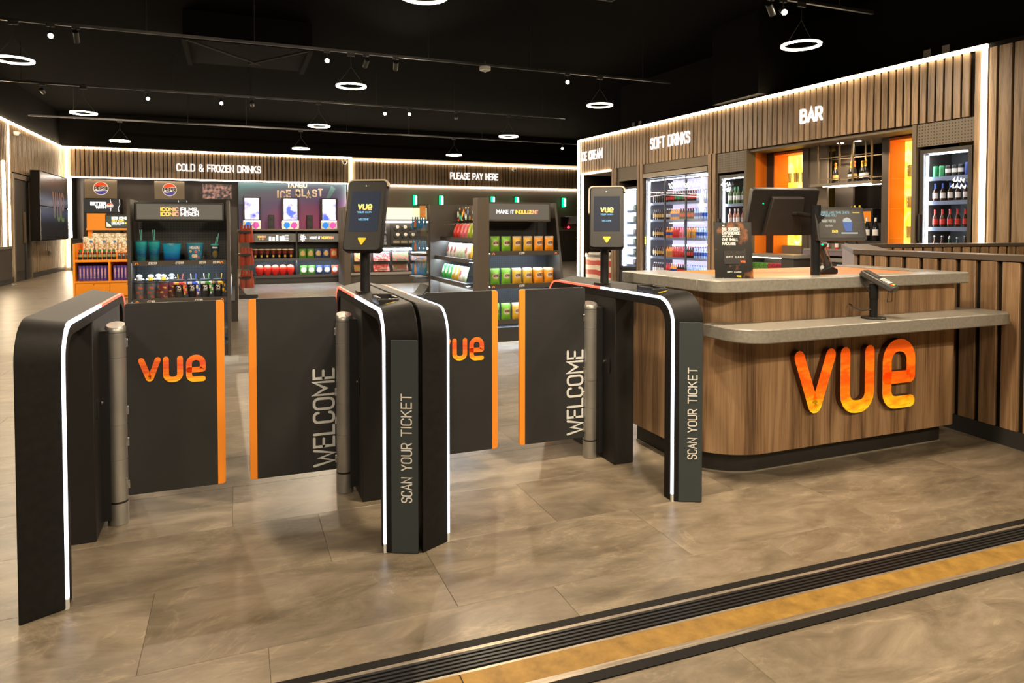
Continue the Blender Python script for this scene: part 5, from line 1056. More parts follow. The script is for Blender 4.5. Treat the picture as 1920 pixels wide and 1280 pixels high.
for r, z in enumerate((1.72, 1.46, 1.18, 0.95, 0.72, 0.5)):
    for i in (1, 2): (KB['fruit'] if (r + i) % 3 else KB['berry']).at(BAR, (1.98 + 0.16 * i, 0.22, z), 0, 'dark fruit pack on shelf %s of the narrow fridge' % ('one', 'two', 'three', 'four', 'five', 'six')[r], 'fruit packs on shelf %s' % ('one', 'two', 'three', 'four', 'five', 'six')[r])

# white wine fridge
fridge(5.12, 5.80, 0.3, 2.30, 0.65, 'slim lit wine fridge behind the gift card stand', mt='dark_steel', shelves=(1.76, 1.36, 0.95), frame=0.06)
win = MB().lathe([(0.034, 0, 0), (0.037, 0.01, 0), (0.037, 0.07, 2), (0.0375, 0.15, 0), (0.036, 0.19, 0), (0.015, 0.235, 0), (0.014, 0.26, 1), (0.0155, 0.31, 1), (0.01, 0.312, 1)], 12)
bk('white_wine', win, ['wine_green', 'lab_green', 'lab_white'], 'wine_bottle'); bk('rose', win, ['rose_wine', 'cap_white', 'lab_white'], 'wine_bottle'); bk('red_wine', win, ['dark_glass', 'cap_white', 'lab_white'], 'wine_bottle')
for r, (z, k) in enumerate(((1.77, 'white_wine'), (1.37, 'rose'), (0.96, 'white_wine'))):
    for i in range(5): KB[k if i < 3 or r else 'white_wine'].at(BAR, (5.25 + i * 0.105, 0.19 + 0.02 * (i % 2), z), 0, '%s wine bottle from the light tube on the %s shelf of the slim fridge' % (ORD[i], ('top', 'middle', 'lowest')[r]), 'wine bottles in the slim fridge')
b = MB()
for x0, x1, z in ((5.20, 5.44, 2.12), (5.24, 5.46, 2.03)): b.ribbon([(x0 + (x1 - x0) * i / 14 + 0.015 * math.sin(i * 2.2), z + 0.035 * math.sin(i * 1.6)) for i in range(15)], 0.012, -0.02, -0.01)
solo('neon_script', b, 'neon_white', 'small white neon script on the slim wine fridge', 'neon sign', BAR, (0, 0.03, 0))

# beer fridge
fridge(9.02, 9.70, 0.3, 2.36, 0.65, 'tall lit beer fridge beside the bright upright light strip', mt='charcoal_brown', shelves=(1.985, 1.665, 1.32, 0.97), frame=0.05)
bk('can_green', can_mb(0.15, 0.034), ['lab_green', 'can_silver', 'lab_green'], 'drink_can', 'can'); bk('can_black', can_mb(0.15, 0.034), ['lab_black', 'can_silver', 'lab_white'], 'drink_can', 'can'); bk('can_blue', can_mb(0.17, 0.03), ['lab_blue', 'can_silver', 'lab_blue'], 'drink_can', 'can')
bk('beer_blue', beer_mb(0.24, 0.032), ['amber_glass', 'lab_blue', 'lab_white', 'lab_blue'], 'beer_bottle'); bk('beer_red', beer_mb(0.24, 0.032), ['amber_glass', 'lab_red', 'lab_red', 'lab_red'], 'beer_bottle'); bk('beer_green', beer_mb(0.22, 0.031), ['green_glass', 'can_silver', 'lab_green', 'green_glass'], 'beer_bottle'); bk('cider', beer_mb(0.24, 0.031), ['amber_glass', 'can_silver', 'lab_white', 'amber_glass'], 'beer_bottle')
for r, (z, row, ds) in enumerate(((1.99, ['can_green', 'can_green', 'can_black', 'can_black', 'can_black', 'can_blue', 'can_blue'], 'can'), (1.67, ['beer_blue'] * 6, 'blue-necked beer bottle'), (1.325, ['beer_red'] * 6, 'red-labelled beer bottle'), (0.975, ['cider', 'cider', 'beer_green', 'beer_green', 'cider', 'cider'], 'clear or green bottle'))):
    n = len(row)
    for i, k in enumerate(row):
        KB[k].at(BAR, (9.14 + i * 0.5 / (n - 1), 0.19, z), 0, '%s %s from the light tube, beer fridge %s shelf' % (ORD[i], ds, ('top', 'second', 'third', 'lowest')[r]), 'drinks in the beer fridge')
        if r: KB[k].at(BAR, (9.17 + i * 0.5 / (n - 1), 0.30, z), 0, '%s %s of the row behind, beer fridge %s shelf' % (ORD[i], ds, ('top', 'second', 'third', 'lowest')[r]), 'second row in the beer fridge')
b = MB()
for x0, x1, z in ((9.48, 9.62, 1.93), (9.46, 9.64, 1.85)): b.ribbon([(x0 + (x1 - x0) * i / 10 + 0.012 * math.sin(i * 2.2), z + 0.03 * math.sin(i * 1.9)) for i in range(11)], 0.010, -0.02, -0.01)
solo('neon_script', b, 'neon_white', 'small white neon script on the beer fridge door', 'neon sign', BAR, (0, 0.03, 0))

# bar alcove ----------------------------------------------------
D1 = 0.47
build('alcove_side', MB().box(5.80, 5.86, 0.2, D1 + 0.4, 0, 2.70), 'orange_wall', wr)
build('soffit', MB().box(5.86, 8.93, 0.05, 1.25, 2.655, 2.70), 'taupe', wr)
build('column', MB().box(5.84, 6.02, D1, D1 + 0.35, 0, 2.655), 'charcoal_brown', wr); build('column', MB().box(6.655, 6.78, D1, D1 + 0.35, 0, 2.655), 'taupe_dark', wr); build('column', MB().box(8.13, 8.24, D1, D1 + 0.35, 0, 2.655), 'taupe_dark', wr)
build('bar_back_panel', MB().box(6.78, 7.14, D1 + 0.02, D1 + 0.06, 0, 2.655), 'taupe', wr); build('bar_back_panel', MB().box(7.14, 7.48, D1 + 0.20, D1 + 0.24, 0, 2.655), 'taupe_dark', wr); build('bar_back_panel', MB().box(7.14, 8.13, D1 + 0.55, D1 + 0.6, 0, 2.655), 'shell_black', wr)
build('recess_side', MB().box(6.02, 6.04, D1, D1 + 0.36, 0.85, 2.62), 'orange_wall', wr); build('recess_side', MB().box(8.24, 8.26, D1, D1 + 0.36, 0.85, 2.62), 'orange_wall', wr); build('recess_top', MB().box(6.02, 6.66, D1, D1 + 0.36, 2.60, 2.64).box(8.24, 8.93, D1, D1 + 0.36, 2.60, 2.64), 'orange_wall', wr)
build('far_room_slat_wall', MB().box(7.5, 8.2, 1.15, 1.2, 1.2, 2.65), 'taupe_dark', wr)
m, t, b_ = nt('onyx'); L = t.links
tc = N(t, 'ShaderNodeTexCoord'); ns = N(t, 'ShaderNodeTexNoise', i_Scale=2.6, i_Detail=5.0, i_Distortion=1.8); L.new(tc.outputs['Object'], ns.inputs[0]); rp = ramp(t, [(0.28, (0.85, 0.22, 0.005)), (0.40, (1.0, 0.45, 0.015)), (0.52, (1.0, 0.62, 0.06)), (0.68, (1.0, 0.85, 0.30))]); L.new(ns.outputs[0], rp.inputs[0]); L.new(rp.outputs[0], b_.inputs['Emission Color']); b_.inputs['Emission Strength'].default_value = 2.6; b_.inputs['Base Color'].default_value = (0.3, 0.12, 0.02, 1); b_.inputs['Roughness'].default_value = 0.25
for x0, x1, z0, l in ((6.04, 6.66, 1.02, 'glowing amber onyx panel behind the big black till'), (8.26, 8.93, 1.02, 'glowing amber onyx panel beside the beer fridge')):
    solo('onyx_light_panel', MB().box(0, x1 - x0, 0, 0.02, 0, 2.60 - z0), 'onyx', l, 'light panel', BAR, (x0, D1 + 0.33, z0))
build('recess_base', MB().box(6.04, 6.66, D1 + 0.2, D1 + 0.36, 0.85, 1.02).box(8.26, 8.93, D1 + 0.2, D1 + 0.36, 0.85, 1.02), 'taupe_light', wr)
clear('tumbler_glass', (0.95, 0.93, 0.90), 0.42, 0.12)
gl_mb = MB().lathe([(0.026, 0), (0.030, 0.004), (0.036, 0.17), (0.034, 0.17), (0.027, 0.012), (0.001, 0.01)], 14)
ku = Kind(solo('drinking_glass', gl_mb, 'tumbler_glass', '', 'glass'))
for (x0, x1, zs, nm) in ((6.05, 6.64, (2.11, 1.30), 'till'), (8.27, 8.92, (2.06, 1.61, 1.175), 'beer fridge')):
    for r, z in enumerate(zs):
        solo('glass_shelf', MB().box(0, x1 - x0, 0, 0.3, 0, 0.012), 'acrylic', '%s glass shelf in the orange recess by the %s' % (('top', 'middle', 'lowest')[r], nm), 'shelf', BAR, (x0, D1 + 0.02, z - 0.013))
        for i in range(5): ku.at(BAR, (x0 + 0.2 + 0.085 * i, D1 + 0.14 + 0.05 * (i % 2), z), 0, '%s clear glass from the orange side on the %s shelf by the %s' % (ORD[i], ('top', 'middle', 'lowest')[r], nm), 'clear glasses in the orange recesses')
noisy('menu_print', (0.62, 0.14, 0.01), (0.80, 0.35, 0.06), scale=14, rough=0.5, detail=3)
for z, l in ((1.63, 'upper orange drinks menu card on the orange alcove wall'), (1.22, 'lower orange drinks menu card on the orange alcove wall')):
    t = thing('menu_card', l, 'menu', BAR, (5.865, 0.30, z), rz=90); build('card', MB().box(-0.14, 0.14, -0.012, 0.0, 0, 0.38), 'menu_print', t); b = MB()
    for k in range(7): put_text(b, 'IIIIIIIII', 0.016, 0.008, -0.02, 0.32 - k * 0.045, -0.016, -0.013, width=0.14)
    build('card_print', b, 'print_cream', t)['kind'] = 'stuff'
# hanging bottle gantry
gt = thing('bottle_gantry', 'brass framed hanging gantry shelf with lit underside at the bar', 'gantry', BAR, (7.12, 0.28, 0))
for x in (0.02, 0.42, 0.66, 0.98):
    for y in (0.0, 0.28): build('hanger', MB().box(x - 0.012, x + 0.012, y, y + 0.02, 2.0, 2.655), 'gantry_metal', gt)
for z in (2.09, 2.42):
    for y in (0.0, 0.28): build('rail', MB().box(0.0, 1.0, y + 0.004, y + 0.014, z, z + 0.014), 'gantry_metal', gt)
build('shelf', MB().box(-0.12, 1.02, -0.02, 0.32, 1.985, 2.025), 'taupe_light', gt); build('shelf_light', MB().box(0.1, 0.95, 0.02, 0.05, 1.975, 1.985).box(0.0, 1.0, 0.25, 0.27, 1.975, 1.985), 'led_inner', gt); build('shelf_light', MB().box(0.2, 1.0, 0.29, 0.31, 2.026, 2.036), 'led_inner', gt)
champ = MB().lathe([(0.04, 0, 0), (0.045, 0.012, 0), (0.045, 0.06, 2), (0.0455, 0.13, 0), (0.042, 0.17, 0), (0.02, 0.23, 1), (0.017, 0.29, 1), (0.02, 0.295, 1), (0.02, 0.32, 1), (0.012, 0.325, 1)], 14)
bk('champ_gold', champ, ['dark_glass', 'gold_foil', 'lab_white'], 'champagne_bottle'); bk('champ_orange', champ, ['dark_glass', 'orange_foil2', 'lab_gold'], 'champagne_bottle')
for i, (x, k, l) in enumerate(((7.36, 'champ_orange', 'squat dark bottle with orange foil and round gold label on the gantry'), (7.60, 'champ_gold', 'champagne bottle with yellow gold foil nearest the orange-foil bottle'), (7.70, 'champ_orange', 'slim bottle with orange foil between two champagne bottles'), (7.80, 'champ_gold', 'champagne bottle with bright tip behind the brass upright'), (7.90, 'champ_gold', 'champagne bottle with yellow gold foil at the column end'))): KB[k].at(BAR, (x, 0.42 + 0.05 * (i % 2), 2.027), 0, l, 'bottles on the gantry')
for i, x in enumerate((7.5, 7.82)):
    t = thing('ceiling_downlight', ('first' if i == 0 else 'second') + ' small recessed downlight over the gantry', 'downlight', BAR, (x, 0.35, 2.655)); build('trim', MB().cyl((0, 0, -0.012), 0.06, 0.012, 20), 'taupe_light', t); build('lens', MB().cyl((0, 0, -0.016), 0.045, 0.006, 18), 'led_inner', t); lamp('lamp', 'SPOT', 45, WARM, t, (0, 0, -0.03), size=0.04, spot=130)
# back bar shelves with wine, coffee machine, worktop
bb = thing('back_bar_shelf', 'stone shelf of small wine bottles and price strip under the gantry', 'shelf', BAR, (6.85, 0.3, 0))
build('upper_shelf', MB().box(0, 1.28, 0, 0.45, 0.96, 0.99), 'stone', bb); build('price_strip', MB().box(0, 1.28, -0.012, 0, 0.885, 0.955), pm('strip_mauve', (0.20, 0.16, 0.19), 0.4), bb); build('lower_shelf', MB().box(0, 1.28, 0.0, 0.5, 0.60, 0.64), 'taupe_dark', bb); build('back', MB().box(0, 1.28, 0.42, 0.45, 0.0, 1.4), 'charcoal_brown', bb); build('base', MB().box(0, 1.28, 0.05, 0.45, 0, 0.6), 'charcoal', bb)
mini = MB().lathe([(0.024, 0, 2), (0.026, 0.03, 3), (0.026, 0.09, 0), (0.025, 0.105, 0), (0.011, 0.13, 0), (0.011, 0.18, 1), (0.008, 0.182, 1)], 12)
bk('mini_wine', mini, ['dark_glass', 'lab_black', 'lab_red', 'lab_white'], 'wine_bottle')
for i in range(5): KB['mini_wine'].at(BAR, (7.10 + 0.175 * i, 0.36, 0.99), 0, ORD[i] + ' small wine bottle with white and red label along the back bar', 'small wine bottles on the back bar')
kbx = Kind(solo('bottle_divider', MB().box(-0.05, 0.05, 0, 0.01, 0, 0.085).box(-0.05, -0.046, 0, 0.12, 0, 0.085).box(0.046, 0.05, 0, 0.12, 0, 0.085), 'taupe_light', '', 'divider'))
for i in range(4): kbx.at(BAR, (7.19 + 0.175 * i, 0.40, 0.99), 0, ORD[i] + ' grey divider box between the small wine bottles', 'divider boxes on the back bar')
for i, x in enumerate((7.66, 7.83, 7.98)): KB['red_wine'].at(BAR, (x, 0.55, 1.13), 0, ORD[i] + ' dark red wine bottle with cream label on the raised step', 'red wine bottles on the back bar', scale=(1.15, 1.15, 1.12))
solo('bottle_step', MB().box(0, 0.62, 0, 0.14, 0, 0.13), 'charcoal', 'dark step raising the red wine bottles', 'step', BAR, (7.5, 0.48, 0.995))
t = thing('coffee_machine', 'black coffee machine with glowing orange front at the bar', 'coffee machine', BAR, (7.42, 0.62, 1.0)); build('body', MB().box(0, 0.45, 0.0, 0.3, 0, 0.62), 'black_metal', t, bevel=0.01); build('front_panel', MB().box(0.03, 0.42, -0.01, 0, 0.42, 0.58), em('amber_panel', (0.95, 0.24, 0.015), 0.8), t); build('lit_slot', MB().box(0.1, 0.36, -0.014, -0.01, 0.40, 0.415), 'lit_yellow_text', t)
for dx in (0.02, 0.07, 0.16): build('bean_lever', MB().box(dx, dx + 0.03, 0.05, 0.07, 0.62, 0.68), 'yellow', t, bevel=0.01)
blob('coffee_bag', (0.02, 0.018, 0.016), (0.35, 0.03, 0.02), 0.05, 0.06, 0.03); blob('coffee_bag_brown', (0.025, 0.02, 0.018), (0.18, 0.05, 0.03), 0.1, 0.07, 0.05)
for i, (x, mt, l) in enumerate(((7.24, 'coffee_bag', 'black coffee bag with red panel under the back bar shelf'), (7.42, 'coffee_bag_brown', 'black and brown coffee bag beside the small under-counter fridge'), (7.08, 'coffee_bag_brown', 'black coffee bag partly behind the barcode scanner'))):
    t = thing('coffee_bag', l, 'coffee bag', BAR, (x, 0.38, 0.64)); build('bag', bag_mb(0.17, 0.22, 0.09), mt, t); b = MB(); put_text(b, 'CAFFE', 0.02, 0.005, 0, 0.10, -0.047, -0.045, width=0.1); build('print_name', b, 'print_white', t)
t = thing('under_counter_fridge', 'small lit under-counter fridge with stone top behind the diagonal wall', 'fridge', BAR, (7.52, 0.12, 0)); build('top', MB().box(0, 0.6, 0, 0.17, 0.80, 0.855), 'stone', t); build('body', MB().box(0.02, 0.58, 0.03, 0.17, 0, 0.80), 'charcoal', t); build('lit_window', MB().box(0.12, 0.56, 0.024, 0.03, 0.55, 0.76), 'fridge_back', t)
# stone back counter with packed cans below
t = thing('back_counter', 'stone topped back counter with open lit shelf of drink packs', 'counter', BAR, (5.88, -0.05, 0)); build('worktop', MB().prism([(0, 0), (1.1, 0.0), (1.1, 0.5), (0, 0.5)], 0.83, 0.885), 'stone', t); build('body', MB().box(0, 0.02, 0.02, 0.5, 0, 0.83).box(0, 1.08, 0.48, 0.5, 0, 0.83).box(0.82, 1.08, 0.02, 0.5, 0, 0.83).box(0, 1.08, 0.02, 0.5, 0.5, 0.54), 'charcoal_brown', t); build('shelf_lining', MB().box(0.02, 0.82, 0.44, 0.48, 0.54, 0.83), 'taupe_light', t); build('shelf_light', MB().box(0.05, 0.8, 0.08, 0.1, 0.815, 0.83), 'led_inner', t)
for nm, c1 in (('pack_green', (0.10, 0.34, 0.03)), ('pack_red', (0.55, 0.02, 0.05))): noisy(nm, tuple(c * .35 for c in c1), c1, scale=35, rough=0.4, detail=2, lo=0.35, hi=0.55)
kg = {c: Kind(solo('drink_pack', MB().box(-0.048, 0.048, 0, 0.2, 0, 0.09), 'pack_' + c, '', 'drink pack', bevel=0.003)) for c in ('green', 'red')}
for r in range(2):
    for i in range(8):
        c = 'green' if i < (4 if r else 3) else 'red'; kg[c].at(BAR, (5.97 + 0.1 * i, 0.06, 0.541 + 0.093 * r), 0, '%s %s small drink pack in the %s layer under the back counter' % (ORD[i], c, 'upper' if r else 'lower'), 'drink packs under the back counter')
noisy('blue_pack', (0.02, 0.03, 0.10), (0.5, 0.45, 0.4), scale=30, rough=0.4, detail=2); solo('snack_carton', MB().box(0, 0.24, 0, 0.1, 0, 0.1), 'blue_pack', 'blue and white snack carton beside the dark end of the back counter', 'carton', BAR, (6.93, -0.12, 0.55), bevel=0.003)
solo('carton_stand', MB().box(0, 0.26, 0, 0.14, 0, 0.549), 'charcoal', 'low dark stand carrying the blue snack carton', 'stand', BAR, (6.92, -0.13, 0))
# twin emergency floodlights over the bar strip
pm('flood_lens', (0.16, 0.14, 0.12), 0.4)
for x, l in ((9.0, 'twin square emergency floodlight above the near end of the bar strip'), (2.0, 'twin square emergency floodlight above the far end of the bar strip')):
    t = thing('emergency_floodlight', l, 'floodlight', BAR, (x, 0.15, 3.56)); build('box', MB().box(-0.25, 0.3, 0.3, 0.4, 0, 0.1), 'shell_black', t)
    for dx in (-0.12, 0.14): h_ = build('lamp_head', MB().box(dx - 0.06, dx + 0.06, 0.2, 0.3, 0.09, 0.21), 'shell_black', t, bevel=0.01); build('lens', MB().box(dx - 0.05, dx + 0.05, 0.196, 0.2, 0.1, 0.2), 'flood_lens', h_)
    build('status_light', MB().cyl((0.27, 0.29, 0.06), 0.012, 0.01, 10, axis='y'), 'led_green', t)

# ================================================================ service counter
ct = thing('service_counter', 'curved walnut service counter with stone tops and big orange letters', 'counter', WORLD, (2.24, 2.8, 0))
def rp_(x0, x1, y0, y1, rl, rr, rb=0.0): return fillet([(x0, y0), (x1, y0), (x1, y1), (x0, y1)], [rl, rr, rb, rb], True, 14)
build('body', MB().prism(rp_(0, 1.84, 0.02, 0.82, 0.34, 0.07), 0.115, 0.98), 'walnut', ct, sharp=50)
build('plinth', MB().prism(rp_(0.05, 1.80, 0.085, 0.80, 0.30, 0.05), 0, 0.115), pm('plinth_metal', (0.030, 0.027, 0.024), 0.42, metal=0.2), ct, sharp=50)
build('plinth_sealant', MB().prism(rp_(0.045, 1.805, 0.08, 0.80, 0.30, 0.05), 0.0, 0.006), 'taupe_light', ct)
build('lower_shelf', MB().prism(rp_(0.0, 1.99, -0.215, 0.10, 0.27, 0.09), 0.745, 0.815), 'stone', ct, bevel=0.006, sharp=50)
build('stone_top', MB().prism(rp_(-0.04, 1.84, -0.045, 0.10, 0.143, 0.03), 0.98, 1.045).prism([(-0.04, 0.1), (0.26, 0.1), (0.26, 0.84), (-0.04, 0.84)], 0.98, 1.045).prism([(1.66, 0.1), (1.84, 0.1), (1.9, 0.84), (1.72, 0.84)], 0.98, 1.045), 'stone', ct, bevel=0.006, sharp=50)
build('orange_worktop', MB().box(0.25, 1.74, 0.09, 0.84, 0.985, 1.036), pm('orange_laminate', (0.62, 0.17, 0.008), 0.5), ct)
for k, x, wd, h, z in (('v', 0.505, 0.295, 0.375, 0.278), ('u', 0.835, 0.255, 0.375, 0.278), ('e', 1.155, 0.262, 0.40, 0.272)):
    b = MB(); vue_letter(b, k, wd, h, 0.071, x, z, -0.014, 0.02); build('letter', b, ['vue_face', 'letter_side'], ct)

# card reader on a swivel post, on the lower shelf
t = thing('card_terminal', 'black card terminal on a swivel post with a wire loop', 'card terminal', WORLD, (3.215, 2.70, 0.815))
build('base_plate', MB().lathe([(0.062, 0), (0.062, 0.006), (0.058, 0.01)], 28), 'black_metal', t); build('post', MB().lathe([(0.021, 0.01), (0.021, 0.11), (0.024, 0.11), (0.024, 0.185), (0.02, 0.19)], 20), pm('post_metal', (0.020, 0.022, 0.023), 0.3, metal=0.5), t)
TM = Matrix.Translation((0.012, -0.012, 0.215)) @ Matrix.Rotation(R(20), 4, 'Z') @ Matrix.Rotation(R(28), 4, 'X')
def tb(x0, x1, y0, y1, z0, z1): return MB().box(x0, x1, y0, y1, z0, z1).xf(TM)
bd = build('handset', tb(-0.042, 0.042, -0.105, 0.085, -0.022, 0.012), pm('handset_grey', (0.05, 0.047, 0.045), 0.4), t, bevel=0.008); build('display', tb(-0.033, 0.033, -0.005, 0.075, 0.012, 0.0145), 'black_metal', bd)
kp_ = MB()
for r in range(4):
    for c in range(3): kp_.box(-0.03 + c * 0.022, -0.014 + c * 0.022, -0.028 - r * 0.013, -0.019 - r * 0.013, 0.012, 0.0165)
build('keypad', kp_.xf(TM), 'print_grey', bd)
for c, col in enumerate(('lab_red', 'yellow', 'cap_green')): build('function_key', tb(-0.032 + c * 0.023, -0.013 + c * 0.023, -0.088, -0.078, 0.012, 0.0165), col, bd)
build('wire_loop', MB().tube([TM @ Vector(p) for p in ((-0.03, -0.085, -0.022), (-0.032, -0.11, -0.075), (0.032, -0.11, -0.075), (0.03, -0.085, -0.022))], 0.0022, 8), 'black_metal', t)
build('cable', MB().tube([(-0.03, 0.06, 0.245), (-0.045, 0.04, 0.20), (-0.022, 0.01, 0.15)], 0.004, 8).tube([(-0.02, 0, 0.05), (-0.06, 0.02, 0.045), (-0.085, 0.06, 0.06), (-0.07, 0.085, 0.07), (-0.06, 0.105, 0.07)], 0.004, 8), 'black_metal', t)
# tablet on a pole facing the customer
t = thing('customer_screen', 'small black customer screen on a round pole on the counter', 'screen', WORLD, (3.0, 2.90, 1.045))
build('pole', MB().cyl((0, 0, 0), 0.026, 0.39, 24), 'post_metal', t)
SM = Matrix.Translation((0.13, -0.045, 0.285)) @ Matrix.Rotation(R(-10), 4, 'Z') @ Matrix.Rotation(R(-12), 4, 'X')
bz = build('bezel', MB().prism(rrect(-0.155, 0.155, -0.095, 0.095, 0.012), -0.008, 0.012, 'y').xf(SM), 'black_metal', t); grad('promo_screen', [(0.0, (0.035, 0.032, 0.028)), (0.5, (0.055, 0.05, 0.044)), (1.0, (0.03, 0.028, 0.026))], axis=0, emit=0.6, wave=0.5, rough=0.25, spec=0.08)
build('display', MB().box(-0.14, 0.14, -0.0095, -0.008, -0.08, 0.08).xf(SM), 'promo_screen', bz)
b = MB(); put_text(b, "LOOKS LIKE THIS ONE'S", 0.011, 0.0022, -0.125, 0.058, -0.011, -0.0105, align='l', width=0.185); put_text(b, 'CHOSEN YOU', 0.011, 0.0022, -0.125, 0.041, -0.011, -0.0105, align='l', width=0.1)
build('screen_text', b.xf(SM), em('promo_text', (0.35, 0.55, 0.58), 0.8), bz); b = MB(); put_text(b, 'HARRY POTTER', 0.014, 0.003, -0.118, 0.008, -0.011, -0.0105, align='l', width=0.085); put_text(b, 'IIIIIIIII', 0.008, 0.003, -0.1, -0.016, -0.011, -0.0105, align='l', width=0.045); build('screen_text', b.xf(SM), em('promo_cream', (0.55, 0.50, 0.38), 0.8), bz)
b = MB(); put_text(b, '£24.99', 0.012, 0.003, -0.062, -0.05, -0.011, -0.0105, align='l', width=0.035); put_text(b, 'IIIIIIII', 0.004, 0.003, 0.085, 0.062, -0.011, -0.0105, align='l', width=0.04); build('screen_text', b.xf(SM), 'lit_yellow_text', bz)
b = MB().prism([(0.022, -0.045), (0.062, -0.045), (0.074, 0.01), (0.01, 0.01)], -0.011, -0.0105, 'y'); build('picture_tub', b.xf(SM), em('promo_blue', (0.10, 0.17, 0.42), 0.9), bz); b = MB().prism(fillet([(0.008, 0.01), (0.076, 0.01), (0.06, 0.03), (0.042, 0.036), (0.02, 0.028)], 0.01, True), -0.011, -0.0105, 'y').box(-0.005, 0.1, -0.011, -0.0105, -0.058, -0.05); build('picture_popcorn', b.xf(SM), em('promo_white', (0.6, 0.62, 0.55), 0.8), bz)
build('bracket', MB().box(-0.01, 0.05, -0.03, 0.0, 0.26, 0.33), 'black_metal', t)
# till seen from behind
t = thing('till_monitor', 'large black till monitor seen from behind beside the small screen', 'monitor', WORLD, (3.0, 3.0, 1.045))
QM = Matrix.Translation((-0.055, 0.10, 0.355)) @ Matrix.Rotation(R(-14), 4, 'Z') @ Matrix.Rotation(R(18), 4, 'X')
build('screen_shell', MB().prism(rrect(-0.205, 0.205, -0.14, 0.14, 0.012), -0.012, 0.03, 'y').xf(QM), 'black_metal', t, bevel=0.004); build('rear_housing', MB().prism([(-0.11, -0.13), (0.12, -0.13), (0.10, 0.10), (-0.09, 0.10)], -0.045, -0.012, 'y').xf(QM), pm('till_rear', (0.020, 0.017, 0.015), 0.5), t, bevel=0.006)
build('arm', MB().tube([(0.0, -0.075, 0.33), (0.0, 0.03, 0.345), (-0.04, 0.08, 0.35)], 0.014, 10), 'black_housing', t); build('status_light', MB().cyl((-0.13, -0.014, 0.055), 0.004, 0.004, 8, axis='y').xf(QM), 'led_green', t)
build('light_spot', MB().cyl((-0.2, -0.014, -0.132), 0.004, 0.004, 8, axis='y').xf(QM), 'led_red', t)
# handheld scanner in its cradle
t = thing('barcode_scanner', 'grey handheld barcode scanner resting in a cradle behind the pole', 'scanner', WORLD, (3.235, 3.06, 1.036))
build('cradle', MB().prism(fillet([(-0.06, 0), (0.07, 0), (0.07, 0.03), (0.02, 0.05), (-0.06, 0.025)], 0.012, True), -0.04, 0.04, 'y'), 'black_metal', t, bevel=0.006); build('handle', MB().tube([(0.03, 0, 0.03), (0.0, 0, 0.10), (-0.03, 0, 0.16)], 0.017, 12), 'handset_grey', t); build('head', MB().tube([(-0.055, 0, 0.165), (-0.01, 0, 0.175), (0.0, 0, 0.17)], 0.022, 12), 'handset_grey', t); build('trim', MB().tube([(0.05, -0.018, 0.03), (0.02, -0.018, 0.10), (-0.01, -0.018, 0.16)], 0.004, 8), 'bright_steel', t)
build('status_light', MB().lathe([(0, -.006), (0.007, 0), (0, 0.006)], 10, (-0.04, -0.024, 0.175)), 'led_green', t)
# gift card stand
t = thing('gift_card_stand', 'dark gift card poster in a clear tilted stand on the counter', 'poster stand', WORLD, (2.405, 2.86, 1.045), rz=-24)
PM = Matrix.Rotation(R(-9), 4, 'X'); noisy('ember_print', (0.010, 0.008, 0.007), (0.50, 0.16, 0.04), scale=16, rough=0.3, detail=5, lo=0.52, hi=0.72, mapscale=(1, 1, 0.8))
build('acrylic_holder', MB().box(-0.1, 0.1, -0.003, -0.001, 0, 0.30).xf(PM).box(-0.1, 0.1, -0.02, 0.07, 0, 0.003), 'acrylic', t); sh = build('poster', MB().box(-0.098, 0.098, -0.001, 0.001, 0.002, 0.296).xf(PM), 'ember_print', t)
b = MB()
put_text(b, 'THE', 0.006, 0.0016, -0.055, 0.275, -0.0055, -0.005, align='l'); put_text(b, 'BIG SCREEN', 0.0135, 0.003, -0.055, 0.252, -0.0055, -0.005, align='l', width=0.088); put_text(b, 'EXPERIENCE', 0.0135, 0.003, -0.055, 0.231, -0.0055, -0.005, align='l', width=0.09); put_text(b, 'AVAILABLE IN', 0.006, 0.0016, -0.055, 0.218, -0.0055, -0.005, align='l', width=0.055); put_text(b, 'ONE SMALL', 0.0135, 0.003, -0.055, 0.197, -0.0055, -0.005, align='l', width=0.08); put_text(b, 'PACKAGE', 0.0135, 0.003, -0.055, 0.176, -0.0055, -0.005, align='l', width=0.066)
build('poster_text', b.xf(PM), 'print_white', sh); b = MB().box(-0.05, 0.062, -0.0045, -0.004, 0.075, 0.145); build('poster_card', b.xf(PM), 'print_black', sh); b = MB(); put_text(b, 'GIFT CARD', 0.008, 0.0016, 0.006, 0.108, -0.0055, -0.005, width=0.09, track=0.5); put_text(b, 'GIFT CARD', 0.006, 0.0014, 0.0, 0.03, -0.0055, -0.005, width=0.07); build('poster_text', b.xf(PM), 'print_grey', sh)
b = MB()
for k, x in zip('vue', (0.034, 0.043, 0.052)): vue_letter(b, k, 0.008, 0.011, 0.0028, x, 0.082, -0.0055, -0.0055)
for k, x in zip('vue', (0.012, 0.02, 0.028)): vue_letter(b, k, 0.007, 0.009, 0.0026, x, 0.006, -0.0055, -0.0055)
build('poster_logo', b.xf(PM), ['vue_face', 'vue_face'], sh)

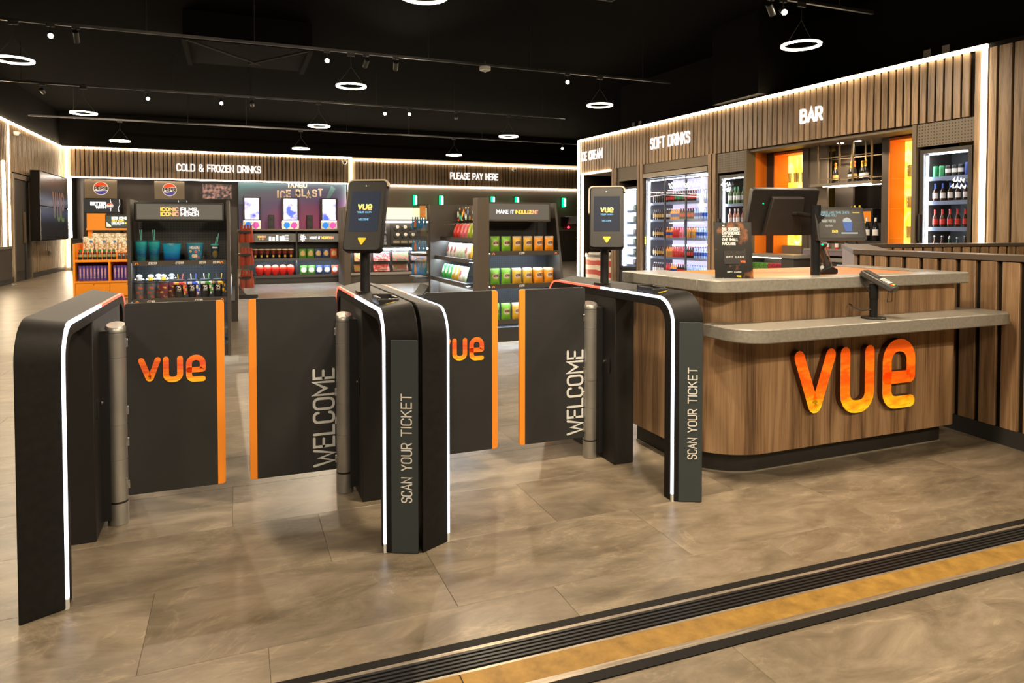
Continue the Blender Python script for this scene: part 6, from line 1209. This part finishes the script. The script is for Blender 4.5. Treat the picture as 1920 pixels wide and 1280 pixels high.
# ================================================================ low slatted wall around the bar
lw = struct('wall_low', MB().prism([(4.19, 1.6), (4.36, 1.6), (4.62, 3.78), (6.07, 5.2), (8.4, 5.06), (8.42, 5.24), (6.0, 5.4), (4.42, 3.86)], 0.0, 1.11), 'gap')
build('cap', MB().prism([(4.165, 1.6), (4.38, 1.6), (4.64, 3.77), (6.08, 5.18), (8.42, 5.03), (8.44, 5.26), (5.98, 5.43), (4.395, 3.88)], 1.11, 1.145), pm('cap_brown', (0.085, 0.062, 0.045), 0.45), lw)
build('diagonal_panel', MB().prism([(4.40, 3.875), (4.42, 3.86), (6.0, 5.4), (5.985, 5.42)], 0.0, 1.11), pm('pink_lit_face', (0.30, 0.22, 0.18), 0.5), lw)  # pink light falling on this face is put into its colour
def slat_line(p0, p1, z0, z1, wd, gap, th, mt, parent):
    d = Vector((p1[0] - p0[0], p1[1] - p0[1], 0)); Ln = d.length; a = math.atan2(d.y, d.x); first = None; x = gap
    while x + wd < Ln:
        if first is None: first = build('slat', MB().box(0, wd, -th, 0.0, z0, z1), mt, parent, bevel=0.003); o = first
        else:
            o = bpy.data.objects.new('slat', first.data); COL.objects.link(o); o.parent = parent; md = o.modifiers.new('bevel', 'BEVEL'); md.width = 0.003; md.segments = 1; md.limit_method = 'ANGLE'
        q = Vector((p0[0], p0[1], 0)) + d.normalized() * x; o.location = q; o.rotation_euler = (0, 0, a); x += wd + gap
# seen from the lane: local -y faces outwards, so run from far to near
slat_line((4.42, 3.85), (4.19, 1.6), 0.10, 1.105, 0.106, 0.034, 0.022, 'wing_oak', lw)
slat_line((6.12, 5.195), (8.4, 5.06), 0.10, 1.105, 0.106, 0.034, 0.02, 'wing_oak', lw)
build('baseboard', MB().prism([(4.165, 1.6), (4.19, 1.6), (4.425, 3.85), (4.40, 3.86)], 0.0, 0.10), 'charcoal', lw)

# ================================================================ ticket barriers
def profile(yf, yb, zt, r, n=8):
    pts = [(yf, 0.0)]
    for k in range(n + 1):
        a = math.pi - math.pi / 2 * k / n; pts.append((yf + r + r * math.cos(a), zt - r + r * math.sin(a)))
    for k in range(n + 1):
        a = math.pi / 2 - math.pi / 2 * k / n; pts.append((yb - r + r * math.cos(a), zt - r + r * math.sin(a)))
    pts.append((yb, 0.0)); return pts
def barrier(lane, sgn, scan, label):
    T = thing('ticket_barrier', label, 'ticket barrier', WORLD, (lane, 2.7, 0)); W = 0.127
    X = lambda x: sgn * x
    yo0, yo1 = 0.007, -0.055         # front edge: lane side, outer side (splayed)
    A = profile(yo0, 1.40, 0.972, 0.125); B = profile(yo1, 1.40, 1.0, 0.14); t_ = 0.07
    Ai = profile(yo0 + t_, 1.40 - t_, 0.972 - 0.05, 0.085); Bi = profile(yo1 + t_, 1.40 - t_, 1.0 - 0.05, 0.09)
    n = len(A); h = MB()
    vs = [(X(0), p[0], p[1]) for p in A] + [(X(W), p[0], p[1]) for p in B] + [(X(0), p[0], p[1]) for p in Ai] + [(X(W), p[0], p[1]) for p in Bi]
    fs = []
    for i in range(n - 1):
        fs += [(i, i + 1, n + i + 1, n + i), (2 * n + i + 1, 2 * n + i, 3 * n + i, 3 * n + i + 1), (2 * n + i, 2 * n + i + 1, i + 1, i), (n + i, n + i + 1, 3 * n + i + 1, 3 * n + i)]
    fs += [(0, n, 3 * n, 2 * n), (n - 1, 3 * n - 1, 4 * n - 1, 2 * n - 1)]
    if sgn < 0: fs = [f[::-1] for f in fs]
    build('housing', h.add(vs, fs), 'black_housing', T, bevel=0.004, sharp=30)
    # light strip round the lane-side edge, white then red
    dense = []
    for i in range(n - 1):
        m_ = 1 if 0 < i < n - 2 and i != 9 else 24
        for k in range(m_): dense.append((A[i][0] + (A[i + 1][0] - A[i][0]) * k / m_, A[i][1] + (A[i + 1][1] - A[i][1]) * k / m_))
    dense.append(A[-1]); seg = {'white': [], 'red': [], 'foot': []}
    for p in dense:
        if p[1] < 0.045 and p[0] < 0.5: seg['foot'].append(p)
        if (p[0] < 0.735) and p[1] >= 0.03: seg['white'].append(p)
        if p[0] >= 0.70: seg['red'].append(p)
    for key, mt in (('foot', 'print_grey'), ('white', 'led_white'), ('red', 'led_red')):
        pts = seg[key]; s_ = MB(); cx, cz = 0.7, 0.45; vs = []; fs = []
        for i, p in enumerate(pts):
            a = pts[max(0, i - 1)]; b = pts[min(len(pts) - 1, i + 1)]; d = Vector((b[0] - a[0], b[1] - a[1])).normalized(); nn = Vector((-d.y, d.x))
            for x, o in ((-0.0035, 0.003), (0.009, 0.003), (0.009, -0.002), (-0.0035, -0.009)): vs.append((X(x), p[0] + nn.x * o, p[1] + nn.y * o))
        for i in range(len(pts) - 1):
            for k in range(4): fs.append((4 * i + k, 4 * i + (k + 1) % 4, 4 * i + 4 + (k + 1) % 4, 4 * i + 4 + k))
        if len(pts) > 1: build('light_strip' if key != 'foot' else 'strip_foot', s_.add(vs, fs), mt, T)
    ped = build('pedestal', MB().box(X(0.004), X(W - 0.002), 0.55, 1.25, 0.0, 0.935), 'pedestal_black', T, bevel=0.004)
    build('access_slot', MB().prism(rrect(-0.011, 0.011, 0.50, 0.585, 0.01), 0, 0.003, 'y').xf(Matrix.Translation((X(0.001), 0.61, 0)) @ Matrix.Rotation(R(90), 4, 'Z')), 'black_metal', ped)
    build('key_lock', MB().cyl((X(-0.004), 0.665, 0.555), 0.008, 0.006, 12, axis='x'), 'bright_steel', ped)
    build('hinge_bracket', MB().box(X(-0.03), X(0.004), 0.685, 0.765, 0.03, 0.86), 'black_metal', T)
    cxp = X(-0.052); cy = 0.73; prof = [(0.040, 0.0)]
    for z0, z1 in ((0.0, 0.095), (0.108, 0.285), (0.288, 0.44), (0.443, 0.735), (0.738, 0.845)): prof += [(0.0415, z0 + 0.001), (0.0415, z1), (0.039, z1 + 0.0005), (0.039, z1 + 0.0025)]
    col = build('hinge_column', MB().lathe(prof, 24, (cxp, cy, 0.0)), 'steel', T)
    build('dark_slot', MB().cyl((cxp, cy, 0.0955), 0.0405, 0.012, 24), 'black_metal', col)
    cp = MB().lathe([(0.0415, 0.849), (0.0415, 0.885), (0.036, 0.893), (0.0, 0.893)], 24, (cxp, cy, 0.0)); cp.fn(lambda x, y, z: (x, y, z - (0.28 * (cy + 0.0415 - y) if z > 0.87 else 0))); build('cap', cp, 'steel', col)
    # swing gate
    gx0, gx1 = 0.088, 0.492; gz0, gz1 = 0.117, 0.973; y0, y1 = 0.724, 0.736
    out = [(-gx0, gz0), (-gx0, gz1), (-gx1 + 0.034, gz1), (-gx1 + 0.034, gz0)]
    rr = fillet([(X(p[0]), p[1]) for p in out], [0.012, 0.012, 0, 0], True, 4); rr = rr if sgn > 0 else rr[::-1]
    gp = build('gate_panel', MB().prism(rr[::-1], y0, y1, 'y'), 'gate_face', T, bevel=0.0015)
    e = fillet([(X(-gx1 + 0.034), gz0), (X(-gx1 + 0.034), gz1), (X(-gx1), gz1), (X(-gx1), gz0)], [0, 0, 0.014, 0.014], True, 4); e = e if sgn > 0 else e[::-1]
    build('edge_strip', MB().prism(e[::-1], y0 - 0.001, y1 + 0.001, 'y'), 'gate_orange', gp, bevel=0.002)
    for z in (0.17, 0.36, 0.50, 0.80): build('gate_bracket', MB().box(X(-0.10), X(-0.085), y0 - 0.004, y1 + 0.004, z - 0.02, z + 0.02), 'bright_steel', gp, bevel=0.003)
    if scan:
        b = MB(); put_text(b, 'WELCOME', 0.093, 0.0125, -0.105, 0.145, y0 - 0.0018, y0 - 0.001, align='l', rot=True, width=0.47); build('gate_lettering', b, 'print_grey', gp)
        # graphite insert with lettering on the splayed front
        fy = lambda x: yo0 + (yo1 - yo0) * x / W
        def shear(x, y, z): return (X(x), fy(x) + y, z)
        ins = build('front_insert', MB().box(0.026, W - 0.004, -0.004, 0.001, 0.003, 0.86).fn(shear), 'graphite', T, bevel=0.001)
        for wrd, z_, w_ in (('SCAN', 0.21, 0.098), ('YOUR', 0.338, 0.108), ('TICKET', 0.476, 0.168)): b = MB(); put_text(b, wrd, 0.036, 0.0046, 0.098, z_, -0.0065, -0.006, align='l', rot=True, width=w_); build('insert_lettering', b.fn(shear), 'print_white', ins)
        # pole and tilted reader screen
        pole = build('reader_pole', MB().cyl((X(0.062), 0.77, 0.975), 0.0245, 0.27, 24), 'black_metal', T); build('pole_flange', MB().box(X(0.02), X(0.105), 0.72, 0.82, 0.978, 0.99), 'black_housing', pole)
        DM = Matrix.Translation((X(0.062), 0.745, 1.365)) @ Matrix.Rotation(R(-30), 4, 'Z') @ Matrix.Rotation(R(-17), 4, 'X')
        rd = build('reader_housing', MB().prism(rrect(-0.098, 0.098, -0.185, 0.185, 0.02), -0.02, 0.028, 'y').xf(DM), 'black_housing', T, bevel=0.006)
        build('reader_glass', MB().prism(rrect(-0.092, 0.092, -0.178, 0.176, 0.016), -0.0225, -0.0205, 'y').xf(DM), 'black_metal', rd)
        build('reader_screen', MB().box(-0.074, 0.074, -0.024, -0.0226, -0.085, 0.125).xf(DM), 'screen_navy', rd)
        hoop = fillet([(-0.102, 0.03), (-0.102, 0.189), (0.102, 0.189), (0.102, 0.16)], 0.022); b = MB(); b.ribbon(hoop, 0.009, -0.012, 0.018); build('trim_band', b.xf(DM), 'beige_trim', rd)
        b = MB()
        for k, x in zip('vue', (-0.037, -0.012, 0.0135)): vue_letter(b, k, 0.024, 0.032, 0.0072, x, 0.025, -0.0252, -0.0252)
        build('screen_logo', b.xf(DM), ['vue_screen', 'vue_screen'], rd); b = MB(); put_text(b, 'YOUR WAY>', 0.0085, 0.0022, 0, 0.010, -0.0256, -0.0252, width=0.072); put_text(b, 'WELCOME', 0.0085, 0.0018, -0.001, -0.028, -0.0256, -0.0252, width=0.052); build('screen_text', b.xf(DM), 'lit_blue_text', rd)
        build('arrow_mark', MB().prism(fillet([(0.0, -0.157), (0.024, -0.118), (-0.024, -0.118)], 0.004, True), -0.0245, -0.0232, 'y').xf(DM), 'yellow', rd)
        build('reader_camera', MB().prism(rrect(-0.01, 0.012, 0.147, 0.159, 0.004), -0.0245, -0.0225, 'y').xf(DM), 'graphite', rd); build('reader_camera_glint', MB().cyl((-0.004, -0.0255, 0.153), 0.003, 0.001, 10, axis='y').xf(DM), 'print_white', rd)
        # ticket scanner tray on the top plate
        tz = 0.984; tray = MB()
        tray.box(X(0.02), X(0.11), 0.21, 0.225, tz - 0.01, tz + 0.018).box(X(0.02), X(0.11), 0.345, 0.36, tz - 0.01, tz + 0.03).box(X(0.02), X(0.034), 0.225, 0.345, tz - 0.01, tz + 0.024).box(X(0.096), X(0.11), 0.225, 0.345, tz - 0.01, tz + 0.024).box(X(0.034), X(0.096), 0.225, 0.345, tz - 0.01, tz + 0.004)
        st = build('scanner_tray', tray, 'black_metal', T, bevel=0.004); b = MB()
        for k in range(4): b.ribbon(fillet([(X(0.05) - 0.004 * k, 0.185 + 0.004 * k), (X(0.065), 0.19 + 0.005 * k), (X(0.08) + 0.004 * k, 0.185 + 0.004 * k)], 0.01), 0.0022, 0, 0, sides=False)
        b.fn(lambda x, y, z: (x, z - 0.005, 0.9845 + 0.028 * abs(x) / W - 0.012)); build('tap_mark', b, 'yellow', st)
    else:
        b = MB()
        for k, dx, wd in (('v', 0.0, 0.09), ('u', 0.098, 0.082), ('e', 0.192, 0.082)): vue_letter(b, k, wd, 0.118 if k != 'e' else 0.124, 0.0245, 0.138 + dx, 0.61 - (0.006 if k == 'e' else 0), y0 - 0.002, y0 - 0.002)
        build('gate_logo', b, ['vue_print', 'vue_print'], gp)
    return T
barrier(-0.548, -1, False, 'black exit-side barrier with glowing edge at the near end of the row')
barrier(0.541, 1, True, 'barrier with reader screen standing back to back in the row middle')
barrier(0.809, -1, False, 'plain black barrier backing the middle reader barrier, gate with orange logo')
barrier(1.919, 1, True, 'barrier with reader screen and ticket lettering beside the walnut counter')

# ================================================================ ceiling: tracks, ring pendants, spots
TY = [20.9, 16.2, 11.5, 6.8, 2.1, -2.6]; RX = [-2.85, 1.785, 6.45]  # last two rows are added out of view to light the foreground
ROWN = ['the track nearest the far wall', 'the second track from the far wall', 'the long track across the picture', 'the near track over the bar', 'the added unseen track above the barriers', 'the added unseen track behind the camera']
for r, y in enumerate(TY):
    x1 = 8.0 if r in (3,) else (9.6 if r > 3 else (12.0 if r == 0 else 8.05)); x0 = -4.9 if r < 3 else -6.5
    t = thing('light_track', 'thin black lighting track, ' + ROWN[r], 'lighting track', WORLD, (0, y, 4.2))
    build('rail', MB().box(x0, x1, -0.02, 0.02, 0, 0.04), 'dark_steel', t)
    for x in (-3.9, -1.2, 0.3, 3.1, 5.0, 7.4): build('hanger', MB().cyl((x, 0, 0.04), 0.006, 0.76, 6), 'charcoal', t)
ring_mb = MB(); n = 40; prof = [(0.213, -0.010), (0.245, -0.010), (0.248, 0.010), (0.21, 0.010)]
for k in range(n):
    for rr, z in prof: ring_mb.v.append((rr * math.cos(2 * math.pi * k / n), rr * math.sin(2 * math.pi * k / n), z))
for k in range(n):
    k2 = (k + 1) % n
    for j in range(4): ring_mb.f.append((4 * k + j, 4 * k2 + j, 4 * k2 + (j + 1) % 4, 4 * k + (j + 1) % 4)); ring_mb.m.append(0)
rk = thing('ring_pendant', '', 'pendant lamp'); build('ring', ring_mb, 'led_ring', rk)
build('top_plate', MB().lathe([(0.20, 0.013), (0.25, 0.013), (0.25, 0.02), (0.2, 0.02), (0.2, 0.013)], 32, cap=False), 'charcoal', rk); build('wire', MB().tube([(-0.22, 0, 0.02), (0, 0, 0.32)], 0.003, 5).tube([(0.22, 0, 0.02), (0, 0, 0.32)], 0.003, 5).tube([(0, 0, 0.32), (0, 0, 0.5)], 0.004, 5), 'charcoal', rk); build('track_adapter', MB().box(-0.06, 0.06, -0.018, 0.018, 0.49, 0.54), 'charcoal', rk)
lamp('lamp', 'AREA', RING_W, WARM, rk, (0, 0, -0.03), size=0.44)
RK = Kind(rk)
for r, y in enumerate(TY):
    for c, x in enumerate(RX):
        if r == 3 and c == 2: x = 6.75
        RK.at(WORLD, (x, y, 3.66), 0, 'glowing ring pendant at the %s of %s' % (('door-side end', 'middle', 'bar end')[c], ROWN[r]), 'ring pendants')
AIM = {(2, -2.1): (-2.3, 14.8, 0.9), (2, 2.03): (1.4, 17.3, 0.7), (2, 2.53): (3.4, 16.5, 0.8), (1, -3.55): (-3.6, 25.4, 2.4), (1, 0.36): (1.0, 25.4, 2.6), (1, 5.06): (8.0, 25.4, 2.8), (3, 6.25): (8.4, 8.0, 2.4),
       (4, -1.2): (-0.55, 7.6, 1.05), (4, 0.6): (4.35, 2.9, 0.5), (4, 3.2): (3.05, 7.4, 0.95), (4, 4.6): (8.4, 9.0, 2.0), (4, 1.8): (1.3, 3.0, 0.0), (5, -1.0): (-0.2, 2.7, 0.5), (5, 2.5): (3.0, 2.8, 0.6), (5, 5.0): (3.8, 2.9, 0.7)}
SPOTS = [(4, 1.8, 0), (2, -2.41, 1), (2, -2.1, 0), (2, 1.40, 1), (2, 2.03, 0), (2, 2.53, 0), (2, 5.76, 2), (1, -3.55, 0), (1, -1.69, 1), (1, -0.27, 2), (1, 0.36, 0), (1, 3.30, 1), (1, 3.89, 3), (1, 5.06, 0), (0, 10.3, 1), (3, 6.45, 1), (3, 6.25, 0), (3, 2.6, 1), (3, -0.6, 1), (4, -1.2, 0), (4, 0.6, 0), (4, 3.2, 0), (4, 4.6, 0), (5, -1.0, 0), (5, 2.5, 0), (5, 5.0, 0)]
cyl_mb = MB().lathe([(0.035, 0.0), (0.042, 0.002), (0.042, 0.17), (0.036, 0.175)], 18, (0, 0, -0.0))
def spot(r, x, lit, i):
    y = TY[r]; t = thing('track_spotlight', ('lit ' if lit else 'dark cylinder ') + 'spotlight, %s from the door side on %s' % (ORD[i % 12], ROWN[r]), 'spotlight', WORLD, (x, y, 4.2), group='track spotlights')
    build('adapter', MB().box(-0.05, 0.05, -0.016, 0.016, -0.03, 0.0), 'charcoal', t); build('stem', MB().cyl((0, 0, -0.1), 0.01, 0.08, 8), 'charcoal', t)
    if (r, x) in AIM: tgt = Vector(AIM[(r, x)])
    elif lit: tgt = Vector((0, 0, 1.3 if lit > 1 else 0.7)) if lit == 3 else Vector((x * 0.35 + 0.3, max(0.8, y - 8.0), 0.4))
    elif r >= 4: tgt = Vector((x + (0.9 if x < 3 else 0.2), y + 2.2, 0.5))
    else: tgt = Vector((x + 0.9 * math.sin(i * 2.1), y + (2.6 if i % 2 else -1.2), 0.6))
    c = Vector((0, 0, -0.14)); d = (tgt - Vector((x, y, 4.06))).normalized(); q = d.to_track_quat('-Z', 'Y').to_matrix().to_4x4()
    M = Matrix.Translation(c) @ q
    hd = build('head', MB().lathe([(0.042, -0.085), (0.042, 0.085), (0.034, 0.09)], 18).xf(M), 'dark_steel', t)
    build('lens', MB().cyl((0, 0, -0.09), 0.033, 0.006, 18).xf(M), 'led_lens' if lit else 'led_ring', hd)
    lo = lamp('lamp', 'SPOT', SPOT_W * (0.14 if (r, x) in ((4, 4.6), (3, 6.25), (3, 6.45)) else (0.45 if lit else 1.0) if r < 4 else NEAR_F), WARM if r < 4 else (1.0, 0.80, 0.55), t, (0, 0, 0), size=0.03 if r < 4 else 0.1, spot=55 if r < 4 else 80, blend=0.5); lo.matrix_local = M @ Matrix.Translation((0, 0, -0.1))
SPOTS.sort()
for i, (r, x, lit) in enumerate(SPOTS): spot(r, x, lit, sum(1 for q in SPOTS[:i] if q[0] == r))
t = thing('smoke_detector', 'round white detector hanging at the long track', 'detector', WORLD, (4.13, 11.5, 4.12)); build('base', MB().lathe([(0.09, 0.0), (0.1, 0.01), (0.1, 0.06), (0.09, 0.07)], 24), 'print_white', t); build('sensor', MB().lathe([(0.0, -0.035), (0.028, -0.02), (0.03, 0.0)], 16), 'print_grey', t); build('stem', MB().cyl((0, 0, 0.07), 0.012, 0.1, 8), 'charcoal', t)
for x, y, l in ((2.62, 7.6, 'dim twin ceiling unit at the top edge above the middle barrier screen'), (4.2, 7.4, 'dim twin ceiling unit at the top edge above the far barrier screen')):
    t = thing('ceiling_unit', l, 'ceiling unit', WORLD, (x, y, 4.13)); build('box', MB().prism([(-0.17, 0.0), (0.17, 0.0), (0.13, 0.3), (-0.13, 0.3)], -0.1, 0.1, 'y'), 'taupe_dark', t); build('lens', MB().cyl((-0.08, -0.02, -0.02), 0.05, 0.02, 14).cyl((0.08, -0.02, -0.02), 0.05, 0.02, 14), 'shell_black', t); build('stem', MB().cyl((0, 0, 0.3), 0.02, 0.57, 8), 'charcoal', t)
t = thing('ceiling_duct', 'large dark boxed duct in the black ceiling over the snack displays', 'duct', WORLD, (0.25, 12.8, 4.5)); build('box', MB().box(-1.05, 1.05, 0, 2.0, 0.06, 0.5), 'shell_black', t); build('frame', MB().box(-1.08, 1.08, -0.03, 0.03, 0.0, 0.07).box(-1.08, -1.0, 0, 2.0, 0, 0.07).box(1.0, 1.08, 0, 2.0, 0, 0.07), 'shell_black', t); build('brace', MB().tube([(-1.0, 0, 0.0), (0.2, 0.9, -0.12)], 0.02, 6).tube([(1.0, 0, 0.0), (0.0, 0.9, -0.12)], 0.02, 6), 'charcoal', t)
struct('trim_1', MB().box(8.2, 9.2, 9.2, 10.4, 3.6, 5.0), 'shell_black')
